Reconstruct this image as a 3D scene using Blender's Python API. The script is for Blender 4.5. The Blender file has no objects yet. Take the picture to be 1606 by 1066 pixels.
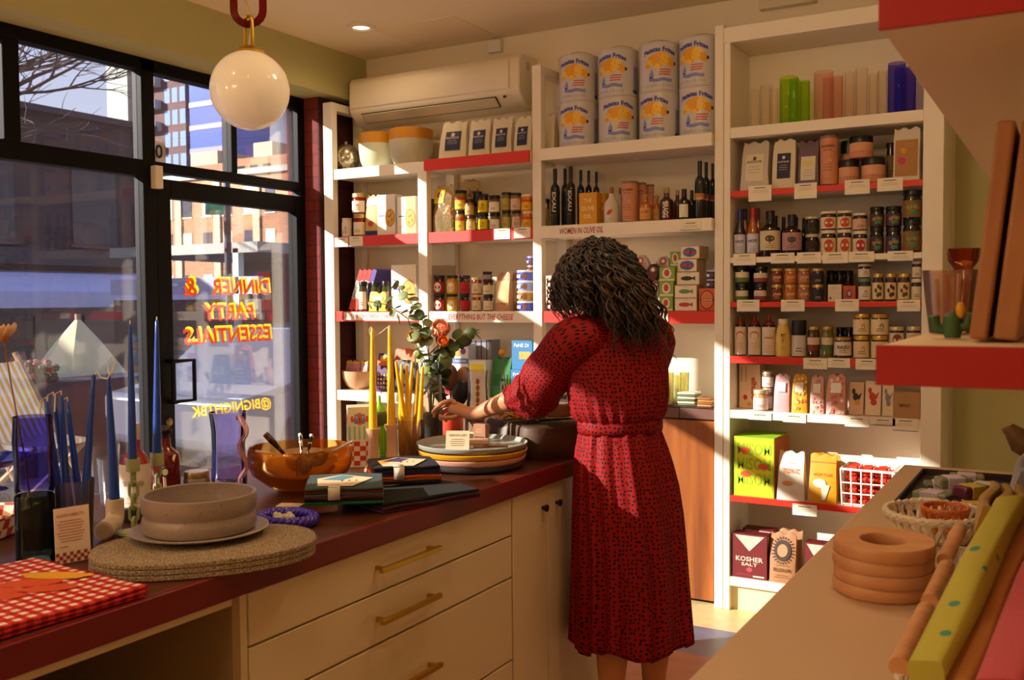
import bpy, bmesh, math, random
from mathutils import Vector, Matrix
from math import sin, cos, pi, radians, sqrt, atan2
random.seed(11)
SC = bpy.context.scene
COL = SC.collection

# ------------------------------------------------------------------ camera
H = 1.43
FPX = 1521.15
_yaw, _pit, _rol = radians(30.054), radians(2.363), radians(-0.4187)
_F = Vector((-sin(_yaw)*cos(_pit), cos(_yaw)*cos(_pit), -sin(_pit)))
_R = Vector((cos(_yaw), sin(_yaw), 0)); _U = _R.cross(_F)
_R, _U = _R*cos(_rol)+_U*sin(_rol), _U*cos(_rol)-_R*sin(_rol)
CAMP = Vector((0, 0, H))
cam = bpy.data.cameras.new('camera')
cam.sensor_fit = 'HORIZONTAL'; cam.sensor_width = 36; cam.lens = FPX*36/1606
cam.clip_start = .05; cam.clip_end = 400
cam.dof.use_dof = True; cam.dof.focus_distance = 3.3; cam.dof.aperture_fstop = 8
camo = bpy.data.objects.new('camera', cam); COL.objects.link(camo)
camo.matrix_world = Matrix.Translation(CAMP) @ Matrix((_R, _U, -_F)).transposed().to_4x4()
SC.camera = camo
# ------------------------------------------------------------------ sky, sun, exposure
vs = SC.view_settings
vs.view_transform = 'Standard'; vs.look = 'None'; vs.gamma = 1.0; vs.use_curve_mapping = False
vs.exposure = -0.18
SC.cycles.transparent_max_bounces = 48
W = bpy.data.worlds.new('sky'); SC.world = W; W.use_nodes = True
_nt = W.node_tree; _nt.nodes.clear()
_o = _nt.nodes.new('ShaderNodeOutputWorld'); _b = _nt.nodes.new('ShaderNodeBackground')
_tc = _nt.nodes.new('ShaderNodeTexCoord'); _sx = _nt.nodes.new('ShaderNodeSeparateXYZ'); _cr = _nt.nodes.new('ShaderNodeValToRGB')
_cr.color_ramp.elements[0].position = 0.0; _cr.color_ramp.elements[0].color = (.66, .70, .78, 1)
_cr.color_ramp.elements[1].position = 0.55; _cr.color_ramp.elements[1].color = (.30, .40, .72, 1)
_nt.links.new(_tc.outputs['Generated'], _sx.inputs[0]); _nt.links.new(_sx.outputs[2], _cr.inputs[0])
_nt.links.new(_cr.outputs[0], _b.inputs[0]); _nt.links.new(_b.outputs[0], _o.inputs[0])
_b.inputs[1].default_value = 1.7
sun = bpy.data.lights.new('sun', 'SUN'); sun.energy = 21; sun.angle = radians(.6); sun.color = (1, .94, .84)
suno = bpy.data.objects.new('sun', sun); COL.objects.link(suno)
suno.rotation_euler = Vector((1, .90, -.525)).to_track_quat('-Z', 'Y').to_euler(); suno.location = (-20, -10, 12)
LAMP = 4.2          # watts of one recessed downlight
LAMPC = (1, .72, .42)

# ------------------------------------------------------------------ photo measuring
def ray(u, v): return _F + _R*((u-803)/FPX) - _U*((v-533)/FPX)
def aY(u, v, y): d = ray(u, v); return CAMP + d*(y/d.y)
def aX(u, v, x): d = ray(u, v); return CAMP + d*(x/d.x)
def aZ(u, v, z): d = ray(u, v); return CAMP + d*((z-H)/d.z)
def aD(u, v, t): return CAMP + ray(u, v)*t
def mpp(u, v, y): return y/ray(u, v).y/FPX          # metres per photo pixel on the plane Y=y

# ------------------------------------------------------------------ materials
def lin(h):
    if not isinstance(h, str): return (h[0], h[1], h[2], 1)
    h = h.lstrip('#'); o = []
    for i in (0, 2, 4):
        c = int(h[i:i+2], 16)/255
        o.append(c/12.92 if c <= .04045 else ((c+.055)/1.055)**2.4)
    return (*o, 1)
_M = {}
def newmat(name):
    m = bpy.data.materials.new(name); m.use_nodes = True
    nt = m.node_tree
    return m, nt, nt.nodes['Principled BSDF']
def C(h, rough=.5, metal=0, var=0, scale=30, bump=0, sheen=0, coat=0):
    """plain paint-like procedural material, with optional noise variation and bump"""
    k = (h, rough, metal, var, scale, bump, sheen, coat)
    if k in _M: return _M[k]
    m, nt, p = newmat('paint_'+str(h).strip('#'))
    p.inputs['Base Color'].default_value = lin(h); p.inputs['Roughness'].default_value = rough; p.inputs['Metallic'].default_value = metal
    p.inputs['Sheen Weight'].default_value = sheen; p.inputs['Coat Weight'].default_value = coat
    if var or bump:
        tc = nt.nodes.new('ShaderNodeTexCoord'); n = nt.nodes.new('ShaderNodeTexNoise'); n.inputs['Scale'].default_value = scale; n.inputs['Detail'].default_value = 4
        nt.links.new(tc.outputs['Object'], n.inputs['Vector'])
        if var:
            mx = nt.nodes.new('ShaderNodeMix'); mx.data_type = 'RGBA'; c = lin(h)
            mx.inputs[6].default_value = tuple(x*(1-var) for x in c[:3])+(1,); mx.inputs[7].default_value = tuple(min(1, x*(1+var)) for x in c[:3])+(1,)
            nt.links.new(n.outputs['Fac'], mx.inputs[0]); nt.links.new(mx.outputs[2], p.inputs['Base Color'])
        if bump:
            b = nt.nodes.new('ShaderNodeBump'); b.inputs['Strength'].default_value = bump; b.inputs['Distance'].default_value = .002
            nt.links.new(n.outputs['Fac'], b.inputs['Height']); nt.links.new(b.outputs[0], p.inputs['Normal'])
    _M[k] = m; return m
def GL(h, refl=1.0, rough=.02, haze=0.0, hazec='#ffffff'):
    """thin coloured glass: tinted transparency under a fresnel gloss, with an optional haze of diffuse colour mixed in"""
    k = ('gl', h, refl, rough, haze, hazec)
    if k in _M: return _M[k]
    m = bpy.data.materials.new('glass_'+h.strip('#')); m.use_nodes = True; nt = m.node_tree; nt.nodes.clear()
    o = nt.nodes.new('ShaderNodeOutputMaterial'); t = nt.nodes.new('ShaderNodeBsdfTransparent'); g = nt.nodes.new('ShaderNodeBsdfGlossy')
    mx = nt.nodes.new('ShaderNodeMixShader'); fr = nt.nodes.new('ShaderNodeLayerWeight'); fr.inputs[0].default_value = .25
    mu = nt.nodes.new('ShaderNodeMath'); mu.operation = 'MULTIPLY'; mu.inputs[1].default_value = refl; mu.use_clamp = True
    t.inputs[0].default_value = tuple(x**.42 for x in lin(h)[:3])+(1,); g.inputs['Roughness'].default_value = rough
    nt.links.new(fr.outputs['Fresnel'], mu.inputs[0]); nt.links.new(mu.outputs[0], mx.inputs[0])
    nt.links.new(t.outputs[0], mx.inputs[1]); nt.links.new(g.outputs[0], mx.inputs[2])
    last = mx
    if haze:
        d = nt.nodes.new('ShaderNodeBsdfDiffuse'); d.inputs[0].default_value = lin(hazec); m2 = nt.nodes.new('ShaderNodeMixShader'); m2.inputs[0].default_value = haze
        nt.links.new(mx.outputs[0], m2.inputs[1]); nt.links.new(d.outputs[0], m2.inputs[2]); last = m2
    nt.links.new(last.outputs[0], o.inputs[0]); _M[k] = m; return m
def nmat(name, build):
    if name in _M: return _M[name]
    m, nt, p = newmat(name); build(nt, p); _M[name] = m; return m
def _n(nt, t, **kw):
    n = nt.nodes.new('ShaderNode'+t)
    for k, v in kw.items(): setattr(n, k, v)
    return n
def ramp(nt, fac, stops, interp='LINEAR'):
    r = _n(nt, 'ValToRGB'); e = r.color_ramp.elements; r.color_ramp.interpolation = interp
    while len(e) < len(stops): e.new(.5)
    for i, (p, c) in enumerate(stops): e[i].position = p; e[i].color = lin(c)
    nt.links.new(fac, r.inputs[0]); return r.outputs[0]
def mapped(nt, scale=(1, 1, 1), rot=(0, 0, 0), coord='Object'):
    tc = _n(nt, 'TexCoord'); mp = _n(nt, 'Mapping'); mp.inputs['Scale'].default_value = scale; mp.inputs['Rotation'].default_value = rot
    nt.links.new(tc.outputs[coord], mp.inputs[0]); return mp.outputs[0]
def wood(name, a, b, scale=(3, 3, 40), rough=.4, coat=0):
    def bld(nt, p):
        v = mapped(nt, scale); n = _n(nt, 'TexNoise'); n.inputs['Scale'].default_value = 1; n.inputs['Detail'].default_value = 8; n.inputs['Distortion'].default_value = .6
        nt.links.new(v, n.inputs['Vector']); nt.links.new(ramp(nt, n.outputs['Fac'], [(.3, a), (.7, b)]), p.inputs['Base Color'])
        p.inputs['Roughness'].default_value = rough; p.inputs['Coat Weight'].default_value = coat
    return nmat(name, bld)
def brick(name, a, b, mortar, w=.2, h=.065, rot=(0, 0, 0), rough=.8):
    def bld(nt, p):
        v = mapped(nt, (1, 1, 1), rot); k = _n(nt, 'TexBrick'); k.inputs['Scale'].default_value = 1; k.inputs['Brick Width'].default_value = w; k.inputs['Row Height'].default_value = h; k.inputs['Mortar Size'].default_value = .005 if w < .4 else .01
        k.inputs['Color1'].default_value = lin(a); k.inputs['Color2'].default_value = lin(b); k.inputs['Mortar'].default_value = lin(mortar)
        nt.links.new(v, k.inputs['Vector']); nt.links.new(k.outputs['Color'], p.inputs['Base Color']); p.inputs['Roughness'].default_value = rough
        bp = _n(nt, 'Bump'); bp.inputs['Strength'].default_value = .4; bp.inputs['Distance'].default_value = .004; bp.invert = True
        nt.links.new(k.outputs['Fac'], bp.inputs['Height']); nt.links.new(bp.outputs[0], p.inputs['Normal'])
    return nmat(name, bld)

# ------------------------------------------------------------------ mesh builder
_TXT = {}
def text_mesh(s, bold=0.0, shear=0.0, sp=1.0, res=2):
    k = (s, bold, shear, sp)
    if k in _TXT: return _TXT[k]
    cu = bpy.data.curves.new('lettering', 'FONT'); cu.body = s; cu.size = 1; cu.align_x = 'CENTER'; cu.align_y = 'CENTER'
    cu.offset = bold; cu.shear = shear; cu.resolution_u = res; cu.space_character = sp; cu.space_line = .95
    ob = bpy.data.objects.new('lettering', cu); COL.objects.link(ob)
    dg = bpy.context.evaluated_depsgraph_get(); me = bpy.data.meshes.new_from_object(ob.evaluated_get(dg))
    vv = [(v.co.x, v.co.y) for v in me.vertices]; ff = [tuple(p.vertices) for p in me.polygons]
    bpy.data.objects.remove(ob); bpy.data.curves.remove(cu); bpy.data.meshes.remove(me)
    if vv:
        x0 = min(a for a, b in vv); x1 = max(a for a, b in vv); y0 = min(b for a, b in vv); y1 = max(b for a, b in vv)
        vv = [(a-(x0+x1)/2, b-(y0+y1)/2) for a, b in vv]; r = (vv, ff, x1-x0, y1-y0)
    else: r = ([], [], 1, 1)
    _TXT[k] = r; return r
def plane_map(y, x0=0, z0=0, s=1):
    return lambda x, z, e: Vector((x0+x*s, y-e, z0+z))
def cyl_map(r, cx=0, cy=0):
    return lambda x, z, e: Vector((cx+(r+e)*sin(x/r), cy-(r+e)*cos(x/r), z))
def side_map(x):      # on a face looking along +X, x runs along +Y
    return lambda a, z, e: Vector((x+e, a, z))
def top_map(z, ox=0, oy=0, ang=0):     # lies flat, readable from -Y
    return lambda a, b, e: Vector((ox+a*cos(ang)-b*sin(ang), oy+a*sin(ang)+b*cos(ang), z+e))
EPS = .0006
class MB:
    def __init__(s): s.v = []; s.f = []; s.m = []; s.uv = []; s.T = Matrix.Identity(4)
    def add(s, vv, ff, mi=0, uvs=None):
        n = len(s.v); s.v += [s.T @ Vector(v) for v in vv]
        for i, f in enumerate(ff):
            s.f.append(tuple(n+j for j in f)); s.m.append(mi); s.uv.append(uvs[i] if uvs else None)
        return s
    def box(s, x0, x1, y0, y1, z0, z1, mi=0):
        return s.add([(x0, y0, z0), (x1, y0, z0), (x1, y1, z0), (x0, y1, z0), (x0, y0, z1), (x1, y0, z1), (x1, y1, z1), (x0, y1, z1)],
                     [(0, 3, 2, 1), (4, 5, 6, 7), (0, 1, 5, 4), (1, 2, 6, 5), (2, 3, 7, 6), (3, 0, 4, 7)], mi)
    def lathe(s, prof, n=20, c=(0, 0, 0), sq=(1, 1), mi=0, wob=None):
        vv = []; ff = []; idx = []
        for r, z in prof:
            if r <= 1e-6: idx.append([len(vv)]*n); vv.append((c[0], c[1], c[2]+z))
            else:
                st = len(vv)
                for i in range(n):
                    a = 2*pi*i/n; rr = r*(wob(a, z) if wob else 1)
                    vv.append((c[0]+rr*cos(a)*sq[0], c[1]+rr*sin(a)*sq[1], c[2]+z))
                idx.append([st+i for i in range(n)])
        for k in range(len(prof)-1):
            A, B = idx[k], idx[k+1]
            for i in range(n):
                j = (i+1) % n; q = []
                for t in (A[i], A[j], B[j], B[i]):
                    if t not in q: q.append(t)
                if len(q) > 2: ff.append(tuple(q))
        return s.add(vv, ff, mi)
    def cyl(s, r, z0, z1, n=20, c=(0, 0), mi=0): return s.lathe([(0, z0), (r, z0), (r, z1), (0, z1)], n, (c[0], c[1], 0), mi=mi)
    def ball(s, c, r, n=14, mi=0, k=8):
        if not hasattr(r, '__len__'): r = (r, r, r)
        pr = [(sin(pi*i/k), -cos(pi*i/k)*r[2]) for i in range(k+1)]
        pr[0] = (0, -r[2]); pr[-1] = (0, r[2])
        return s.lathe(pr, n, c, (r[0], r[1]), mi)
    def tube(s, pts, r, n=8, closed=False, mi=0, cap=True):
        pts = [Vector(p) for p in pts]; m = len(pts)
        rr = r if hasattr(r, '__len__') else [r]*m
        vv = []; nrm = None
        for i, p in enumerate(pts):
            if closed: t = pts[(i+1) % m]-pts[i-1]
            else: t = pts[min(i+1, m-1)]-pts[max(i-1, 0)]
            if t.length < 1e-9: t = Vector((0, 0, 1))
            t.normalize()
            if nrm is None:
                nrm = t.orthogonal().normalized()
            else:
                nrm = nrm-t*nrm.dot(t)
                nrm = nrm.normalized() if nrm.length > 1e-6 else t.orthogonal().normalized()
            b = t.cross(nrm)
            for k in range(n):
                a = 2*pi*k/n; vv.append(p+(nrm*cos(a)+b*sin(a))*rr[i])
        ff = []
        for i in range(m if closed else m-1):
            j = (i+1) % m
            for k in range(n): ff.append((i*n+k, i*n+(k+1) % n, j*n+(k+1) % n, j*n+k))
        if not closed and cap: ff.append(tuple(range(n-1, -1, -1))); ff.append(tuple((m-1)*n+k for k in range(n)))
        return s.add(vv, ff, mi)
    def loft(s, rings, closed=True, c0=True, c1=True, mi=0, uvs=False):
        n = len(rings[0]); vv = [p for r in rings for p in r]; ff = []; us = []
        for i in range(len(rings)-1):
            for k in range(n if closed else n-1):
                j = (k+1) % n; ff.append((i*n+k, i*n+j, (i+1)*n+j, (i+1)*n+k))
        if closed and c0: ff.append(tuple(range(n-1, -1, -1)))
        if closed and c1: ff.append(tuple((len(rings)-1)*n+k for k in range(n)))
        return s.add(vv, ff, mi)
    def prism(s, poly, h, mi=0, z0=0):
        n = len(poly); vv = [(p[0], p[1], z0) for p in poly]+[(p[0], p[1], z0+h) for p in poly]
        ff = [tuple(range(n-1, -1, -1)), tuple(range(n, 2*n))]+[(i, (i+1) % n, n+(i+1) % n, n+i) for i in range(n)]
        return s.add(vv, ff, mi)
    # ---- printed marks on a mapped surface
    def rect(s, mp, x0, x1, z0, z1, mi, e=EPS, nx=6, nz=1):
        vv = []; ff = []
        for j in range(nz+1):
            for i in range(nx+1): vv.append(mp(x0+(x1-x0)*i/nx, z0+(z1-z0)*j/nz, e))
        for j in range(nz):
            for i in range(nx): a = j*(nx+1)+i; ff.append((a, a+1, a+nx+2, a+nx+1))
        return s.add(vv, ff, mi)
    def disc(s, mp, x, z, rx, rz, mi, e=2*EPS, n=18):
        vv = [mp(x, z, e)]+[mp(x+rx*cos(2*pi*i/n), z+rz*sin(2*pi*i/n), e) for i in range(n)]
        return s.add(vv, [(0, 1+i, 1+(i+1) % n) for i in range(n)], mi)
    def poly(s, mp, pts, mi, e=2*EPS):
        cx = sum(p[0] for p in pts)/len(pts); cz = sum(p[1] for p in pts)/len(pts); n = len(pts)
        vv = [mp(cx, cz, e)]+[mp(a, b, e) for a, b in pts]
        return s.add(vv, [(0, 1+i, 1+(i+1) % n) for i in range(n)], mi)
    def text(s, mp, t, x, z, w=None, h=None, mi=1, e=3*EPS, bold=0, shear=0, rot=0, arch=0, sp=1.0, hmax=None):
        vv, ff, tw, th = text_mesh(t, bold, shear, sp)
        if w is None: k = kx = h/th
        elif h is None:
            k = kx = w/tw
            if hmax and k*th > hmax: k = hmax/th
        else: kx = w/tw; k = h/th
        c, sn = cos(rot), sin(rot); out = []
        for a, b in vv:
            a *= kx; b *= k; b += -arch*a*a
            out.append(mp(x+a*c-b*sn, z+a*sn+b*c, e))
        return s.add(out, ff, mi)
    def lines(s, mp, x, z, w, rows, dz, mi, t=.0012, e=2*EPS):
        for i in range(rows):
            ww = w*(.75+.25*((i*37+11) % 10)/10); s.rect(mp, x-ww/2, x+ww/2, z-i*dz-t/2, z-i*dz+t/2, mi, e, nx=3)
        return s
    def mesh(s, name, mats, smooth=True, ang=40):
        me = bpy.data.meshes.new(name); me.from_pydata([tuple(v) for v in s.v], [], s.f)
        for m in (mats if isinstance(mats, (list, tuple)) else [mats]): me.materials.append(m)
        me.polygons.foreach_set('material_index', s.m)
        if any(u for u in s.uv):
            ul = me.uv_layers.new(name='map'); i = 0
            for f, u in zip(s.f, s.uv):
                for q in range(len(f)):
                    ul.data[i].uv = u[q] if u else (0, 0); i += 1
        if smooth:
            me.polygons.foreach_set('use_smooth', [True]*len(me.polygons)); me.set_sharp_from_angle(angle=radians(ang))
        me.update(); return me
    def build(s, name, mats, parent=None, loc=(0, 0, 0), rz=0, bevel=0, seg=2, subsurf=0, smooth=True, ang=40, rot=None, solid=0):
        return link(s.mesh(name, mats, smooth, ang), name, parent, loc, rz, bevel, seg, subsurf, rot, solid)
def link(me, name, parent=None, loc=(0, 0, 0), rz=0, bevel=0, seg=2, subsurf=0, rot=None, solid=0):
    o = bpy.data.objects.new(name, me); COL.objects.link(o); o.parent = parent; o.location = loc
    o.rotation_euler = rot if rot else (0, 0, rz)
    if solid:
        b = o.modifiers.new('shell', 'SOLIDIFY'); b.thickness = solid; b.offset = 0
    if bevel:
        b = o.modifiers.new('edge', 'BEVEL'); b.width = bevel; b.segments = seg; b.limit_method = 'ANGLE'; b.angle_limit = radians(40)
    if subsurf:
        b = o.modifiers.new('sub', 'SUBSURF'); b.levels = subsurf; b.render_levels = subsurf
    return o
def tag(o, label, cat, group=None):
    o['label'] = label; o['category'] = cat
    if group: o['group'] = group
    return o
def thing(name, label, cat, loc=(0, 0, 0), rz=0, group=None, rot=None):
    o = bpy.data.objects.new(name, None); COL.objects.link(o); o.empty_display_size = .05
    o.location = loc; o.rotation_euler = rot if rot else (0, 0, rz)
    return tag(o, label, cat, group)
def struct(o): o['kind'] = 'structure'; return o
def dup(root, loc, rz=None, label=None, group=None):
    r = root.copy(); COL.objects.link(r); r.location = loc
    if rz is not None: r.rotation_euler = (0, 0, rz)
    if label: r['label'] = label
    if group: r['group'] = group
    for ch in list(root.children):
        c = ch.copy(); COL.objects.link(c); c.parent = r
        for g in ch.children:
            d = g.copy(); COL.objects.link(d); d.parent = c
    return r

# ------------------------------------------------------------------ palette
WHITE = C('#efe4cf', .5, var=.03, scale=8); CREAM = C('#e9dcc2', .6, var=.04, scale=6); OLIVE = C('#b3ad74', .7, var=.03, scale=5)
REDP = C('#d82a10', .45, var=.03, scale=10); BLACK = C('#0d0c0c', .4); DK = C('#15100f', .6)
PAPER = C('#f1e6cc', .8); INK = C('#1b1a22', .8); GOLD = C('#c9962f', .3, .9); BRASS = C('#c8a23c', .28, 1)
# ================================================================== THE ROOM
XW, YB, ZC = -3.90, 4.62, 2.86
XR, YF = .45, -1.7
def slab(name, mat, *b, bevel=0): return struct(MB().box(*b).build(name, mat, bevel=bevel, smooth=False))
def floor_mat(nt, p):
    tc = _n(nt, 'TexCoord'); sx = _n(nt, 'SeparateXYZ'); nt.links.new(tc.outputs['Object'], sx.inputs[0])
    mr = _n(nt, 'MapRange'); mr.inputs[1].default_value = 0; mr.inputs[2].default_value = 5; nt.links.new(sx.outputs[1], mr.inputs[0])
    c = ramp(nt, mr.outputs[0], [(0, '#a9663f'), (3.676/5, '#6d6f83'), (4.019/5, '#d9c68e')], 'CONSTANT')
    n = _n(nt, 'TexNoise'); n.inputs['Scale'].default_value = 14; n.inputs['Detail'].default_value = 6; nt.links.new(tc.outputs['Object'], n.inputs['Vector'])
    mx = _n(nt, 'Mix', data_type='RGBA', blend_type='OVERLAY'); mx.inputs[0].default_value = .35
    nt.links.new(c, mx.inputs[6]); nt.links.new(n.outputs['Fac'], mx.inputs[7]); nt.links.new(mx.outputs[2], p.inputs['Base Color']); p.inputs['Roughness'].default_value = .35
slab('floor', nmat('floor_tiles', floor_mat), XW-.1, XR, YF, YB, -.08, 0)
# ceiling with holes is not needed: the downlights are surface trims
slab('ceiling', C('#ecdcb8', .8, var=.02, scale=4), XW-.1, XR, YF, YB, ZC, ZC+.1)
slab('wall_back', C('#eedfc4', .7, var=.03, scale=5), -3.86, -.45, YB, YB+.12, -.08, ZC)
slab('wall_back_olive', C('#b9b27c', .7, var=.03, scale=5), -.45, XR+.1, YB-.004, YB+.12, -.08, ZC)
slab('wall_right', C('#dccfae', .7), XR, XR+.1, YF, YB, -.08, ZC)
slab('wall_front', C('#d9c7a2', .7), XW, XR, YF-.1, YF, -.08, ZC)
slab('wall_left', OLIVE, XW-.1, XW+.08, YF, -.40, -.08, ZC)
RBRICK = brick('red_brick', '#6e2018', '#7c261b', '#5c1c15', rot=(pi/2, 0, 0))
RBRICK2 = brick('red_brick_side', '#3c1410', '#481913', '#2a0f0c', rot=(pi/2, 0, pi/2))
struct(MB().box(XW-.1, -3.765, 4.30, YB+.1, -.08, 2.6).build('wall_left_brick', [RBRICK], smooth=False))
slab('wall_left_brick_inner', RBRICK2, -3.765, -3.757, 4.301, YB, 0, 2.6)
slab('wall_left_header', OLIVE, XW-.1, -3.66, -.40, YB, 2.60, ZC)
slab('wall_left_sill', C('#2a2523', .6), XW-.08, XW+.06, -.40, 3.20, -.08, .10)
# ------------------------------------------------------------------ shop window and door (black steel)
STEEL = C('#060505', .5); STEEL.node_tree.nodes['Principled BSDF'].inputs['Specular IOR Level'].default_value = .15
PANE = GL('#e8e6ea', 1.9, .01, .026, '#b4a8c0')  # purplish haze over the street view is put into the pane's colour
WT = 2.60
def bars(bl, name, mat=STEEL, d=.07):
    b = MB()
    for y0, y1, z0, z1 in bl: b.box(XW-d/2, XW+d/2, y0, y1, z0, z1)
    return b.build(name, mat, bevel=.004, smooth=False)
zt0, zt1 = 2.035, 2.115      # transom bar
fixed = bars([(-.40, -.34, .1, WT), (-.40, 3.24, WT-.06, WT), (2.47, 2.545, zt1, WT-.06), (.76, .835, zt1, WT-.06), (-.34, 3.165, zt0, zt1), (3.165, 3.24, .1, WT), (-.34, 3.165, .10, .17), (.76, .835, .17, zt0)], 'window_1_frame'); fixed.name = 'window_1'; struct(fixed)
def pane(y0, y1, z0, z1, par, nm='pane'): return MB().box(XW-.004, XW+.004, y0, y1, z0, z1).build(nm, PANE, par, smooth=False)
for y0, y1 in ((-.34, .76), (.835, 2.47), (2.545, 3.165)): pane(y0, y1, zt1, WT-.06, fixed)
for y0, y1 in ((-.34, .76), (.835, 3.165)): pane(y0, y1, .17, zt0, fixed)
trans = bars([(3.24, 4.30, WT-.06, WT), (4.245, 4.30, zt1-.05, WT-.06), (3.735, 3.775, zt1, WT-.06), (3.24, 4.245, zt1-.05, zt1)], 'window_2'); struct(trans)
pane(3.24, 3.735, zt1, WT-.06, trans); pane(3.775, 4.245, zt1, WT-.06, trans)
# house number on the transom light, seen from inside
nb = MB(); m_ = lambda a, z, e: Vector((XW+.005+e, 3.285+a, 2.165+z)); nb.rect(m_, -.04, .04, -.045, .055, 0, .0003, 1); nb.text(m_, '0', 0, .005, h=.07, mi=1, bold=.02, e=.001)
nb.build('house_number', [GL('#d8cdb8', .3, .3, .6, '#cfc3a8'), BLACK], trans)
# door
DZ = 2.035
door = bars([(3.24, 3.325, .0, DZ), (4.225, 4.30, .0, DZ), (3.325, 4.225, DZ-.09, DZ), (3.325, 4.225, 0, .22)], 'door_1'); struct(door)
struct(MB().box(XW-.035, XW+.035, 4.262, 4.30, 2.035, 2.066).build('trim_1', STEEL, smooth=False))
pane(3.325, 4.225, .22, DZ-.09, door)
hb = MB()
hy, hz = 3.285, 1.04
hb.tube([(XW+.03, hy, hz-.1), (XW+.075, hy, hz-.1), (XW+.075, hy+.13, hz-.1), (XW+.075, hy+.13, hz+.1), (XW+.075, hy, hz+.1), (XW+.03, hy, hz+.1)], .011, 6)
hb.tube([(XW+.075, hy, hz-.1), (XW+.075, hy, hz+.1)], .011, 6)
hb.build('door_handle', STEEL, door)
lk = MB(); lk.lathe([(0, 0), (.02, 0), (.02, .008), (.012, .012), (0, .012)], 16); lk.build('lock_cylinder', C('#7a6a4a', .3, .9), door, (XW+.035, 3.282, .84), rot=(0, pi/2, 0))
MB().box(XW+.036, XW+.075, 3.205, 3.25, 1.98, 2.09).build('alarm_contact', C('#ded2bb', .5), fixed, bevel=.004)
# painted lettering on the door glass: meant for the street, so it reads mirrored from inside
def sheer(h, tr):
    def bld(nt, p):
        t = _n(nt, 'BsdfTranslucent'); t.inputs[0].default_value = lin(h); mx = _n(nt, 'MixShader'); mx.inputs[0].default_value = tr; p.inputs['Base Color'].default_value = lin(h)
        o = [n for n in nt.nodes if n.type == 'OUTPUT_MATERIAL'][0]; nt.links.new(p.outputs[0], mx.inputs[1]); nt.links.new(t.outputs[0], mx.inputs[2]); nt.links.new(mx.outputs[0], o.inputs[0])
    return nmat('window_paint_'+h.strip('#'), bld)
YEL = sheer('#f5bc1c', .6); RDL = sheer('#d8321c', .3)
def mir(yc, zc): return lambda a, z, e: Vector((XW-.006-e, yc-a, zc+z))
tb = MB()
for s_, cy, cz, w in (('DINNER', 3.84, 1.522, .42), ('&', 3.485, 1.52, .09), ('PARTY', 3.745, 1.386, .37), ('ESSENTIALS', 3.745, 1.265, .62)):
    for q in (4,):
        tb.text(mir(cy-.0032*q, cz-.003*q), s_, 0, 0, w=w, h=.085 if s_ != '&' else .1, mi=1, bold=.028, shear=.12, e=.0012 if q else .0006)
    tb.text(mir(cy, cz), s_, 0, 0, w=w, h=.085 if s_ != '&' else .1, mi=0, bold=.042, shear=.12, e=0)
tb.text(mir(3.75, .86), '@BIGNIGHTBK', 0, .0, w=.57, h=.075, mi=0, bold=.02, shear=.15, e=0)
tb.build('painted_lettering', [YEL, RDL], door)
# ------------------------------------------------------------------ ceiling lights
def downlight(x, y, label, power=LAMP):
    t = thing('ceiling_downlight', label, 'ceiling light', (x, y, ZC), group='recessed ceiling downlights')
    b = MB(); b.lathe([(.052, -.001), (.075, -.001), (.072, -.012), (.05, -.012), (.044, -.004)], 28); b.build('trim_ring', C('#e8dcc4', .4), t)
    g = MB(); g.lathe([(.046, -.005), (0, -.005)], 24)
    m, nt, p = newmat('lamp_diffuser'); p.inputs['Emission Color'].default_value = (1, .86, .66, 1); p.inputs['Emission Strength'].default_value = 1.6
    g.build('diffuser', m, t)
    l = bpy.data.lights.new('bulb', 'SPOT'); l.energy = power*4; l.color = LAMPC; l.spot_size = radians(165); l.spot_blend = 1; l.shadow_soft_size = .05
    o = bpy.data.objects.new('bulb', l); COL.objects.link(o); o.parent = t; o.location = (0, 0, -.03)
downlight(-3.234, 4.043, 'recessed round ceiling downlight near the air conditioner', LAMP*.7)
for x, y in ((-1.9, .55), (-.7, .55), (-2.9, -.7), (-.3, 2.2), (-1.0, -.9)):
    downlight(x, y, 'recessed round ceiling downlight over the sales floor, out of view')
# ceiling access panel
MB().box(-3.22, -2.72, 4.13, 4.52, ZC-.004, ZC+.002).build('trim_2', C('#e6d3ab', .8), bevel=.002); struct(bpy.data.objects['trim_2'])
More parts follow.
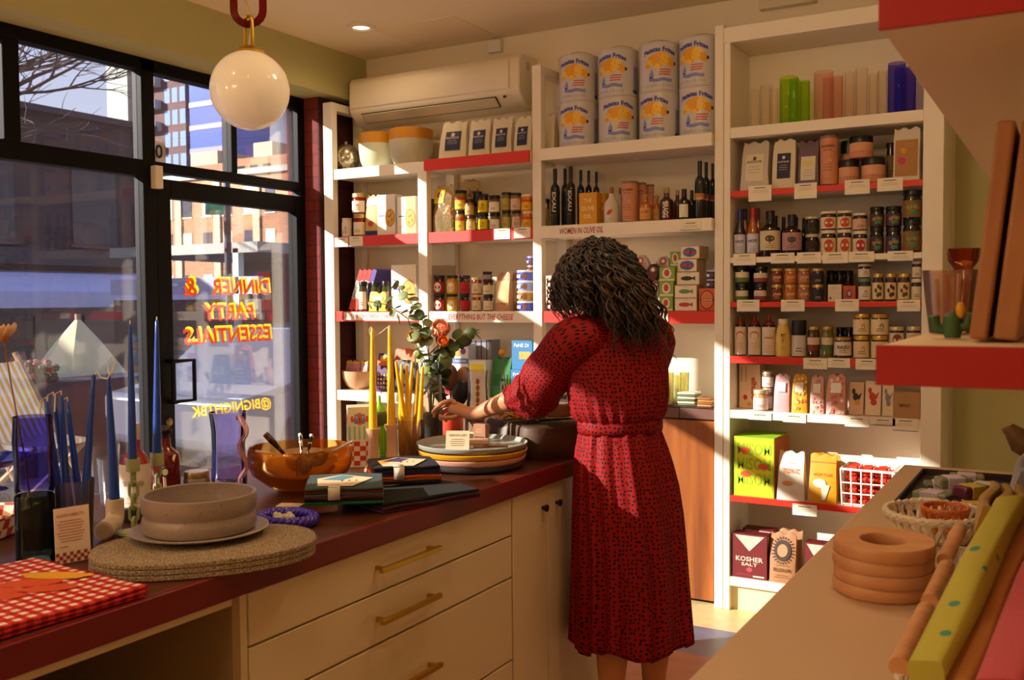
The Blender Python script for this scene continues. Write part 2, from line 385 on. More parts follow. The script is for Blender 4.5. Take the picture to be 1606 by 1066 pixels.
# ------------------------------------------------------------------ globe pendants over the counter
ACR = GL('#9a1410', 1.2, .05, .35, '#7a0f0c')
def link_pts(cx, cy, cz, w, h, r, ax=0, n=10):
    """stadium-shaped chain link standing upright, w x h, in the plane turned by ax"""
    P = []
    for k in range(n+1): a = pi*k/n; P.append((w/2*cos(a), h/2-w/2+w/2*sin(a)))
    for k in range(n+1): a = pi+pi*k/n; P.append((w/2*cos(a), -h/2+w/2+w/2*sin(a)))
    return [(cx+p*cos(ax), cy+p*sin(ax), cz+q) for p, q in P]
def pendant(x, y, z, label, glow=.17):
    t = thing('globe_pendant', label, 'pendant lamp', (x, y, z), group='globe pendants over the counter')
    m, nt, p = newmat('opal_glass_%g' % glow); p.inputs['Base Color'].default_value = lin('#f6ead8'); p.inputs['Roughness'].default_value = .12
    p.inputs['Subsurface Weight'].default_value = .3; p.inputs['Subsurface Radius'].default_value = (.05, .04, .03)
    p.inputs['Emission Color'].default_value = (*LAMPC, 1); p.inputs['Emission Strength'].default_value = glow
    b = MB(); b.ball((0, 0, 0), .0985, 40, k=24); b.build('globe', m, t, ang=180)
    b = MB(); b.lathe([(0, .108), (.030, .106), (.038, .096), (.03, .09)], 24); b.build('cap', BRASS, t)
    b = MB(); b.tube(link_pts(0, 0, .143, .024, .085, .0045), .0045, 8, True); b.build('loop', BRASS, t)
    zz = .143+.085/2+.035; k = 0
    b = MB()
    while z+zz < ZC-.05:
        a = radians(35)+(pi/2 if k % 2 else 0)
        b.tube(link_pts(0, 0, zz+.022, .072, .155, .0095, a), .0098, 10, True); zz += .128; k += 1
    b.build('chain', ACR, t, ang=180)
    b = MB(); b.tube([(0, 0, .1), (.012, .0, .17), (-.02, 0, .25), (.012, 0, .36), (-.012, 0, .5), (0, 0, ZC-z-.02)], .0035, 6); b.build('cord', C('#d9c3a0', .7), t)
    b = MB(); b.lathe([(0, ZC-z-.001), (.06, ZC-z-.001), (.06, ZC-z-.02), (.02, ZC-z-.035), (0, ZC-z-.035)], 24); b.build('canopy', BRASS, t)
pendant(-1.808, 1.812, 1.963, 'white opal globe lamp on a red acrylic chain')
pendant(-1.808, .25, 1.963, 'added opal globe fill light over the counter, out of view', 16)  # unseen globes from here on are added to fill the room with light
pendant(-1.55, -1.15, 1.963, 'added opal globe fill light over the entrance side, out of view', 60)
pendant(-2.9, -.9, 1.963, 'added opal globe fill light by the shop front, out of view', 60)
pendant(-.95, 2.45, 2.58, 'added opal globe fill light high over the aisle, out of view', 46)  # unseen, added to brighten the ceiling and upper shelves
# ------------------------------------------------------------------ air conditioner
ac = thing('air_conditioner', 'white wall-mounted air conditioner above the bowls', 'air conditioner', (-3.07, YB, 2.445))
AW = .565
AC = C('#e9dcc0', .4, var=.02); AC2 = C('#d8c8a8', .45)
sec = [(-.001, .27), (-.13, .272), (-.175, .262), (-.195, .235), (-.198, .09), (-.185, .06), (-.13, .012), (-.05, 0), (-.001, 0)]
b = MB(); b.loft([[Vector((x, y, z)) for y, z in sec] for x in (-AW, AW)]); b.build('housing', AC, ac, bevel=.008)
b = MB()
psec = [(-.199, .235), (-.204, .225), (-.2055, .095), (-.200, .088), (-.197, .09), (-.197, .235)]
b.loft([[Vector((x, y, z)) for y, z in psec] for x in (-AW+.012, AW-.06)]); b.build('front_panel', AC, ac, bevel=.002)
b = MB(); fs = [(-.1855, .052), (-.139, .0135), (-.137, .017), (-.183, .056)]
fs = [(y-.006, z-.004) for y, z in fs]
b.loft([[Vector((x, y, z)) for y, z in fs] for x in (-AW+.09, AW-.15)]); b.build('air_flap', AC2, ac, bevel=.001)
b = MB(); b.loft([[Vector((x, y-.0035, z-.0035)) for y, z in ((-.188, .058), (-.135, .0125), (-.133, .014), (-.186, .06))] for x in (-AW+.085, AW-.145)]); b.build('flap_gap', DK, ac)
b = MB(); b.box(AW-.10, AW-.085, -.193, -.186, .045, .056); b.build('sensor_window', DK, ac)
b = MB(); b.rect(lambda a, z, e: Vector((AW+e, a, z)), -.125, -.085, .19, .235, 0, .0012, 1); b.lines(lambda a, z, e: Vector((AW+e, a, z)), -.105, .228, .03, 4, .01, 1, .003, .0018); b.build('rating_label', [C('#d6c6a8', .6), C('#a8967a', .7)], ac)
p_ = aY(779, 74, YB)
b = MB(); b.box(p_.x-.043, p_.x+.043, YB-.03, YB, p_.z-.033, p_.z+.033); b.tube([(p_.x+.02, YB-.01, p_.z+.03), (p_.x+.02, YB-.01, ZC)], .004, 6)
tag(b.build('sensor_box', C('#e6dfd2', .5), bevel=.004), 'small white sensor box on the wall above the air conditioner', 'sensor')
b = MB(); p_ = aY(1236, 4, YB-.02); b.box(p_.x-.13, p_.x+.13, YB-.05, YB, p_.z-.02, p_.z+.12)
tag(b.build('junction_box', C('#ded0b4', .5), bevel=.004), 'beige junction box on the wall above the tall bookcase', 'junction box')
# ================================================================== SHELVING ALONG THE BACK WALL
YS = 4.304
ZSH = (2.178, 1.795, 1.371, .920)
unit = thing('wall_shelving', 'white three-bay ladder shelving with red and white shelf edges below the air conditioner', 'shelving unit', (-2.55, YS, 0))
ox, oy = 2.55, -YS
def upart(b, name, m, bevel=.003): return b.build(name, m, unit, (ox, oy, 0), bevel=bevel, smooth=False)
def frame(x0, x1, zt, rail=True):
    b = MB(); b.box(x0, x1, YS, YS+.045, 0, zt); upart(b, 'upright', WHITE)
    b = MB(); b.box(x0, x1, YB-.05, YB-.006, 0, zt); upart(b, 'rear_upright', WHITE)
    if rail:
        b = MB(); b.box(x0+.004, x1-.004, YS+.045, YB-.05, zt-.045, zt); upart(b, 'top_rail', WHITE)
frame(-3.73, -3.663, 2.562); frame(-3.072, -3.013, 2.176, False); frame(-2.365, -2.314, 2.602); frame(-1.420, -1.379, 2.66)
bays = ((-3.663, -3.072), (-3.013, -2.365), (-2.314, -1.420))
edgecol = [['w', 'r', 'w'], ['r', 'r', 'w'], ['r', 'w', 'r'], ['w', 'w', 'w']]
for k, z in enumerate(ZSH):
    for j, (x0, x1) in enumerate(bays):
        if k == 3 and j == 2: continue
        c = edgecol[k][j]; y0 = YS+.006
        if k == 0 and j == 1: y0 = YS-.03
        if k == 1 and j == 2: y0 = YS-.03
        if k == 0 and j == 2: y0 = YS-.03
        b = MB(); xx0, xx1 = (x0, x1) if y0 > YS else (x0+.004, x1-.004)
        b.box(xx0, xx1, y0+.018, YB-.051, z-.052, z)
        sh = upart(b, 'shelf', WHITE)
        b = MB(); b.box(xx0, xx1, y0, y0+.018, z-.057, z+.001)
        e = b.build('shelf_edge', REDP if c == 'r' else WHITE, sh, bevel=.0015, smooth=False)
        if c == 'r': e['label'] = 'red shelf edge'
        pm = plane_map(y0)
        if (k, j) == (2, 0):
            t = MB(); t.rect(pm, x0+.065, x1-.035, z-.05, z-.004, 0, .0008, 1); t.text(pm, 'FOR WHEN U WISH U WERE IN ITALY', (x0+x1)/2+.01, z-.027, w=.47, h=.026, mi=1, shear=.15, e=.0016); t.build('shelf_sign', [C('#f3ead8', .7), C('#c2452c', .7)], sh)
        if (k, j) == (2, 1):
            t = MB(); t.text(pm, 'EVERYTHING BUT THE CHEESE', (x0+x1)/2+.005, z-.028, w=.40, h=.03, mi=0, shear=.18, bold=.012, e=.001); t.build('shelf_sign', [C('#c22a1c', .7)], sh)
        if (k, j) == (1, 2):
            t = MB(); t.text(pm, 'WOMEN IN OLIVE OIL', x0+.235, z-.029, w=.235, h=.03, mi=0, shear=.18, bold=.012, e=.001); t.build('shelf_sign', [C('#a8322a', .7)], sh)
# lower shelf below the counter line
for x0, x1 in bays[:2]:
    b = MB(); b.box(x0, x1, YS+.006, YB-.051, .38, .43); upart(b, 'shelf', WHITE)
def card_on(u0, u1, v0, v1, y, par=None, off=(0, 0, 0), lines=2):
    """cream price card fixed to a shelf edge"""
    a = aY(u0, v0, y-.003); c = aY(u1, v1, y-.003); b = MB()
    b.box(a.x, c.x, y-.0045, y-.001, c.z, a.z, 0); pm = plane_map(y-.0045); w = c.x-a.x
    b.rect(pm, a.x+w*.25, c.x-w*.25, a.z-.012, a.z-.009, 1, nx=1); b.lines(pm, (a.x+c.x)/2, a.z-.022, w*.75, lines, .007, 2, .0015)
    b.rect(pm, a.x, c.x, c.z, c.z+.0022, 3, nx=1)
    return b.build('price_card', [C('#efe3c8', .8), INK, C('#b7a98f', .8), C('#3c4a8c', .6)], par, off, smooth=False)
for q in ((525, 546, 373, 387), (548, 569, 371, 386), (775, 800, 359, 375), (806, 832, 357, 373)): card_on(*q, YS+.006, unit, (ox, oy, 0))
card_on(1067, 1099, 347, 360, YS-.03, unit, (ox, oy, 0)); card_on(1015, 1048, 491, 505, YS+.006, unit, (ox, oy, 0))
# low wooden cabinet under the third bay
cab = thing('base_cabinet', 'walnut-fronted low cabinet under the third shelving bay', 'cabinet', (-1.87, YS+.03, 0))
co = (1.87, -YS-.03, 0); WALN = wood('walnut', '#6a3517', '#a8622a', (14, 14, 1.2), .35)
MB().box(-2.312, -1.424, YS+.05, YB-.06, .06, .885).build('carcass', wood('dark_walnut', '#2e1a10', '#4a2c1a', (6, 6, 2), .5), cab, co)
MB().box(-2.312, -1.424, YS+.02, YB-.06, .922, .928).build('countertop', wood('dark_walnut', '', ''), cab, co)
for x0, x1 in ((-2.312, -1.60), (-1.597, -1.424)): MB().box(x0, x1, YS+.028, YS+.05, .868, .918).build('drawer_front', C('#6a4638', .5), cab, co, bevel=.002)
for x0, x1 in ((-2.312, -1.87), (-1.866, -1.43)): MB().box(x0, x1, YS+.024, YS+.046, .02, .862).build('door', WALN, cab, co, bevel=.002)

# ------------------------------------------------------------------ tall bookcase (right of the post)
BX0, BX1 = -1.347, -.541
bk = thing('bookcase', 'tall white bookcase packed with pantry goods beside the olive wall', 'bookcase', ((BX0+BX1)/2, YS, 0))
bo = (-(BX0+BX1)/2, -YS, 0)
for x0, x1 in ((-1.377, BX0), (BX1, -.462)): MB().box(x0, x1, YS, YB-.004, 0, 2.575).build('side_panel', WHITE, bk, bo, bevel=.003, smooth=False)
MB().box(-1.377, -.462, YS-.004, YB-.004, 2.575, 2.645).build('top_panel', WHITE, bk, bo, bevel=.003, smooth=False)
MB().box(BX0, BX1, YB-.02, YB-.005, .1, 2.575).build('back_panel', C('#efe2cc', .6), bk, bo, smooth=False)
MB().box(BX0, BX1, YS+.03, YS+.05, 0, .115).build('plinth', C('#e6d9a8', .6), bk, bo, smooth=False)
BSH = ((2.195, .045, 'w'), (1.912, .026, 'r'), (1.613, .024, 'w'), (1.412, .022, 'r'), (1.168, .032, 'r'), (.922, .036, 'w'), (.530, .026, 'r'), (.155, .04, 'w'))
for z, t, c in BSH:
    sh = MB().box(BX0, BX1, YS+.016, YB-.021, z-t, z).build('shelf', WHITE, bk, bo, smooth=False)
    e = MB().box(BX0, BX1, YS+.002, YS+.016, z-t, z+.001).build('shelf_edge', REDP if c == 'r' else WHITE, sh, bevel=.0012, smooth=False)
    if c == 'r': e['label'] = 'red shelf edge'
yc_ = YS+.002
for q in ((1174, 1210, 292, 315), (1246, 1281, 288, 311), (1325, 1364, 283, 304), (1376, 1416, 280, 299),
          (1150, 1185, 398, 416), (1209, 1246, 397, 413), (1250, 1288, 396, 413), (1290, 1330, 396, 413), (1331, 1371, 395, 411), (1392, 1432, 394, 409),
          (1156, 1191, 470, 489), (1225, 1262, 470, 489), (1310, 1347, 469, 489), (1407, 1443, 470, 489),
          (1260, 1297, 561, 580), (1298, 1333, 561, 578), (1342, 1378, 562, 581),
          (1174, 1210, 646, 660), (1228, 1264, 648, 664), (1325, 1363, 652, 671), (1366, 1404, 654, 668), (1400, 1440, 655, 677), (1243, 1281, 789, 811)):
    card_on(*q, yc_, bk, bo)

# ================================================================== PRODUCT BUILDERS (all stand on real shelf heights)
def plc(u0, u1, vt, vb, y, z0):
    """centre x, diameter and height of an upright round thing whose axis stands at depth y on height z0"""
    c = aY((u0+u1)/2, vb, y); m = mpp((u0+u1)/2, (vt+vb)/2, y); d = (u1-u0)*m; t = aY((u0+u1)/2, vt, y-d*.2)
    return c.x, d*.962, t.z-z0
def marks(b, mp, mk, nz=1):
    """printed marks: list of tuples drawn on a mapped surface; returns nothing"""
    for k in mk:
        t = k[0]
        if t == 'r': b.rect(mp, *k[1:5], k[5], k[6] if len(k) > 6 else EPS, 6, nz)
        elif t == 'd': b.disc(mp, *k[1:5], k[5], k[6] if len(k) > 6 else 2*EPS)
        elif t == 't': b.text(mp, k[1], k[2], k[3], w=k[4], h=k[5] or None, mi=k[6], bold=.02, **(k[7] if len(k) > 7 else {}))
        elif t == 'l': b.lines(mp, *k[1:7])
        elif t == 'p': b.poly(mp, k[1], k[2], k[3] if len(k) > 3 else 2*EPS)
def jar(u0, u1, vt, vb, y, z0, label, cat='jar', lid='#17130f', body='#7a2a12', lab='#e8d9b8', ink='#3a2a20', lf=.2, ls=.98, lb=(.08, .78), txt=None, motif=None, group=None, rz=0, glass=True, tall=False, name='jar', mc='#c23a1c', lidm=0, arc=1.25, dims=None):
    if dims: x, d, h = dims
    else: x, d, h = plc(u0, u1, vt, vb, y, z0)
    t = thing(name, label, cat, (x, y, z0), rz+.22, group)
    r = d/2; hl = h*lf; hb = h-hl; rr = r*.10
    b = MB(); b.lathe([(0, 0), (r*.86, 0), (r*.97, hb*.05), (r*.97, hb*.86), (r*.86, hb*.97), (r*.84, hb*1.02), (0, hb*1.02)], 18)
    b.build('jar_body', C(body, .12 if glass else .5, var=.12 if glass else 0, scale=60, coat=.5 if glass else 0), t)
    b = MB(); b.lathe([(0, hb), (r*ls, hb), (r*ls, h-hl*.12), (r*ls*.95, h), (0, h)], 20); b.build('lid', C(lid, .35, lidm), t)
    b = MB(); R = r*.985; mp = cyl_map(R); z1, z2 = hb*lb[0], hb*lb[1]
    b.rect(mp, -R*arc, R*arc, z1, z2, 0, .0003, 12)
    zc = (z1+z2)/2; hh = z2-z1
    if motif == 'disc': b.disc(mp, 0, zc, min(R*.62, hh*.42), hh*.42, 1)
    if motif == 'half': b.rect(mp, -R*arc, R*arc, z1, z1+hh*.45, 1, 2*EPS, 12)
    if motif == 'band': b.rect(mp, -R*arc, R*arc, z1+hh*.75, z2, 1, 2*EPS, 12)
    if motif == 'leaf':
        for q in range(4): a = -.5+q*.9; b.poly(mp, [(R*.15+.3*R*cos(a+.6*w_)*(1 if w_ % 2 else .45), zc+hh*.3*sin(a+.6*w_)*(1 if w_ % 2 else .45)) for w_ in range(3)], 1)
    if motif == 'blob':
        for q in range(5): b.disc(mp, R*.45*sin(q*2.4), zc+hh*.26*cos(q*2.4), R*.22, hh*.13, 1, e=(2+q*.3)*EPS)
    if txt: b.text(mp, txt, 0, zc+hh*.1, w=R*1.3, mi=2, bold=.03, hmax=hh*.4)
    b.lines(mp, 0, zc-hh*.12, R*1.0, 2, hh*.13, 2, hh*.035)
    b.build('paper_label', [C(lab, .7), C(mc, .6), C(ink, .8)], t)
    return t, x, y, z0+h, d, h
BOT = {  # profiles: (radius share, height share)
 'round': [(0, 0), (.9, 0), (1, .02), (1, .56), (.9, .66), (.42, .76), (.36, .80), (.36, .9)],
 'square': [(0, 0), (.94, 0), (1, .015), (1, .62), (.9, .69), (.40, .74), (.38, .77), (.38, .92)],
 'sauce': [(0, 0), (.92, 0), (1, .02), (1, .48), (.85, .58), (.45, .74), (.38, .8), (.38, .9)],
 'squat': [(0, 0), (.95, 0), (1, .03), (1, .52), (.92, .62), (.45, .70), (.40, .74), (.40, .84)],
 'squeeze': [(0, 0), (.94, 0), (1, .02), (1, .70), (.92, .74), (.80, .76)],
 'mayo': [(0, 0), (.85, 0), (.95, .03), (1, .25), (.95, .55), (.75, .78), (.55, .86)],
 'flask': [(0, 0), (.95, 0), (1, .03), (1, .50), (.8, .62), (.4, .70), (.36, .74), (.36, .82)]}
def bottle(u0, u1, vt, vb, y, z0, label, prof='round', body='#14100c', cap='#0c0a0a', lab=None, ink='#e8dcc0', capw=.42, capz=.84, txt=None, vert=False, mk=None, lb=(.08, .5), cat='bottle', group=None, capshape='cyl', name='bottle', mc='#c23a1c', glassy=True, tcol=None, dims=None, arc=1.2, rz=0):
    if dims: x, d, h = dims
    else: x, d, h = plc(u0, u1, vt, vb, y, z0)
    t = thing(name, label, cat, (x, y, z0), rz+.22, group); r = d/2
    b = MB(); pr = [(a*r, c*h) for a, c in BOT[prof]]; pr.append((0, pr[-1][1])); b.lathe(pr, 20)
    b.build('bottle_body', C(body, .1 if glassy else .5, coat=.6 if glassy else 0), t)
    zt = pr[-1][1]; b = MB()
    if capshape == 'cone': b.lathe([(0, zt), (r*.8, zt), (r*.72, zt+(h-zt)*.2), (r*.3, zt+(h-zt)*.4), (r*.16, h), (0, h)], 16)
    elif capshape == 'ball': zc_ = zt+(h-zt)*.6; b.cyl(r*.34, zt-h*.03, zc_, 14); b.ball((0, 0, zc_), ((h-zt)*.62, (h-zt)*.62, (h-zt)*.45), 16)
    else: b.lathe([(0, capz*h), (r*capw, capz*h), (r*capw, h*.985), (r*capw*.9, h), (0, h)], 16)
    b.build('cap', C(cap, .4), t)
    if lab or txt or mk:
        R = r*1.004; mp = cyl_map(R); b = MB(); z1, z2 = lb[0]*h, lb[1]*h
        if lab: b.rect(mp, -R*arc, R*arc, z1, z2, 0, .0003, 12)
        if txt:
            if vert: b.text(mp, txt, 0, (z1+z2)/2, w=(z2-z1)*.86, h=R*.75, mi=2, rot=-pi/2, bold=.03)
            else: b.text(mp, txt, 0, z1+(z2-z1)*.62, w=R*1.4, mi=2, bold=.03, hmax=(z2-z1)*.4)
        if lab and not vert: b.lines(mp, 0, z1+(z2-z1)*.32, R*1.2, 3, (z2-z1)*.1, 2, .0012)
        if mk: marks(b, mp, mk(r, h))
        b.build('paper_label', [C(lab or '#efe3c8', .7), C(mc, .6), C(tcol or ink, .7)], t)
    return t, x, y, z0+h, d, h
def carton(u0, u1, vt, vb, y, z0, dep, label, mats, mk=None, cat='box', name='carton', group=None, rz=0, lean=0, dims=None, side=None):
    """box whose front face stands at depth y; mats[0] is the board, further ones print colours"""
    if dims: x0, w, h = dims
    else:
        a = aY(u0, vb, y); c = aY(u1, vb, y); x0 = a.x+.0007; w = c.x-a.x-.0014; h = aY((u0+u1)/2, vt, y).z-z0
    b = MB(); b.box(-w/2, w/2, 0, dep, 0, h, 0)
    o = b.mesh(name, [C(mats[0], .6)], smooth=False); o = link(o, name, None, (x0+w/2, y, z0+abs(sin(lean))*dep*1.1), rz, bevel=.0012, rot=(lean, 0, rz))
    tag(o, label, cat, group)
    if mk:
        p = MB(); marks(p, plane_map(0), mk(w, h)); p.build('printed_front', [C(c_, .55) for c_ in mats], o)
    if side:
        p = MB(); marks(p, side_map(w/2), side(dep, h)); p.build('printed_side', [C(c_, .55) for c_ in mats], o)
    return o, x0+w/2, y, z0+h, w, h
def pouch(u0, u1, vt, vb, y, z0, dep, label, mats, mk=None, cat='bag', name='pouch', group=None, rz=0, top=.06, wob=.02, clear=None, seed=1, taper=.92, lean=0, dims=None):
    """gusseted bag: full at the bottom, pinched flat at the top; y is its front"""
    if dims: xc, w, h = dims
    else:
        a = aY(u0, vb, y); c = aY(u1, vb, y); xc = (a.x+c.x)/2; w = (c.x-a.x)*.955; h = aY((u0+u1)/2, vt, y).z-z0
    rn = random.Random(seed); ph = rn.random()*6
    def dz(s): return dep*(1-s**2.2)*.5+.0025
    def fr(x, s): return -dz(s)*(1-(abs(x)/(w*.62))**3*.35)-wob*w*.12*sin(9*s+ph+x*40/w*.2)
    b = MB(); rings = []; N = 16
    for i in range(N+1):
        s = i/N; ww = w/2*(1-(1-taper)*s+.02*sin(7*s+ph)); R_ = []
        for k in range(15): x = -ww+2*ww*k/14; R_.append(Vector((x, fr(x, s), s*h+(0.006*sin(k*1.0+ph) if i == N else 0))))
        for k in range(15): x = ww-2*ww*k/14; R_.append(Vector((x, -fr(x, s)*.9, s*h+(0.006*sin((14-k)*1.0+ph) if i == N else 0))))
        rings.append(R_)
    b.loft(rings)
    o = b.mesh(name, [clear or C(mats[0], .55, bump=.3, scale=40)], ang=50); o = link(o, name, None, (xc, y+dep/2, z0+abs(sin(lean))*dep*.55), rot=(lean, 0, rz)); tag(o, label, cat, group)
    if mk:
        p = MB(); mp = lambda x, z, e: Vector((x, fr(x, max(0, min(1, z/h)))-e*1.6-.0022, z)); marks(p, mp, mk(w, h), 8); p.build('label_print', [C(c_, .6) for c_ in mats], o)
    return o, xc, y, z0+h, w, h
# ================================================================== PRODUCTS ON THE WALL SHELVING
Z0, Z1, Z2, Z3 = [z+.0012 for z in ZSH]
yf = YS+.062
# --- bay one, top: mirror ball and two big bowls
c = aY(543, 262, YS+.13); r = 22*mpp(543, 241, YS+.13)
def tiles(nt, p):
    tc = _n(nt, 'TexCoord'); v = _n(nt, 'TexVoronoi'); v.inputs['Scale'].default_value = 9; nt.links.new(tc.outputs['Normal'], v.inputs['Vector']); v.distance = 'CHEBYCHEV'; v.inputs['Randomness'].default_value = .15
    nt.links.new(ramp(nt, v.outputs['Color'], [(0, '#7d7460'), (1, '#f4ecd6')]), p.inputs['Base Color']); p.inputs['Metallic'].default_value = .9; p.inputs['Roughness'].default_value = .22
    b = _n(nt, 'Bump'); b.inputs['Strength'].default_value = .8; b.inputs['Distance'].default_value = .006; nt.links.new(v.outputs['Color'], b.inputs['Height']); nt.links.new(b.outputs[0], p.inputs['Normal'])
t = thing('mirror_ball', 'small mirrored disco ball on the top shelf beside the mint bowl', 'disco ball', (c.x, YS+.13, Z0))
MB().ball((0, 0, r), r, 32, k=20).build('ball', nmat('mirror_tiles', tiles), t, ang=20)
MB().cyl(.012, 2*r-.004, 2*r+.012, 14).build('hanging_cap', C('#b9a88a', .3, .9), t)
def bowl(u0, u1, vt, vb, y, z0, label, colr, rim, group=None):
    x, d, h = plc(u0, u1, vt, vb, y, z0); r = d/2
    t = thing('salad_bowl', label, 'bowl', (x, y, z0))
    o_ = [(0, 0), (.62, 0), (.78, .07), (.92, .25), (.985, .5), (1, .70)]
    b = MB(); b.lathe([(a*r, q*h) for a, q in o_]+[(r*.95, h*.70), (r*.9, h*.45), (r*.7, h*.12), (0, h*.06)], 40); b.build('bowl_body', C(colr, .4, var=.03), t)
    b = MB(); b.lathe([(r*1.0, h*.70), (r*1.003, h*.72), (r*1.003, h*.985), (r*.975, h), (r*.955, h*.985), (r*.95, h*.70)], 40); b.build('rim_band', C(rim, .35), t)
bowl(562, 622, 208, 264, YS+.155, Z0, 'pale mint serving bowl with a mustard rim beside the disco ball', '#cfd3b6', '#c98a1c')
bowl(609, 681, 201, 258, YS+.145, Z0, 'large grey-beige serving bowl with a mustard rim at the shelf end', '#b9b19a', '#c4841c')
# --- bay two, top: four paper bags with navy labels
NAVY = '#1e1c46'
def coffee(u0, u1, vt, vb, label, lean=0, rz=0, seed=1, y=YS+.03, z=Z0, lab=True):
    mk = (lambda w, h: [('r', -w*.27, w*.29, h*.20, h*.72, 1), ('d', 0, h*.63, w*.07, w*.07, 2), ('t', 'RUSTICHELLA'[:8], 0, h*.54, w*.46, 0, 2), ('l', 0, h*.47, w*.4, 3, h*.045, 2, .0015)]) if lab else None
    pouch(u0, u1, vt, vb, y, z, .07, label, ['#d8c9ac', NAVY, '#cfc6c0'], mk, group=None, lean=lean, rz=rz, seed=seed, top=.05, wob=.05, taper=.9)
coffee(687, 728, 190, 249, 'beige paper bag with navy label leaning at the open end of the red shelf', rz=.12, lean=-.10, seed=2)
coffee(733, 768, 187, 245, 'beige paper bag with navy label, second from the bowls', seed=3)
coffee(769, 802, 184, 242, 'beige paper bag with navy label, third from the bowls', seed=4)
coffee(804, 834, 182, 239, 'beige paper bag with navy label against the tall post', rz=-.05, seed=5)
coffee(850, 869, 178, 236, 'plain beige paper bag beside the potato crisp tins', seed=6, y=YS+.08, lab=False)
# --- bay three, top: eight big tins in two layers
CAN = ['#cfc8c4', '#3b3f9c', '#e8a21a', '#c83a2c', '#7d86c4', '#f2c43c', '#3a3838', '#8f92b8']
def tin(u0, u1, vt, vb, y, z0, label, rot, x=None, h=.2265, d=.194, up=False):
    xx = x if x is not None else aY((u0+u1)/2, vb, y).x
    t = thing('crisp_tin', label, 'tin', (xx, y, z0), rot); r = d/2
    b = MB(); b.lathe([(0, 0), (r*.985, 0), (r*1.01, .004), (r*1.01, .007), (r*.99, .009), (r*.99, h-.009), (r*1.01, h-.007), (r*1.01, h-.003), (r*.985, h), (r*.9, h-.004), (0, h-.004)], 32)
    b.build('tin_body', C('#cdc6c2', .32, var=.02), t)
    b = MB(); R = r*.992; m = cyl_map(R)
    b.text(m, 'Patatas Fritas', 0, h*.845, w=r*1.62, mi=1, bold=.045, arch=3.2, e=EPS)
    for k, (a, q, s_) in enumerate(((-.5, .56, .2), (-.3, .65, .26), (0, .68, .28), (.3, .67, .26), (.52, .58, .22), (-.05, .55, .24), (.22, .58, .2), (-.6, .50, .13), (.6, .52, .14), (-.1, .49, .14))):
        b.disc(m, a*r, q*h, s_*r, s_*r*.85, 2 if k % 3 else 5, e=EPS*(1+k*.12))
    for k in range(3): b.rect(m, r*(.02-k*.03), r*(.58-k*.03), h*(.41-k*.05), h*(.433-k*.05), 3, nx=4)
    b.poly(m, [(-r*.52, h*.29), (-r*.28, h*.29), (-r*.34, h*.25), (-r*.47, h*.25)], 1); b.poly(m, [(-r*.40, h*.30), (-r*.40, h*.45), (-r*.26, h*.30)], 4); b.poly(m, [(-r*.42, h*.30), (-r*.42, h*.41), (-r*.52, h*.30)], 4)
    N = 14
    for k in range(N): a0 = -.52+1.14*k/N; a1 = -.52+1.14*(k+1)/N; zz = lambda a: h*(.215+.012*sin(a*9)); b.poly(m, [(a0*r, zz(a0)-h*.035), (a1*r, zz(a1)-h*.035), (a1*r, zz(a1)+h*.035), (a0*r, zz(a0)+h*.035)], 4, EPS)
    b.text(m, 'bonilla a la vista', 0, h*.105, w=r*1.35, mi=7, bold=-.005, shear=.2, e=EPS)
    b.disc(m, r*.78, h*.55, r*.085, r*.085, 6, EPS); b.rect(m, r*1.25, r*1.6, h*.12, h*.62, 7, EPS, 4); b.disc(m, r*1.4, h*.10, r*.2, r*.12, 6, EPS)
    b.build('tin_label', [C(k, .4) for k in CAN], t)
    b = MB(); q_ = [(-r*.9, 0, h-.004), (-r*.7, 0, h+.016), (-r*.2, 0, h+.03), (r*.3, 0, h+.026), (r*.75, 0, h+.012), (r*.9, 0, h-.004)] if up else [(-r*.9, 0, h-.0032), (-r*.4, -r*.6, h-.0032), (r*.4, -r*.6, h-.0032), (r*.9, 0, h-.0032)]; b.tube(q_, .0012, 5); b.build('wire_handle', C('#8a8074', .3, .9), t)
txs = []
for k, (u0, u1, vb, vt, r1, r2) in enumerate(((878, 937, 228, 157, -.30, -.22), (938, 1002, 222, 149, -.02, -.42), (1003, 1066, 217, 140, -.44, -.05), (1067, 1129, 211, 131, -.28, -.52))):
    nm = ('first from the bag end', 'second from the bag end', 'third from the bag end', 'last, against the post')[k]
    yy = YS+.105; xx = aY((u0+u1)/2, vb, yy).x
    tin(u0, u1, vt, vb, yy, Z0, 'large white potato crisp tin of the bottom layer, '+nm, r1+.42, xx); tin(u0, u1, 0, vb, yy, Z0+.2275, 'large white potato crisp tin of the top layer, '+nm, r2+.42, xx, up=True)
# --- bay one, second shelf
a_ = jar(554, 576, 335, 367, yf, Z1, 'lower red tomato sauce jar in the stack of two', lid='#c9b070', lidm=.8, body='#8a1c0e', lab='#efe0c4')
jar(552, 576, 303, 334, yf, a_[3], 'upper red tomato sauce jar with gold lid in the stack', lid='#d0b878', lidm=.8, body='#8a1c0e', lab='#efe0c4', motif='leaf')
jar(566, 584, 303, 350, yf+.10, Z1, 'red sauce jar standing behind the stack of two', lid='#c9b070', lidm=.8, body='#8a1c0e', lab='#efe0c4')
jar(536, 553, 342, 370, yf, Z1, 'short white canister with red floral print by the brick side', cat='canister', name='canister', lid='#e8dcc8', body='#e6d8c4', lab='#eadccb', motif='leaf', glass=False, lf=.06, mc='#a83428')
pouch(572, 592, 306, 366, yf-.02, Z1, .06, 'tan and white pasta bag with a navy foot beside the sauce jars', ['#d9a860', '#efe3cd', '#24305e', '#b8443a'], lambda w, h: [('r', -w*.5, w*.5, 0, h*.12, 2), ('d', 0, h*.3, w*.22, w*.18, 3), ('r', -w*.48, w*.48, h*.75, h*.95, 1)], seed=8)
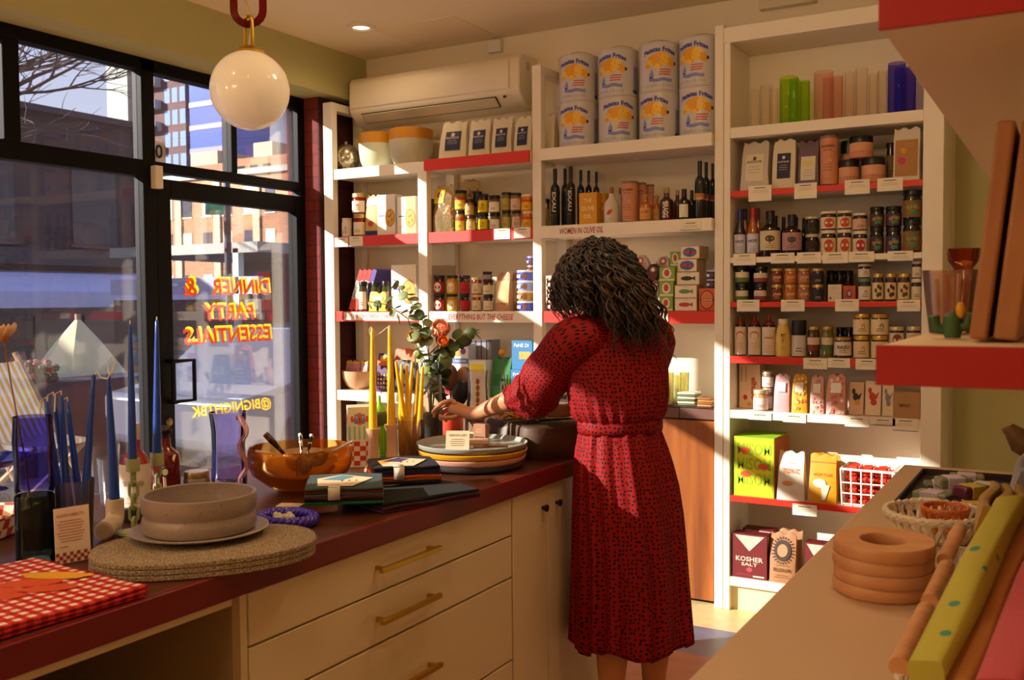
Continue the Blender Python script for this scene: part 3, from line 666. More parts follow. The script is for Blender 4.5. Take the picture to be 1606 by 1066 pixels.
def pastabox(u0, u1, vt, vb, y, z, label, c2='#ede3d0'):
    def mk(w, h):
        q = [('r', 0, w*.499, 0, h*.999, 1, .0003), ('d', w*.22, h*.42, w*.28, w*.40, 3), ('d', w*.22, h*.42, w*.25, w*.36, 2, .0018)]
        for k in range(9): q.append(('d', w*(.22+.17*cos(k*2.4)*(k/9)**.5), h*.42+w*.25*sin(k*2.4)*(k/9)**.5, w*.06, w*.05, 3 if k % 2 else 4, .0022+.0001*k))
        return q+[('r', -w*.42, -w*.08, h*.46, h*.49, 5), ('l', -w*.2, h*.2, w*.4, 1, .01, 6, .004)]
    carton(u0, u1, vt, vb, y, z, .07, label, ['#f0e9da', c2, '#d9a63c', '#b87818', '#e8bf5c', '#4a62b0', '#9a917e'], mk, cat='pasta box')
pastabox(592, 620, 305, 367, YS+.03, Z1, 'white pasta box with a round window beside the tan bag')
pastabox(623, 652, 308, 365, YS+.03, Z1, 'white and tan pasta box with a round window against the post', '#d8b27a')
# --- bay two, second shelf
carton(669, 679, 312, 361, YS+.05, Z1, .1, 'narrow dark brown box behind the short post', ['#4a3028'], cat='box')
CLR = GL('#efe0bd', .7, .12, .22, '#e8cf9a')
def pasta_bag(u0, u1, vt, vb, y, label, seed, cols):
    o, x, yy, zt, w, h = pouch(u0, u1, vt, vb, y, Z1, .085, label, ['#e8cf9a', '#e8c21c', '#8a5a1c'], (lambda w, h: [('r', -w*.48, w*.05, h*.62, h*.93, 1), ('d', -w*.2, h*.8, w*.13, w*.13, 2)]) if seed == 3 else None, cat='pasta', clear=CLR, seed=seed, taper=.7, wob=.2)
    rn = random.Random(seed); b = MB()
    for k in range(120):
        s = rn.random()**.8*.8; px = (rn.random()-.5)*w*(.92-.3*s); py = (rn.random()-.5)*.055*(1-s*.8); c_ = Vector((px, py, .006+s*h)); d = Vector((rn.random()-.5, rn.random()-.5, rn.random()-.5)).normalized()*.011
        mi = 1 if s < .28 and rn.random() < .7 else (2 if rn.random() < .15 else 0)
        n_ = d.orthogonal().normalized()*.0035; b.tube([c_-d, c_-d*.4+n_, c_+d*.4-n_, c_+d], .004, 5, mi=mi)
    b.build('pasta', [C(q, .5) for q in cols], o); bpy.context.view_layer.update(); o.children[-1]['kind'] = 'stuff'
pasta_bag(677, 709, 290, 361, YS+.03, 'clear bag of curly pasta with a yellow tag by the short post', 3, ('#d9a24c', '#9aa04c', '#c8601c'))
pasta_bag(709, 752, 282, 355, YS+.155, 'clear bag of striped pasta standing behind the jar stacks', 5, ('#c98a3c', '#6a4a22', '#b0501c'))
def pair(ul, uu, y, z, lo, up, **kw):
    t = jar(*ul, y, z, lo, **kw); kw2 = dict(kw); kw2.pop('dims', None)
    k = dict(kw); u0, u1, vt, vb = uu; zt = aY((u0+u1)/2, vt, y).z
    h = max(.03, zt-t[3]); return t, jar(0, 0, 0, 0, y, t[3]+.0005, up, **{**k, 'dims': (t[1]+(( (u0+u1)-(ul[0]+ul[1]))/2*mpp(u0, vb, y)), (u1-u0)*mpp(u0, vb, y), h)})
pair((714, 730, 330, 361), (714, 733, 299, 330), yf, Z1, 'lower tall antipasto jar with yellow label beside the pasta bag', 'upper tall antipasto jar with black lid beside the pasta bag', body='#9a8230', lab='#e2c03c', lf=.16, motif='band')
pair((731, 747, 338, 360), (729, 744, 313, 337), yf-.012, Z1, 'lower mustard jar with tan label in the short stack', 'upper mustard jar with tan label in the short stack', body='#a86c1e', lab='#c8a468')
jar(742, 757, 300, 358, yf+.06, Z1, 'tall dark jar standing behind the mustard stack', body='#3a2412', lab='#8a7a3c')
pair((750, 767, 335, 359), (750, 767, 305, 334), yf, Z1, 'lower jar with a bright yellow speckled label', 'upper jar with a bright yellow speckled label', body='#3a3012', lab='#f0d414', motif='leaf', mc='#3a3a1c', lf=.14)
pair((768, 785, 334, 358), (767, 785, 307, 333), yf, Z1, 'lower olive jar with white label beside the yellow jars', 'upper olive jar with white label beside the yellow jars', body='#7a6a2c', lab='#eee4d0')
pair((787, 802, 331, 357), (787, 803, 302, 330), yf+.02, Z1, 'lower green pickle jar beside the white labelled jars', 'upper green pickle jar beside the white labelled jars', body='#6a6420', lab='#b8a84c', lf=.13)
pair((803, 818, 331, 357), (801, 818, 303, 330), yf-.015, Z1, 'lower jar with pale pink label in the pantry row', 'upper jar with pale pink label in the pantry row', body='#8a6a3c', lab='#d8b49a', lf=.14)
pair((819, 836, 331, 356), (818, 836, 305, 330), yf, Z1, 'lower orange spread jar with cream lid against the post', 'upper orange spread jar with cream lid against the post', body='#e08a14', lab='#f0b41c', lid='#efe0c4', motif='band', mc='#d8401c', lf=.14)
jar(850, 863, 312, 358, yf+.03, Z1, 'amber jar with dark lid beside the black oil bottles', body='#8a4a14', lab='#b08a3c', lf=.15)
# --- bay one, third shelf: leaning books, jars, yellow packet, pasta box
def book(k, x, label, blue):
    w = .030; L = .245; ang = radians(20)
    t = thing('cookbook', label, 'book', (x, YS+.082, Z2+.0115), rot=(0, ang, 0))
    MB().box(0, w, 0, .17, 0, L).build('cover', C('#a8322a' if not blue else '#4a3c8c', .5), t, bevel=.0015)
    b = MB(); m = plane_map(0)
    b.rect(m, .0005, w-.0005, .001, L*.28, 0, nx=1); b.rect(m, .0005, w-.0005, L*.28, L*.72, 1 if not blue else 3, nx=1); b.rect(m, .0005, w-.0005, L*.72, L-.001, 2 if not blue else 3, nx=1)
    b.text(m, ('SPAGHETTI', 'SARDINES', 'POLPETTE', '')[k], w/2, L*.5, w=L*.40, h=w*.62, mi=4, rot=pi/2, bold=.02) if k < 3 else None
    b.build('spine_print', [C(q, .6) for q in ('#d0482c', '#eadfd0', '#b02a20', '#5a4a9a', '#23202c')], t)
for k, lb in enumerate(('red and white cookbook leaning against the brick side', 'red and white cookbook, second in the leaning row', 'red and white cookbook, third in the leaning row', 'purple cookbook last in the leaning row')):
    book(k, -3.628+k*.0326, lb, k == 3)
kw = dict(body='#4a4a1c', lab='#eadfc6', lid='#15130f', lf=.16)
jar(563, 577, 441, 487, YS+.046, Z2, 'tall olive jar with white label at the foot of the books', **kw)
jar(582, 597, 441, 486, YS+.052, Z2, 'dark capped pickle jar behind the yellow packet', **kw)
jar(599, 612, 441, 484, YS+.052, Z2, 'dark capped pickle jar between yellow packet and pasta box', **{**kw, 'lab': '#c8b88c'})
pouch(578, 606, 459, 487, YS+.003, Z2, .020, 'small bright yellow packet in front of the pickle jars', ['#f0bc14', '#d8d2b0', '#3c5a2c'], lambda w, h: [('d', 0, h*.4, w*.2, h*.2, 2), ('r', -w*.3, w*.3, h*.6, h*.8, 1)], seed=9, cat='packet')
pastabox(614, 653, 415, 488, YS+.03, Z2, 'large white pasta box with a round window behind the eucalyptus', '#efe2c4')
# --- bay two, third shelf
carton(671, 697, 416, 487, YS+.105, Z2, .12, 'plain grey-brown box behind the red labelled jars', ['#b09a84'])
kw = dict(lf=.15)
pair((680, 699, 461, 487), (680, 699, 432, 460), yf, Z2, 'lower dark jar with red and white label', 'upper dark jar with red and white label', body='#3a1410', lab='#a8241c', motif='disc', mc='#efe6d8', **kw)
pair((701, 719, 461, 487), (701, 719, 432, 460), yf, Z2, 'lower yellow mustard jar with white emblem', 'upper yellow mustard jar with white emblem', body='#c8921c', lab='#e0aa1c', motif='disc', mc='#f0e6d0', **kw)
pair((721, 738, 462, 487), (721, 738, 432, 461), yf, Z2, 'lower black jar with plain red label', 'upper black jar with plain red label', body='#1a0c0c', lab='#b81c24', **kw)
pair((740, 757, 462, 486), (740, 757, 435, 461), yf, Z2, 'lower red-brown jar with cream label and cream lid', 'upper red-brown jar with cream label and cream lid', body='#9a3418', lab='#e0cca0', lid='#d8c49c', **kw)
tq = pair((758, 775, 463, 486), (758, 775, 439, 462), yf, Z2, 'lower wide brown jar with white label', 'middle brown jar with white label under the small jam jar', body='#5a2c14', lab='#e6d6b4', lid='#2a1812', **kw)
jar(0, 0, 0, 0, yf, tq[1][3]+.0005, 'small dark jam jar on top of the brown jars', body='#241428', lab='#9a8c98', dims=(tq[1][1]-.006, .052, .043), lid='#1a1420')
def nutbag(u0, u1, vt, vb, y, label, seed):
    pouch(u0, u1, vt, vb, y, Z2, .06, label, ['#b98a54', '#d8b47c', '#8a6a40'], lambda w, h: [('r', -w*.46, w*.46, h*.22, h*.80, 1), ('l', 0, h*.66, w*.6, 3, h*.06, 2, .0016)], clear=C('#b8824a', .35, var=.5, scale=120, bump=.5), seed=seed, taper=.85, cat='bag of nuts')
nutbag(776, 799, 428, 488, YS+.02, 'clear bag of nuts with kraft label beside the jars', 12)
nutbag(800, 811, 428, 484, YS+.09, 'narrow bag of nuts tucked beside the blue tubs', 13)
def tub(u0, u1, z, y, h, label, body, lid, rim=None, x=None, d=None, mc=None):
    xx = x if x is not None else aY((u0+u1)/2, 460, y).x; dd = d or (u1-u0)*mpp(u0, 460, y); r = dd/2
    t = thing('food_tub', label, 'tub', (xx, y, z)); b = MB(); b.lathe([(0, 0), (r*.86, 0), (r*.96, h*.8), (0, h*.8)], 20); b.build('tub_body', C(body, .4), t)
    b = MB(); b.lathe([(0, h*.8), (r, h*.8), (r, h*.96), (r*.94, h), (0, h)], 20); b.build('lid', C(lid, .4), t)
    b = MB(); m = cyl_map(r*.93); b.disc(m, r*.35, h*.42, r*.3, h*.28, 0, e=.0035); b.rect(m, -r*.9, -r*.1, h*.25, h*.55, 1, .0035); b.build('printed_band', [C(mc or '#7a4a24', .5), C('#dcd6dc', .6)], t)
    return xx, dd, z+h
zz = Z2
for k, (lb, bd, ld) in enumerate((('blue tub at the bottom of the stack against the post', '#3c48b8', '#d8d8e8'), ('brown and gold tub, second from the bottom of the stack', '#a87a3c', '#d8c08c'), ('pale blue tub, third from the bottom of the stack', '#8c9ad8', '#dcdcec'), ('blue tub at the top of the main stack', '#5460c8', '#d8d8ec'))):
    x_, d_, zz = tub(811, 837, zz, yf, .052, lb, bd, ld); zz += .0005
zz = Z2
for k, (lb, bd, ld) in enumerate((('blue tub at the bottom of the rear stack', '#3c48b8', '#d8d8e8'), ('brown tub, second in the rear stack', '#7a4a24', '#c8b08c'), ('pale blue tub, third in the rear stack', '#8c9ad8', '#dcdcec'), ('blue tub, fourth in the rear stack', '#5460c8', '#d8d8ec'), ('brown tub, second from the top of the rear stack', '#8a4a1c', '#c8b08c'), ('blue tub at the very top of the rear stack', '#3c44b0', '#a8acdc'))):
    x_, d_, zz = tub(826, 842, zz, yf+.085, .047, lb, bd, ld); zz += .0005
zz = Z2
for k, lb in enumerate(('round brown tub beside the post, lowest', 'round brown tub beside the post, second', 'round brown tub beside the post, third')):
    x_, d_, zz = tub(857, 883, zz, yf, .055, lb, '#5a3018', '#c8a878'); zz += .0005
b = MB(); b.ball((0, 0, .02), (.035, .02, .02), 14); c = aY(893, 480, YS+.05)
tag(b.build('foil_packet', C('#c89a3c', .3, .8, bump=.8, scale=60), None, (c.x, YS+.05, Z2)), 'small gold foil packet on the red shelf beside her hair', 'packet')
# --- bay three, oil shelf
yo = YS+.045
def exau(u0, u1, vt, vb, label, y=yo, txt='EXAU'):
    bottle(u0, u1, vt, vb, y, Z1, label, 'square', body='#0b0b0b', cap='#0a0a0a', capw=.42, capz=.80, txt=txt, vert=True, lb=(.22, .62), lab='#16140f' if txt else None, tcol='#cfc6b4', arc=.9)
exau(863, 879, 264, 353, 'black olive oil bottle with white vertical lettering beside the post')
exau(888, 903, 261, 352, 'black olive oil bottle with white vertical lettering beside the yellow tin')
for (u0, u1, vt, vb, dy), lb in zip(((880, 893, 264, 348, .1), (905, 917, 266, 348, .11), (918, 929, 267, 346, .12), (930, 941, 269, 345, .13)), ('black oil bottle standing behind the two lettered bottles', 'black oil bottle behind the yellow tin, first', 'black oil bottle behind the yellow tin, second', 'black oil bottle behind the yellow tin, third')):
    exau(u0, u1, vt, vb, lb, yo+dy, None)
def oiltin(u0, u1, vt, vb, y, label):
    mk = lambda w, h: [('t', 'THE', 0, h*.75, w*.5, h*.13, 1), ('t', 'OLIVE', 0, h*.5, w*.74, h*.13, 1), ('t', 'OIL', 0, h*.25, w*.46, h*.13, 1)]
    o, *_ = carton(u0, u1, vt, vb, y, Z1, .055, label, ['#d99a0c', '#efdca0'], mk, cat='oil tin', name='oil_tin')
    h = o.dimensions.z
oiltin(908, 936, 302, 352, YS-.012, 'yellow square olive oil tin with white lettering')
oiltin(937, 950, 303, 349, YS+.06, 'yellow square olive oil tin half hidden beside the first')
mkw = lambda r, h: [('p', [(-r*.55, h*.24), (-r*.2, h*.36), (r*.3, h*.38), (r*.25, h*.30), (-r*.1, h*.22)], 1), ('l', 0, h*.12, r*.8, 2, .006, 2, .001)]
bottle(947, 971, 293, 349, YS+.02, Z1, 'white ceramic oil bottle with a red mark beside the yellow tin', 'flask', body='#d8cabc', cap='#9a5a2c', capz=.80, capw=.3, mk=mkw, ink='#8a8078', glassy=False)
bottle(965, 980, 294, 345, YS+.10, Z1, 'white ceramic oil bottle behind the first white one', 'flask', body='#cfc0b2', cap='#9a5a2c', capz=.80, capw=.3, glassy=False)
def tube_can(u0, u1, vt, vb, y, z, label):
    x, d, h = plc(u0, u1, vt, vb, y, z); r = d/2; t = thing('cardboard_tube', label, 'canister', (x, y, z))
    b = MB(); b.cyl(r, .004, h-.008, 24); b.build('tube_body', C('#cf8a66', .6), t)
    b = MB(); b.cyl(r*1.01, h-.012, h, 24); b.build('lid', C('#8a6450', .5), t); b = MB(); b.cyl(r*1.01, 0, .005, 24); b.build('base_rim', C('#1f1714', .5), t)
    b = MB(); m = cyl_map(r); b.text(m, 'JACOBSEN', 0, h*.78, w=r*1.5, mi=0, bold=.03); b.text(m, 'SALT CO', 0, h*.71, w=r*.9, mi=0, bold=.02); b.lines(m, 0, h*.42, r*1.1, 3, .012, 0, .0016); b.disc(m, r*.3, h*.5, r*.1, r*.06, 1); b.lines(m, 0, h*.14, r*.8, 2, .008, 0, .001)
    b.build('printed_label', [C('#4a2c28', .7), C('#e6c8b0', .7)], t)
tube_can(975, 1001, 284, 347, YS+.035, Z1, 'tall salmon pink cardboard tube on the oil shelf')
tube_can(1000, 1014, 286, 343, YS+.12, Z1, 'salmon pink tube standing behind the first tube')
tube_can(1014, 1026, 289, 341, YS+.175, Z1, 'salmon pink tube at the back beside the amber bottles')
am = dict(prof='squat', capshape='ball', cap='#b8844c')
bottle(1003, 1022, 304, 346, YS+.02, Z1, 'amber vinegar bottle with round stopper and red label', body='#b8661a', lab='#d8a050', txt='ACID', tcol='#c8301c', **am)
bottle(1023, 1037, 306, 342, YS+.09, Z1, 'amber vinegar bottle with round stopper standing behind', body='#b8661a', lab='#d8a050', **am)
bottle(1034, 1057, 294, 343, YS+.035, Z1, 'brown square bottle with cork and white vertical writing', 'squat', body='#4a1c0c', cap='#b08850', capz=.84, txt='BRAGG', vert=True, lb=(.05, .6), tcol='#efe0d0')
bottle(1055, 1070, 298, 339, YS+.12, Z1, 'brown corked bottle half hidden behind the white labelled one', 'squat', body='#5a2410', cap='#b08850', capz=.84)
bottle(1063, 1083, 296, 341, YS+.03, Z1, 'dark bottle with square white label on the oil shelf', 'squat', body='#120c0c', cap='#0c0a0a', capz=.70, lab='#e6dcc4', lb=(.08, .5), arc=.8)
bottle(1078, 1092, 298, 338, YS+.11, Z1, 'dark capped bottle behind the white labelled bottle', 'squat', body='#120c0c', cap='#0c0a0a', capz=.70)
for (u0, u1, vt, vb, dy), lb in zip(((1089, 1106, 252, 340, .03), (1101, 1114, 254, 338, .11), (1112, 1123, 256, 336, .17)), ('tall black wine-style bottle with gold label, first of three', 'tall black bottle behind the gold labelled one', 'tall black bottle at the back against the post')):
    bottle(u0, u1, vt, vb, YS+dy, Z1, lb, 'square', body='#0c0a0a', cap='#0b0a0a', capz=.74, capw=.42, lab='#b8741c' if dy < .1 else '#8a3c1c', lb=(.33, .44))
# --- bay three, third shelf
FSY = (.165, .118, .165, .075, .075, .030)
FISH = (('#c4b8ac', '#a83c30'), ('#3a2430', '#8a3c2c'), ('#c8b4a4', '#a02c24'), ('#c86038', '#2a3c6a'), ('#d8c4b4', '#c85a3c'), ('#e0d0c4', '#d8502c'))
def fish(u, v, w, h, y, lean, k, label):
    y = YS+FSY[k]; c = aY(u, v, y); m = mpp(u, v, y); W_, H_ = w*m, h*m; c.z = max(c.z, Z2+.5*H_*cos(lean)+.42*W_*abs(sin(lean))+.004)
    t = thing('fish_pouch', label, 'pouch', (c.x, y, c.z), rot=(-.12, lean, 0)); b = MB()
    out = [(0, .5), (.3, .42), (.46, .15), (.42, -.2), (.22, -.36), (.38, -.5), (0, -.43), (-.38, -.5), (-.22, -.36), (-.42, -.2), (-.46, .15), (-.3, .42)]
    R_ = [[Vector((a*W_*s, yy, q*H_*s)) for a, q in out] for s, yy in ((.80, -.017), (.95, -.010), (1, 0), (.95, .010), (.8, .017))]
    b.loft(R_); b.build('pouch_body', C(FISH[k][0], .35, var=.1, scale=30), t)
    b = MB(); mp = plane_map(-.0175); rn = random.Random(k); b.disc(mp, 0, H_*.25, W_*.2, W_*.2, 1); b.disc(mp, 0, H_*.25, W_*.11, W_*.11, 0, 3*EPS)
    for q in range(6): z_ = -H_*.30+q*H_*.075; b.rect(mp, -W_*.3, W_*.3, z_, z_+H_*.032, 1, nx=2)
    b.build('printed_scales', [C('#efe4d8', .5), C(FISH[k][1], .5)], t)
for q in ((1009, 420, 30, 44, YS+.10, -.3, 0, 'grey fish-shaped pouch at the top of the heap beside her hair'), (1022, 434, 28, 44, YS+.06, .35, 1, 'dark fish-shaped pouch in the middle of the heap'), (1040, 419, 28, 36, YS+.15, .2, 2, 'white fish-shaped pouch behind the green boxes'),
          (1027, 455, 24, 34, YS+.07, .5, 3, 'orange fish-shaped pouch beside the green boxes'), (1008, 452, 26, 44, YS+.07, .1, 4, 'pale fish-shaped pouch standing lower in the heap'), (1020, 470, 30, 40, YS+.015, .25, 5, 'white and orange fish-shaped pouch at the front of the heap')): fish(*q)
gm = ['#8aa84a', '#e8e0c8', '#c83c30', '#d8e09a']
gk = lambda w, h: [('d', 0, h*.55, w*.3, h*.36, 1), ('d', 0, h*.58, w*.17, h*.24, 2, .0018), ('r', -w*.48, w*.48, h*.04, h*.16, 3)]
zt = Z2
for k, (u0, u1, dz, lb) in enumerate(((1034, 1055, .068, 'bottom green fish tin carton'), (1034, 1056, .071, 'middle green fish tin carton'), (1034, 1058, .068, 'top green fish tin carton of the front stack'))):
    a = aY(u0, 480, YS+.02); e = aY(u1, 480, YS+.02); carton(0, 0, 0, 0, YS+.02, zt, .1, lb, gm, gk, dims=(a.x, e.x-a.x, dz)); zt += dz+.0006
zt = Z2
for k in range(4):
    a = aY(1051, 470, YS+.13); e = aY(1067, 470, YS+.13); carton(0, 0, 0, 0, YS+.13, zt, .1, 'green fish carton in the rear stack, '+('lowest', 'second', 'third', 'topmost')[k], gm, gk, dims=(a.x, e.x-a.x, .0705)); zt += .071
KR = ['#c8a47c', '#e8dcc4', '#3c6aa8', '#b83c3c', '#6a8a4a', '#2a2420']
def kr(k): return lambda w, h: [('r', -w*.47, w*.47, h*.06, h*.94, 1), ] + ([('d', 0, h*.5, w*.36, h*.36, 2), ('d', -w*.1, h*.52, w*.2, h*.14, 3, .002), ('d', w*.15, h*.45, w*.16, h*.12, 3, .002)] if k < 2 else [('d', -w*.05, h*.5, w*.26, h*.17, (5, 4, 3)[k-2]), ('p', [(w*.15, h*.5), (w*.32, h*.68), (w*.32, h*.32)], (5, 4, 3)[k-2]), ('l', 0, h*.85, w*.3, 1, .01, 5, .0012)])
zt = Z2
for k, (u0, u1, y, lb) in enumerate(((1058, 1093, YS+.02, 'lowest kraft sardine box with orange fish'), (1058, 1093, YS+.02, 'kraft sardine box with green fish, second in the stack'), (1061, 1097, YS+.035, 'kraft box with black octopus, middle of the stack'), (1062, 1093, YS+.045, 'kraft sardine box with blue print, second from the top'), (1067, 1097, YS+.05, 'kraft sardine box with blue print, top of the stack'))):
    a = aY(u0, 470, y); e = aY(u1, 470, y); carton(0, 0, 0, 0, y, zt, .13, lb, KR, kr((4, 3, 2, 1, 0)[k]), dims=(a.x, e.x-a.x, .0605)); zt += .0611
a = aY(1096, 480, YS+.02); e = aY(1122, 480, YS+.02)
t = thing('round_tin', 'orange fish tin with a round emblem at the shelf end', 'tin', ((a.x+e.x)/2, YS+.02, Z2)); wv = e.x-a.x
MB().box(-wv/2, wv/2, 0, .09, 0, .105).build('tin_body', C('#c8581c', .4), t, bevel=.004)
b = MB(); m = plane_map(0); b.disc(m, 0, .052, wv*.42, .045, 0); b.disc(m, 0, .052, wv*.37, .040, 1, 3*EPS); b.rect(m, -wv*.4, wv*.4, .046, .058, 0, 4*EPS); b.text(m, 'SARDINES', 0, .052, w=wv*.66, mi=2, e=5*EPS, bold=.03); b.build('printed_emblem', [C('#5a1c14', .5), C('#d8702c', .5), C('#e8c88c', .5)], t)
for k in range(2): tub(1105, 1121, Z2+.106+k*.042, YS+.06, .0415, ('dark blue small tin on the orange tin', 'dark blue small tin at the top of the shelf end')[k], '#24246a', '#b8b4c8', d=.045, x=(a.x+e.x)/2+.008)
# --- bay one, lowest visible shelf
xb = aY(562, 612, YS+.12); rb = 25*mpp(557, 600, YS+.1)
t = thing('mixing_bowl', 'blush pink bowl filled with snack packets on the low shelf', 'bowl', (xb.x, YS+.12, Z3))
b = MB(); hb_ = .105; b.lathe([(0, 0), (rb*.5, 0), (rb*.75, hb_*.2), (rb*.95, hb_*.6), (rb, hb_), (rb*.96, hb_), (rb*.9, hb_*.6), (rb*.7, hb_*.25), (0, hb_*.1)], 36); b.build('bowl_body', C('#e0b48c', .4), t)
for k, (dx, dy, rz_, rx, c1, c2, lb) in enumerate(((-.056, -.022, .05, -.18, '#d8a0a8', '#c82c3c', 'pink snack packet leaning in the blush bowl, nearest the brick'), (-.001, -.03, 0, -.18, '#d896a0', '#c02838', 'pink snack packet with red letters in the blush bowl'), (.053, -.022, -.05, -.18, '#e0a8a8', '#c83040', 'pink snack packet at the post side of the blush bowl'), (-.032, .035, .05, .05, '#e8b81c', '#c83c1c', 'yellow snack packet at the back of the blush bowl'), (.034, .04, -.05, .05, '#e8c02c', '#b83018', 'yellow snack packet behind the pink ones in the bowl'))):
    p, *_ = pouch(0, 0, 0, 0, YS+.12+dy, Z3+.060, .012, lb, [c1, c2, '#e8c41c'], lambda w, h: [('t', 'POPCORN'[:5], 0, h*.5, w*.7, 0, 1), ('r', -w*.45, w*.45, h*.86, h*.97, 2)], cat='packet', dims=(xb.x+dx, .050, .10), rz=rz_, lean=rx, seed=k)
pouch(589, 613, 556, 618, YS+.03, Z3, .06, 'purple candy bag with yellow dots beside the blush bowl', ['#4a1c5c', '#e8b41c', '#d8601c'], lambda w, h: [('d', w*(-.3+.2*(k % 4)), h*(.12+.11*(k//4)), w*.06, w*.06, 1) for k in range(16)]+[('r', -w*.48, w*.48, h*.7, h*.86, 2), ('d', 0, h*.9, w*.3, h*.08, 1)], seed=21)
pouch(614, 650, 548, 606, YS+.11, Z3, .07, 'orange and yellow candy bag behind the yellow tapers', ['#d8641c', '#e8a818', '#5a1c5c'], lambda w, h: [('d', 0, h*.6, w*.36, h*.18, 1), ('r', -w*.5, w*.5, h*.15, h*.3, 2)], seed=22)
pouch(618, 652, 566, 610, YS+.015, Z3, .05, 'black pouch beside the short post on the low shelf', ['#2a2624', '#8a8478'], lambda w, h: [('r', -w*.3, w*.3, h*.3, h*.6, 1)], seed=23)
# --- bay two, lowest visible shelf
wb = ['#d4d8dc', '#4a68a8', '#d8a24c', '#e8e4d8', '#6a3c7a']
ck = lambda w, h: [('r', -w*.5, w*.5, h*.62, h*.72, 1), ('t', 'CRACKERS', 0, h*.67, w*.8, 0, 3), ('d', -w*.15, h*.82, w*.2, w*.2, 2), ('d', w*.2, h*.86, w*.16, w*.16, 4), ('r', -w*.46, w*.46, h*.30, h*.56, 3), ('d', 0, h*.18, w*.28, w*.24, 2), ('d', w*.25, h*.42, w*.14, w*.14, 1, .002), ('d', -w*.2, h*.4, w*.16, w*.16, 2, .002)]
carton(709, 735, 539, 622, YS+.02, Z3, .08, 'white and blue cracker box between flowers and white carton', wb, ck, cat='cracker box')
carton(690, 708, 566, 622, YS+.03, Z3, .08, 'red and white box hidden behind the eucalyptus', ['#a82c24', '#e6dccc', '#d8a24c'], lambda w, h: [('r', -w*.5, w*.5, h*.55, h*.75, 1), ('d', 0, h*.3, w*.3, w*.3, 2)])
for k in range(4): carton(738+k*8.4, 746+k*8.4, 534+k*-.4, 580, YS+.12, Z3, .09, 'slim grey book-shaped box, '+('first', 'second', 'third', 'fourth')[k]+' from the cracker box', ['#8f8c90', '#3a3c50'], lambda w, h: [('r', -w*.5, -w*.36, 0, h, 1), ('r', -w*.5, w*.5, h*.96, h, 1)])
carton(736, 762, 565, 625, YS-.0, Z3, .075, 'white carton with a bright yellow panel', ['#e4e0d0', '#e8dc1c', '#b8b4a4', '#d86c2c'], lambda w, h: [('r', -w*.42, w*.42, h*.70, h*.90, 1), ('l', 0, h*.55, w*.6, 2, .01, 2, .002)])
pouch(769, 800, 562, 620, YS+.03, Z3, .07, 'shiny green pouch behind the craspedia flower', ['#2c7a34', '#1c5a28', '#8ab87a'], lambda w, h: [('r', -w*.35, w*.35, h*.3, h*.6, 1)], seed=31)
pb = ['#2c7ab0', '#d8e4ec', '#d8a04a', '#1c5a94']
pk = lambda w, h: [('t', 'PaNE DI MARE'[:7], -w*.02, h*.84, w*.72, 0, 1), ('r', -w*.14, w*.42, h*.36, h*.62, 2), ('p', [(-w*.05, 0), (w*.2, h*.26), (w*.5, h*.26), (w*.5, 0)], 1), ('r', w*.0, w*.5, h*.05, h*.09, 3, .002), ('r', w*.05, w*.5, h*.15, h*.19, 3, .002)]
o_ = carton(801, 834, 580, 625, YS-.0, Z3, .07, 'lower blue cracker box against the tall post', pb, pk, cat='cracker box')
a = aY(803, 600, YS+.02); e = aY(835, 600, YS+.02)
carton(0, 0, 0, 0, YS+.02, o_[3]+.0006, .06, 'upper blue cracker box standing on the lower one', pb, pk, cat='cracker box', dims=(a.x, e.x-a.x, .148))
# --- bay three, cabinet top
Zc = .9285
carton(848, 868, 528, 580, YS+.12, Zc, .08, 'grey patterned box behind her sleeve', ['#6a6670', '#8a8690'], lambda w, h: [('r', -w*.4, w*.4, h*.1, h*.9, 1)])
bottle(889, 899, 606, 632, YS+.06, Zc, 'small teal glass bottle between her sleeve and waist', 'squat', body='#1c6a8a', cap='#1c3c5a')
def packet_stack(us, vts, y, n, cols, labels):
    a = aY(us[0], 630, y); e = aY(us[1]-1.5, 630, y); z = Zc; h = .0135
    for k in range(n):
        rn = random.Random(k+n); dx = (rn.random()-.5)*.012
        b = MB(); w = e.x-a.x; b.box(-w/2, w/2, 0, .09, 0, h*.75, 0); o = b.build('spice_packet', [C(cols[k % 2], .6), C('#e6dcc0', .7)], None, ((a.x+e.x)/2+dx, y, z), rz=(rn.random()-.5)*.2, bevel=.004, seg=2); tag(o, labels % ('lowest', 'second', 'third', 'fourth', 'fifth', 'sixth')[k], 'packet'); z += h*.78
packet_stack((1062, 1092), 0, YS+.02, 6, ('#5a6a44', '#d8d0b0'), 'flat green spice packet in the cabinet-top stack, %s from below')
packet_stack((1093, 1118), 0, YS+.015, 4, ('#b8803c', '#8a5a2c'), 'flat kraft spice packet beside the green stack, %s from below')
YCL = GL('#e6e29a', .9, .06, .18, '#e6e2a8')
for (u0, u1, vt, dy), lb in zip(((1044, 1054, 584, .05), (1057, 1066, 588, .13), (1069, 1078, 584, .19)), ('clear tumbler of straws nearest her sleeve', 'tall clear yellow tumbler behind the packets, first', 'tall clear yellow tumbler behind the packets, second')):
    x, d, h = plc(u0-3, u1+3, vt, 632, YS+dy, Zc); r = d/2; b = MB(); b.lathe([(0, .002), (r*.9, 0), (r, h), (r*.93, h), (r*.84, .006), (0, .006)], 20); tag(b.build('tumbler', YCL, None, (x, YS+dy, Zc)), lb, 'glass')
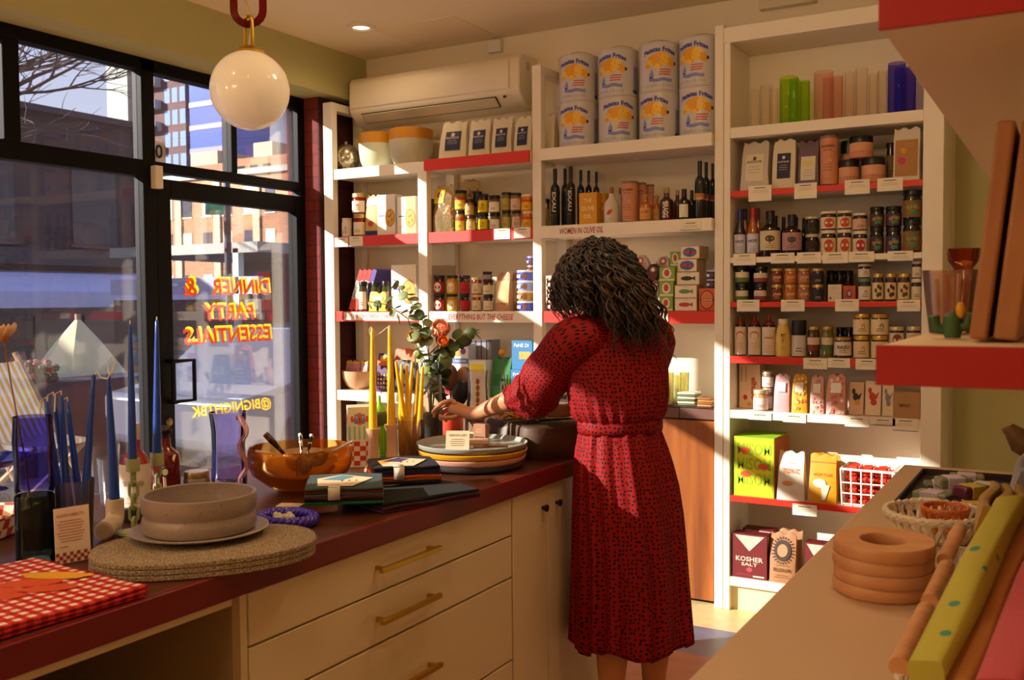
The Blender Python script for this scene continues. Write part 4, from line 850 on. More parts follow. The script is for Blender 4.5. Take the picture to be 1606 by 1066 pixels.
# ================================================================== PRODUCTS IN THE TALL BOOKCASE
K = [z+.0012 for z, t, c in BSH]
yb_ = YS+.075
def tumbler(u0, u1, vt, vb, y, label, col, name='tumbler'):
    x, d, h = plc(u0, u1, vt, vb, y, K[0]); r = d/2; b = MB()
    b.lathe([(0, .001), (r*.92, 0), (r, .006), (r, h*.8), (r*.97, h), (r*.955, h)], 28)
    tag(b.build(name, col, None, (x, y, K[0])), label, 'glass')
GC, GG, GP, GB = GL('#f6ece0', .5, .04, .03, '#f4e4d0'), GL('#a8d820', .5, .04, .10, '#a8e030'), GL('#f0bcac', .5, .04, .08, '#f0c0b0'), GL('#5a4cdc', .5, .04, .10, '#4a40e0')
for u0, u1, vt, vb, dy, lb, g in (
    (1176, 1192, 140, 197, .06, 'short clear tumbler at the panel end of the top shelf', GC), (1192, 1212, 132, 196, .10, 'clear tumbler second from the panel end', GC), (1206, 1221, 137, 195, .04, 'clear tumbler beside the green glasses', GC),
    (1222, 1252, 120, 192, .10, 'large pale lime green tumbler on the top shelf', GG), (1237, 1254, 124, 192, .02, 'slim lime green tumbler in front of the large one', GG), (1254, 1270, 126, 191, .06, 'lime green tumbler nearest the pink glasses', GG),
    (1276, 1307, 111, 189, .10, 'large pale pink tumbler on the top shelf', GP), (1290, 1306, 120, 189, .02, 'slim pink tumbler in front of the large pink one', GP), (1306, 1322, 118, 187, .06, 'slim pink tumbler beside the clear glasses', GP),
    (1324, 1340, 112, 185, .10, 'clear tumbler behind the pink glasses', GC), (1341, 1361, 105, 184, .05, 'tall clear tumbler in the middle of the clear row', GC), (1362, 1376, 114, 183, .11, 'clear tumbler second from the blue glasses', GC), (1376, 1391, 110, 182, .06, 'clear tumbler beside the blue glasses', GC),
    (1392, 1420, 98, 180, .10, 'large cobalt blue tumbler on the top shelf', GB), (1402, 1419, 106, 178, .02, 'slim cobalt blue tumbler in front of the large one', GB), (1420, 1436, 104, 177, .05, 'cobalt blue tumbler half hidden by the red shelf', GB)):
    tumbler(u0, u1, vt, vb, YS+.02+dy, lb, g)
# second shelf
SUG = C('#c6bba8', .35, var=.12, scale=160, bump=.4)
pouch(1159, 1206, 221, 292, YS+.02, K[1], .10, 'clear bag of sugar with white label at the panel end', ['#cfc4b0', '#ded0b4', '#5a5048'], lambda w, h: [('r', -w*.31, w*.31, h*.18, h*.74, 1), ('d', 0, h*.65, w*.06, w*.07, 2), ('t', 'RUSTICHE', 0, h*.58, w*.5, 0, 2), ('l', 0, h*.48, w*.45, 3, h*.06, 2, .0015)], clear=SUG, seed=41, taper=.86)
coffee(1209, 1248, 218, 291, 'beige paper bag with navy label inside the tall bookcase', seed=42, y=YS+.02, z=K[1])
pouch(1250, 1284, 220, 288, YS+.02, K[1], .07, 'small clear bag of purple salt with white label', ['#6a5660', '#dccdb2', '#5a5048', '#d8c87c'], lambda w, h: [('r', -w*.35, w*.35, h*.14, h*.66, 1), ('r', -w*.25, w*.25, h*.44, h*.56, 3, .0012), ('l', 0, h*.36, w*.5, 3, h*.06, 2, .0015)], clear=C('#6a5462', .35, var=.5, scale=160, bump=.5), seed=43, taper=.9)
tube_can(1286, 1315, 213, 286, YS+.05, K[1], 'salmon pink cardboard tube inside the tall bookcase')
pk_ = dict(body='#b8764c', lab='#d8a078', lid='#151110', lf=.27, lb=(.03, .95), arc=1.4, mc='#cf8a6a', motif='half', glass=False)
j1 = jar(1315, 1347, 251, 285, YS+.055, K[1], 'lower wide jar with peach label beside the pink tube', **pk_)
j2 = jar(1351, 1388, 247, 283, YS+.055, K[1], 'lower wide jar with peach label nearest the kraft pouch', **pk_)
j3 = jar(1318, 1345, 221, 252, YS+.155, K[1], 'short peach jar standing behind the lower jars', **pk_)
j4 = jar(1390, 1404, 224, 281, YS+.12, K[1], 'tall dark jar behind the peach jars', body='#3a2420', lab='#8a6a54', lf=.12)
jar(0, 0, 0, 0, YS+.055, max(j1[3], j2[3])+.0006, 'upper wide peach jar bridging the two below', **{**pk_, 'dims': ((j1[1]+j2[1])/2, .098, .093)})
pouch(1399, 1443, 200, 277, YS+.03, K[1], .06, 'white pouch with kraft panel and pink dot', ['#d8ccb8', '#b07a40', '#c42c5c', '#c89a2c', '#d8b07c'], lambda w, h: [('r', -w*.42, w*.42, h*.09, h*.78, 1), ('d', -w*.16, h*.38, w*.15, w*.15, 2), ('d', -w*.1, h*.57, w*.11, w*.12, 3), ('l', w*.1, h*.7, w*.4, 2, h*.05, 4, .0015)], seed=44, taper=.95)
# third shelf
sa = dict(prof='sauce', lab='#d0d0e0', lb=(.09, .47), capw=.42, capz=.72, body='#a8500c', ink='#2c3c8c', mc='#c82c2c', txt='HOT')
bottle(1151, 1170, 327, 395, yb_-.02, K[2], 'hot sauce bottle with a blue cap at the panel end', cap='#241c7a', **{**sa, 'body': '#2a1838'})
bottle(1171, 1191, 325, 394, yb_-.02, K[2], 'hot sauce bottle with a red cap beside the blue one', cap='#b01c18', **sa)
bottle(1161, 1176, 327, 388, yb_+.07, K[2], 'hot sauce bottle behind the blue capped one', cap='#1c1850', **sa)
bottle(1182, 1196, 326, 387, yb_+.07, K[2], 'hot sauce bottle behind the red capped one', cap='#8a1814', **sa)
def tree(r, h): return [('d', 0, h*.39, r*.45, h*.07, 1), ('r', -r*.05, r*.05, h*.28, h*.36, 1), ('l', 0, h*.24, r*.8, 2, h*.04, 2, .001)]
for u0, u1, vt, vb, lc, lb in ((1191, 1225, 330, 394, '#d8c49a', 'flat syrup bottle with cream tree label'), (1226, 1258, 336, 393, '#b88a8a', 'flat syrup bottle with dusty pink tree label')):
    bottle(u0, u1, vt, vb, YS+.055, K[2], lb, 'squat', body='#1c0c0a', cap='#1a0e0c', capz=.80, lab=lc, lb=(.14, .56), mk=tree, ink='#5a4a3c', mc='#4a4038')
for k, (u0, u1, vt) in enumerate(((1208, 1224, 338), (1222, 1236, 340), (1240, 1256, 340), (1254, 1267, 342))):
    bottle(u0, u1, vt, 388, YS+.135+.06*(k % 2), K[2], 'dark capped syrup bottle in the back row, '+('first', 'second', 'third', 'fourth')[k]+' from the hot sauce', 'squat', body='#180c0a', cap='#120c0a', capz=.72)
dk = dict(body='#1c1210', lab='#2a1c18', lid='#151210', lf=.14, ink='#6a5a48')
pair((1263, 1285, 367, 392), (1263, 1285, 340, 366), yb_-.02, K[2], 'lower dark jam jar with a cream lid', 'upper dark jam jar stacked beside the syrup', **{**dk, 'lid': '#c8b894'})
to = dict(body='#3a1c14', lab='#e0c8a4', motif='disc', mc='#c8481c', lid='#e0d4bc', lf=.13, ink='#6a2c14', arc=1.4)
pair((1287, 1312, 361, 391), (1287, 1312, 332, 360), YS+.05, K[2], 'lower tomato jar with orange disc, nearer the jam', 'upper tomato jar with orange disc, nearer the jam', **to)
pair((1313, 1336, 360, 390), (1313, 1336, 331, 359), YS+.05, K[2], 'lower tomato jar with orange disc, second column', 'upper tomato jar with orange disc, second column', **to)
jl = jar(1337, 1361, 362, 390, YS+.05, K[2], 'lower white jar with red fish emblem', body='#2a1c18', lab='#dccbb0', motif='disc', mc='#b8242c', lid='#e0d4bc', lf=.14, arc=1.4)
jar(1337, 1361, 334, 361, YS+.05, jl[3]+.0005, 'upper jar with plain blush label over the fish emblem', body='#2a1c18', lab='#cfa890', lid='#e0d4bc', lf=.14, arc=1.4)
orn = dict(body='#14100f', lab='#4a2c1c', lid='#100e0e', lf=.17, motif='blob', mc='#2c8a6a', ink='#c88a2c', arc=1.4, txt='CHILI')
pair((1364, 1386, 357, 389), (1364, 1386, 325, 356), YS+.05, K[2], 'lower black jar with ornate brown label, first column', 'upper black jar with ornate brown label, first column', **orn)
pair((1389, 1413, 356, 389), (1389, 1413, 324, 355), YS+.05, K[2], 'lower black jar with ornate purple label', 'upper black jar with ornate purple label', **{**orn, 'lab': '#4a2448'})
pair((1416, 1444, 344, 388), (1416, 1444, 299, 343), YS+.05, K[2], 'lower big black jar with gold ornate label', 'upper big black jar with gold ornate label', **{**orn, 'lab': '#8a5a14'})
# fourth shelf
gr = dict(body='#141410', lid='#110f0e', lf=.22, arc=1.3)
pair((1153, 1174, 444, 469), (1153, 1175, 416, 442), YS+.05, K[3], 'lower pesto jar with green and white label', 'upper pesto jar with green and white label', lab='#dccfb4', motif='half', mc='#5a7a2c', **gr)
pair((1182, 1203, 444, 469), (1182, 1204, 418, 443), YS+.05, K[3], 'lower spread jar with pink and white label', 'upper spread jar with pink and white label', lab='#d8c4b0', motif='half', mc='#8a3c3c', **gr)
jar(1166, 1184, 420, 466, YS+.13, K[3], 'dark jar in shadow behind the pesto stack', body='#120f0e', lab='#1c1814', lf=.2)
for k, (u0, u1, bd, nm) in enumerate(((1209, 1228, '#7a2c18', 'brick red'), (1230, 1250, '#b8641c', 'orange'), (1251, 1271, '#a86a48', 'peach'), (1273, 1292, '#2a2030', 'dark plum'))):
    pair((u0, u1, 446, 470), (u0, u1, 421, 445), YS+.05, K[3], 'lower %s preserve jar with gold lid' % nm, 'upper %s preserve jar with gold lid' % nm, body=bd, lab=bd, ink='#d8b88c', lid='#c8a45c', lidm=.7, lf=.17, txt='JAM' if k < 3 else None)
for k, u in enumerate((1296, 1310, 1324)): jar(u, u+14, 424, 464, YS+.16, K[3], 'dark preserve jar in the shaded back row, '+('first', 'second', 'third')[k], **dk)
carton(1298, 1320, 446, 470, YS+.035, K[3], .04, 'small white card box between preserve and olive jars', ['#d8c4ac', '#8a4a3c'], lambda w, h: [('l', 0, h*.8, w*.6, 1, .01, 1, .0016), ('d', -w*.3, h*.2, w*.08, w*.1, 1)])
carton(1322, 1342, 448, 470, YS+.035, K[3], .05, 'small orange box with purple emblem', ['#b8502c', '#6a3c7a', '#d8a04a'], lambda w, h: [('d', 0, h*.5, w*.25, h*.28, 1), ('d', 0, h*.5, w*.12, h*.14, 2, .002)])
wj = dict(body='#2a1c18', lab='#e0d4c0', lid='#5a7a5a', lf=.17, motif='leaf', mc='#a82c2c', arc=1.4)
j = jar(1346, 1366, 436, 469, YS+.05, K[3], 'lower white jar with red chilli print and green lid', **wj)
jar(1346, 1365, 414, 435, YS+.05, j[3]+.0005, 'upper white jar with red chilli print', **{**wj, 'lid': '#d8ccb4'})
for k, (u0, u1) in enumerate(((1368, 1386), (1388, 1406), (1408, 1427))):
    jar(u0, u1, 429, 467, YS+.05, K[3], 'cream olive jar with gold lid, '+('nearest the chilli jars', 'middle of three', 'nearest the end panel')[k], body='#3a2418', lab='#dcc294', lid='#c8a85c', lidm=.7, motif='blob', mc=('#3a4a1c', '#4a1c14', '#6a3a1c')[k], lf=.13, arc=1.5)
j = jar(1429, 1445, 437, 466, YS+.05, K[3], 'lower jar with white label against the end panel', body='#2a1c18', lab='#d8c8a8', lid='#e0d0b0', lf=.16)
jar(1430, 1445, 409, 436, YS+.05, j[3]+.0005, 'upper jar with white label against the end panel', body='#3a281c', lab='#d8c8a8', lid='#e0d0b0', lf=.16)
# fifth shelf
sq = dict(prof='squeeze', capshape='cone', cap='#7a0f14', lab='#e0cdb4', lb=(.03, .70), body='#2a1412', ink='#b8483c', arc=1.45, mc='#d85a3c')
mk3 = lambda r, h: [('d', 0, h*.5, r*.7, h*.1, 1), ('d', 0, h*.48, r*.55, h*.08, 2, .002), ('l', 0, h*.3, r*1.1, 3, h*.05, 1, .0015)]
for k, (u0, u1) in enumerate(((1152, 1171), (1173, 1194), (1195, 1217))):
    bottle(u0, u1, 493, 554, YS+.05, K[4], 'squeeze bottle with pointed red cap, '+('against the panel', 'middle of three', 'beside the mayonnaise')[k], mk=mk3 if k < 2 else None, txt='SRIRACHA' if k == 2 else None, **{**sq, 'ink': '#e0cdb4' if k < 2 else '#b8483c'})
bottle(1216, 1240, 500, 557, YS+.035, K[4], 'pale yellow mayonnaise bottle with white cap', 'mayo', body='#e0bc5c', cap='#e0d2b4', capz=.86, capw=.62, ink='#4a3a20', glassy=False, mk=lambda r, h: [('p', [(-r*.25, h*.60), (-r*.05, h*.62), (-r*.1, h*.48)], 2), ('r', r*.0, r*.3, h*.59, h*.61, 2), ('r', r*.1, r*.16, h*.48, h*.60, 2), ('r', -r*.2, r*.2, h*.44, h*.455, 2), ('r', -r*.03, r*.03, h*.36, h*.46, 2), ('l', 0, h*.25, r*.6, 2, h*.04, 2, .001)])
jar(1241, 1265, 502, 556, YS+.05, K[4], 'dark jar with white label and black lid beside the mayonnaise', body='#120e10', lab='#cfc4ba', lid='#0f0d0e', lf=.38, lb=(.04, .95), arc=1.4)
for u0, u1, bd, mc, nm in ((1266, 1286, '#4a2c14', '#7a2c1c', 'brown'), (1288, 1307, '#6a6a24', '#4a6a2c', 'green')):
    jar(u0, u1, 512, 556, YS+.05, K[4], 'tall %s relish jar with gold lid and striped label' % nm, body=bd, lab='#d8c0a0', lid='#b8944c', lidm=.7, lf=.1, lb=(.25, .72), motif='half', mc=mc, arc=1.4)
jar(1308, 1336, 528, 557, YS+.045, K[4], 'short wide jar with white label and black hand lettering', body='#2a1410', lab='#dccbb4', lid='#b8945c', lidm=.7, lf=.16, txt='KAZU', lb=(.15, .92), arc=1.4)
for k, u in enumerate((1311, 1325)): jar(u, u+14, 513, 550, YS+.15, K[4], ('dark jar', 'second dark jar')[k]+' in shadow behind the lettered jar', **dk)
mg = dict(body='#4a3414', lab='#e0c89c', lid='#c8a04c', lidm=.7, lf=.19, lb=(.05, .92), motif='leaf', arc=1.4)
for u0, u1, mc, nm in ((1338, 1364, '#c87a1c', 'mango'), (1366, 1393, '#3c5a2c', 'green chilli')):
    pair((u0, u1, 526, 557), (u0, u1, 492, 524), YS+.05, K[4], 'lower %s chutney jar with gold lid' % nm, 'upper %s chutney jar with gold lid' % nm, mc=mc, **mg)
for k, (u0, u1, mc) in enumerate(((1394, 1418, '#8a3c1c'), (1421, 1444, '#d8a81c'))):
    jar(u0, u1, 512, 558, YS+.06, K[4], 'white labelled jar behind the red shelf, '+('beside the chutney', 'against the end panel')[k], body='#2a1c14', lab='#d8c8ac', lid='#c8b48c', lidm=.4, lf=.12, lb=(.4, .92), motif='disc', mc=mc, arc=1.4)
# sixth shelf: tea and chocolate
carton(1159, 1192, 571, 637, YS+.10, K[5], .09, 'pale box with red sideways lettering at the panel end', ['#dcbc9a', '#b82c1c', '#a8947c', '#c89a3c'], lambda w, h: [('t', 'elhubo', w*.22, h*.45, h*.5, w*.26, 1, {'rot': -pi/2}), ('r', -w*.42, -w*.35, h*.6, h*.95, 2), ('r', -w*.2, -w*.14, h*.6, h*.95, 2), ('d', -w*.2, h*.25, w*.1, h*.06, 1), ('d', 0, h*.1, w*.13, h*.05, 3)])
jw = dict(body='#8a7058', lab='#e8d8c8', lid='#c8b894', lidm=.5, lf=.2, ink='#5a4a44')
j = jar(1181, 1206, 611, 640, YS+.04, K[5], 'white labelled honey jar at the front of the tea shelf', **{**jw, 'body': '#c89a6a'})
jb = jar(1196, 1213, 608, 634, YS+.10, K[5], 'lower pale jar behind the honey jar', **jw)
jar(1195, 1214, 581, 606, YS+.10, jb[3]+.0005, 'upper pale jar behind the honey jar', **jw)
def tea(u0, u1, vt, vb, y, label, cols, pat):
    def mk(w, h):
        q = []
        rn = random.Random(int(u0))
        if pat: q += [('d', w*(rn.random()-.5)*.8, h*(.06+.85*rn.random()), w*.09, w*.09, 1+k % 2, .0009+.00003*k) for k in range(26)]
        return q+[('r', -w*.26, w*.26, h*.55, h*.80, 3, .003), ('l', 0, h*.73, w*.34, 3, h*.05, 4, .0014, .004)]
    pouch(u0, u1, vt, vb, y, K[5], .06, label, cols, mk, cat='tea box', name='tea_box', taper=.84, wob=0, seed=5)
tea(1212, 1238, 588, 639, YS+.02, 'dusty pink tea box beside the honey jar', ['#c8a0a0', '#d8b8b4', '#c08c8c', '#f0e6dc', '#8a6a6a'], False)
tea(1240, 1266, 588, 642, YS+.015, 'golden yellow patterned tea box', ['#dc9c14', '#f0d070', '#c87a0c', '#f2e6cc', '#8a6a3a'], True)
tea(1269, 1292, 590, 640, YS+.02, 'pale pink patterned tea box beside the yellow one', ['#dca898', '#eac4b4', '#c88a7c', '#f2e6dc', '#8a6a5a'], True)
tea(1294, 1327, 588, 644, YS+.01, 'pink floral tea box with white medallion', ['#d89a84', '#f0d8cc', '#c8705c', '#f4ece4', '#8a6a5a'], True)
for k, (u0, u1, vt, vb, c1, lb) in enumerate(((1331, 1354, 600, 645, '#2a2a24', 'chocolate bar wrapper with a black bird'), (1356, 1381, 598, 647, '#c83a1c', 'chocolate bar wrapper with a red bird'), (1383, 1401, 600, 647, '#8a8a84', 'chocolate bar wrapper with a grey bird'))):
    carton(u0, u1, vt, vb, YS+.05, K[5], .012, lb, ['#e4bc9a' if k == 0 else '#eed2b4', c1, '#d8a83c', '#b8947c'], lambda w, h: [('l', 0, h*.92, w*.6, 1, .01, 3, .0015), ('d', -w*.05, h*.55, w*.2, h*.12, 1), ('d', -w*.2, h*.72, w*.12, h*.09, 1), ('p', [(w*.05, h*.55), (w*.4, h*.7), (w*.2, h*.45)], 1), ('d', w*.05, h*.38, w*.2, h*.09, 1 if k else 2)], cat='chocolate bar', name='chocolate_bar', lean=-.12)
carton(1400, 1443, 615, 656, YS+.004, K[5], .055, 'brown mint box at the front corner of the tea shelf', ['#b08454', '#6a4a2c', '#8f8780'], lambda w, h: [('t', 'MINT', -w*.05, h*.5, w*.42, 0, 1), ('l', 0, h*.82, w*.2, 1, .01, 1, .0014)])
# seventh shelf
mg_ = ['#9ac21c', '#dcd61c', '#e05a2c', '#b8c41c', '#6a8a14']
def mis(w, h):
    q = [('r', -w*.46, w*.46, h*.03, h*.97, 1)]
    for k in range(3): q.append(('t', 'MISOM', 0, h*(.80-k*.25), w*.84, h*.20, 0))
    return q+[('d', -w*.22, h*.78, w*.13, h*.05, 2, .0026), ('d', w*.24, h*.52, w*.14, h*.05, 2, .0026), ('d', -w*.2, h*.38, w*.13, h*.05, 2, .0026)]
a = aY(1151, 775, YS+.012); e = aY(1214, 780, YS+.012)
for k in range(5):
    carton(0, 0, 0, 0, YS+.012+k*.047, K[6], .045, 'lime green snack box, '+('front one of the row', 'second in the row', 'third in the row', 'fourth in the row', 'last against the back')[k], mg_, mis if k == 0 else None, dims=(a.x+.001*k, e.x-a.x, .272), cat='snack box', side=lambda d, h: [('r', .004, d-.004, .004, h-.004, 2)] )
pouch(1217, 1262, 710, 787, YS+.015, K[6], .07, 'white stand-up pouch with orange print', ['#e6dcc8', '#d8702c', '#e0903c'], lambda w, h: [('t', 'TONIC', 0, h*.62, w*.6, h*.10, 1), ('l', 0, h*.78, w*.4, 1, .01, 2, .002), ('d', -w*.1, h*.36, w*.2, h*.05, 2), ('l', w*.1, h*.22, w*.4, 3, h*.04, 1, .002)], seed=51, taper=.88)
yk = lambda w, h: [('d', -w*.1, h*.42, w*.24, h*.09, 1), ('p', [(-w*.05, h*.42), (w*.28, h*.38), (w*.12, h*.08), (w*.0, h*.08)], 1), ('t', 'POP TIME', 0, h*.6, w*.66, h*.06, 2), ('r', -w*.46, w*.46, h*.84, h*.86, 2)]
pouch(1267, 1312, 714, 790, YS+.015, K[6], .06, 'yellow popcorn pouch with white map print in front', ['#d8960c', '#e8dcb8', '#b8740c'], yk, seed=52, taper=.95)
pouch(1274, 1318, 713, 780, YS+.10, K[6], .05, 'yellow popcorn pouch standing behind the first', ['#d8960c', '#e8dcb8', '#b8740c'], None, seed=53, taper=.95)
# white wire-style plastic basket of red sweets
a = aY(1318, 795, YS+.01); e = aY(1400, 800, YS+.01); bw = e.x-a.x; bz = K[6]; bh = aY(1330, 736, YS+.01).z-bz
bt = thing('storage_basket', 'white slatted plastic basket of red sweets on the red shelf', 'basket', ((a.x+e.x)/2, YS+.01+.09, bz))
WPL = C('#efe8dc', .45); bd = .09
for s_, fx in (('front', -1), ('back', 1)):
    b = MB(); y = fx*bd
    for k in range(6): x = -bw/2+bw*k/5*.999; xs = x*.94; b.tube([(xs, y*.94, .004), (x, y, bh)], .0045, 6)
    for q in (.04, .33, .62): w_ = bw/2*(.94+.06*q); b.tube([(-w_, y*(.94+.06*q), q*bh+.003), (w_, y*(.94+.06*q), q*bh+.003)], .0035, 6)
    b.build('slatted_side', WPL, bt)
for fx in (-1, 1):
    b = MB(); x = fx*bw/2
    for k in range(1, 4): y = -bd+2*bd*k/4; b.tube([(x*.94, y*.94, .004), (x, y, bh)], .0045, 6)
    for q in (.04, .33, .62): b.tube([(x*(.94+.06*q), -bd*.94, q*bh+.003), (x*(.94+.06*q), bd*.94, q*bh+.003)], .0035, 6)
    b.build('slatted_end', WPL, bt)
b = MB(); b.tube([(-bw/2, -bd, bh), (bw/2, -bd, bh), (bw/2, bd, bh), (-bw/2, bd, bh)], .006, 8, True); b.build('rim', WPL, bt)
b = MB(); b.box(-bw/2*.93, bw/2*.93, -bd*.93, bd*.93, 0, .004); b.build('base', WPL, bt)
rn = random.Random(3)
sw = MB(); L = .0165
sw.tube([(-L*1.7, 0, 0), (-L*1.55, 0, .0), (-L*1.05, 0, 0), (-L, 0, 0), (L, 0, 0), (L*1.05, 0, 0), (L*1.55, 0, 0), (L*1.7, 0, 0)], [.009, .0085, .0035, .0112, .0112, .0035, .0085, .009], 8)
swm = sw.mesh('sweet', [C('#d0341c', .35, bump=.4, scale=60)])
slots = [(ix, iy, iz) for iz in range(7) for iy in range(5) for ix in range(3)]
for k, (ix, iy, iz) in enumerate(slots[:97]):
    o = link(swm, 'wrapped_sweet', None, ((a.x+e.x)/2+(ix-1)*.0595, YS+.10+(iy-2)*.0295+(rn.random()-.5)*.002, bz+.019+iz*.0243), rot=(rn.random()*6, (rn.random()-.5)*(.10 if iz < 5 else .3), (rn.random()-.5)*.12)); tag(o, 'red wrapped sweet heaped in the white basket', 'sweet', 'red sweets in the basket')
# bottom shelf
def salt(u0, u1, vt, vb, y, label):
    mk = lambda w, h: [('p', [(-w*.42, h*.97), (w*.42, h*.97), (0, h*.62)], 1), ('l', 0, h*.88, w*.36, 2, h*.05, 3, .005), ('t', 'KOSHER', 0, h*.44, w*.78, h*.11, 1), ('t', 'SALT', 0, h*.32, w*.46, h*.075, 1), ('d', 0, h*.2, w*.09, h*.055, 2), ('l', -w*.15, h*.1, w*.5, 2, h*.03, 2, .0018), ('r', w*.1, w*.42, h*.04, h*.075, 1)]
    carton(u0, u1, vt, vb, y, K[7], .075, label, ['#6e1418', '#e0cbb0', '#a8444a', '#2c4a9c'], mk, cat='salt box', side=lambda d, h: [('p', [(.004, h*.97), (d*.4, h*.97), (.004, h*.7)], 1)])
salt(1148, 1203, 838, 920, YS+.012, 'dark red kosher salt box at the front of the bottom shelf')
salt(1164, 1213, 830, 905, YS+.10, 'dark red kosher salt box behind the front one')
def flour(u0, u1, vt, vb, y, label, seed, full=True):
    mk = lambda w, h: [('d', 0, h*.66, w*.32, w*.40, 1)]+[('p', [(w*.36*cos(q*pi/12), h*.66+w*.44*sin(q*pi/12)), (w*.48*cos(q*pi/12+.06), h*.66+w*.56*sin(q*pi/12+.06)), (w*.36*cos(q*pi/12+.14), h*.66+w*.44*sin(q*pi/12+.14))], 1) for q in range(24)]+[('d', 0, h*.66, w*.2, w*.24, 2, .002), ('t', 'FLOUR', 0, h*.27, w*.66, h*.07, 1), ('l', 0, h*.36, w*.7, 1, .01, 1, .002), ('l', 0, h*.16, w*.6, 2, h*.04, 1, .0016)]
    pouch(u0, u1, vt, vb, y, K[7], .07, label, ['#a8764a', '#3a2418', '#b8865a'], mk if full else None, seed=seed, taper=.95, wob=.03, cat='flour bag')
flour(1205, 1248, 838, 925, YS+.012, 'kraft flour bag with dark sunburst print in front', 61)
flour(1218, 1258, 833, 905, YS+.10, 'kraft flour bag standing behind the first', 62, False)
salt(1262, 1297, 852, 930, YS+.05, 'dark red salt box half hidden by the counter corner')
# ================================================================== THE ISLAND COUNTER
ZT = .92; CX0, CX1, CY0, CY1 = -2.25, -1.37, -.35, 3.12
ctr = thing('shop_counter_top', 'long walnut counter top with a deep red front edge', 'counter top', (-1.81, 1.4, .87)); co_ = (1.81, -1.4, -.87)
TOPW = wood('counter_walnut', '#3c1c10', '#5e3019', (10, 1.2, 10), .35)
MB().box(CX0, CX1-.018, CY0, CY1-.018, .872, ZT).build('top_board', TOPW, ctr, co_, bevel=.003)
b = MB(); b.box(CX1-.018, CX1, CY0, CY1, .868, ZT+.0006); b.build('red_edge', C('#6e0f0c', .4), ctr, co_, bevel=.002)
b = MB(); b.box(CX0, CX1-.0185, CY1-.018, CY1, .868, ZT+.0006); b.build('red_edge', C('#6e0f0c', .4), ctr, co_, bevel=.002)
CAB = C('#e2d0a8', .45, var=.02, scale=4)
XF = -1.385
du = thing('drawer_unit', 'cream drawer unit with brass bar handles under the counter', 'drawer unit', (-1.8, 1.865, 0)); do = (1.8, -1.865, 0)
MB().box(-2.2, XF-.02, 1.338, 2.386, .08, .866).build('carcass', CAB, du, do, bevel=.002)
MB().box(-2.2, XF-.05, 1.338, 2.386, 0, .08).build('plinth', C('#b09a74', .6), du, do)
MB().box(XF-.02, XF-.002, 1.338, 1.356, .08, .866).build('face_frame', CAB, du, do)
for z0, z1, hz in ((.757, .862, .815), (.637, .752, .695), (.397, .631, .520), (.10, .391, None)):
    d = MB().box(XF-.02, XF, 1.360, 2.382, z0, z1).build('drawer_front', CAB, du, do, bevel=.0015)
    hz_ = hz or .3
    b = MB(); b.box(XF+.022, XF+.034, 1.742, 1.982, hz_-.006, hz_+.006)
    for y in (1.755, 1.960): b.box(XF, XF+.024, y, y+.010, hz_-.005, hz_+.005)
    b.build('bar_handle', BRASS, d, bevel=.0012)
dc = thing('door_cabinet', 'cream cupboard with small dark knobs at the counter end', 'cabinet', (-1.8, 2.75, 0)); do = (1.8, -2.75, 0)
MB().box(-2.2, XF-.02, 2.389, 3.09, .08, .866).build('carcass', CAB, dc, do, bevel=.002)
MB().box(-2.2, XF-.05, 2.389, 3.07, 0, .08).build('plinth', C('#b09a74', .6), dc, do)
for y0, y1, ky in ((2.391, 2.603, 2.57), (2.607, 3.086, 2.66)):
    d = MB().box(XF-.02, XF, y0, y1, .085, .863).build('door', CAB, dc, do, bevel=.0015)
    b = MB(); b.lathe([(0, 0), (.006, 0), (.006, .008), (.011, .012), (.011, .018), (0, .02)], 14); b.build('knob', C('#3a2a1c', .4, .6), d, (XF, ky, .80), rot=(0, pi/2, 0))
oc = thing('open_cabinet', 'open cream cubby cabinet in shadow under the counter', 'cabinet', (-1.8, .5, 0)); do = (1.8, -.5, 0)  # inner panels and shelves coloured darker to stand in for the shade inside
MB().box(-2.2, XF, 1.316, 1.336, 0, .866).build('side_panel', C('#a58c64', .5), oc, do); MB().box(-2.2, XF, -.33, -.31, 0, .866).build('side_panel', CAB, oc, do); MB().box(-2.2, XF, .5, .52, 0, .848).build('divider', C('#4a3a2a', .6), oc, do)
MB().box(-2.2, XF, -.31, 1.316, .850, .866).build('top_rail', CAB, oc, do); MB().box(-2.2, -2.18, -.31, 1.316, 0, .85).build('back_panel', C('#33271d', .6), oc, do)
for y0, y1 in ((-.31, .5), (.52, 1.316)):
    for z in (.06, .46): MB().box(-2.18, XF-.02, y0, y1, z, z+.02).build('shelf', C('#4a3a2a', .6), oc, do)

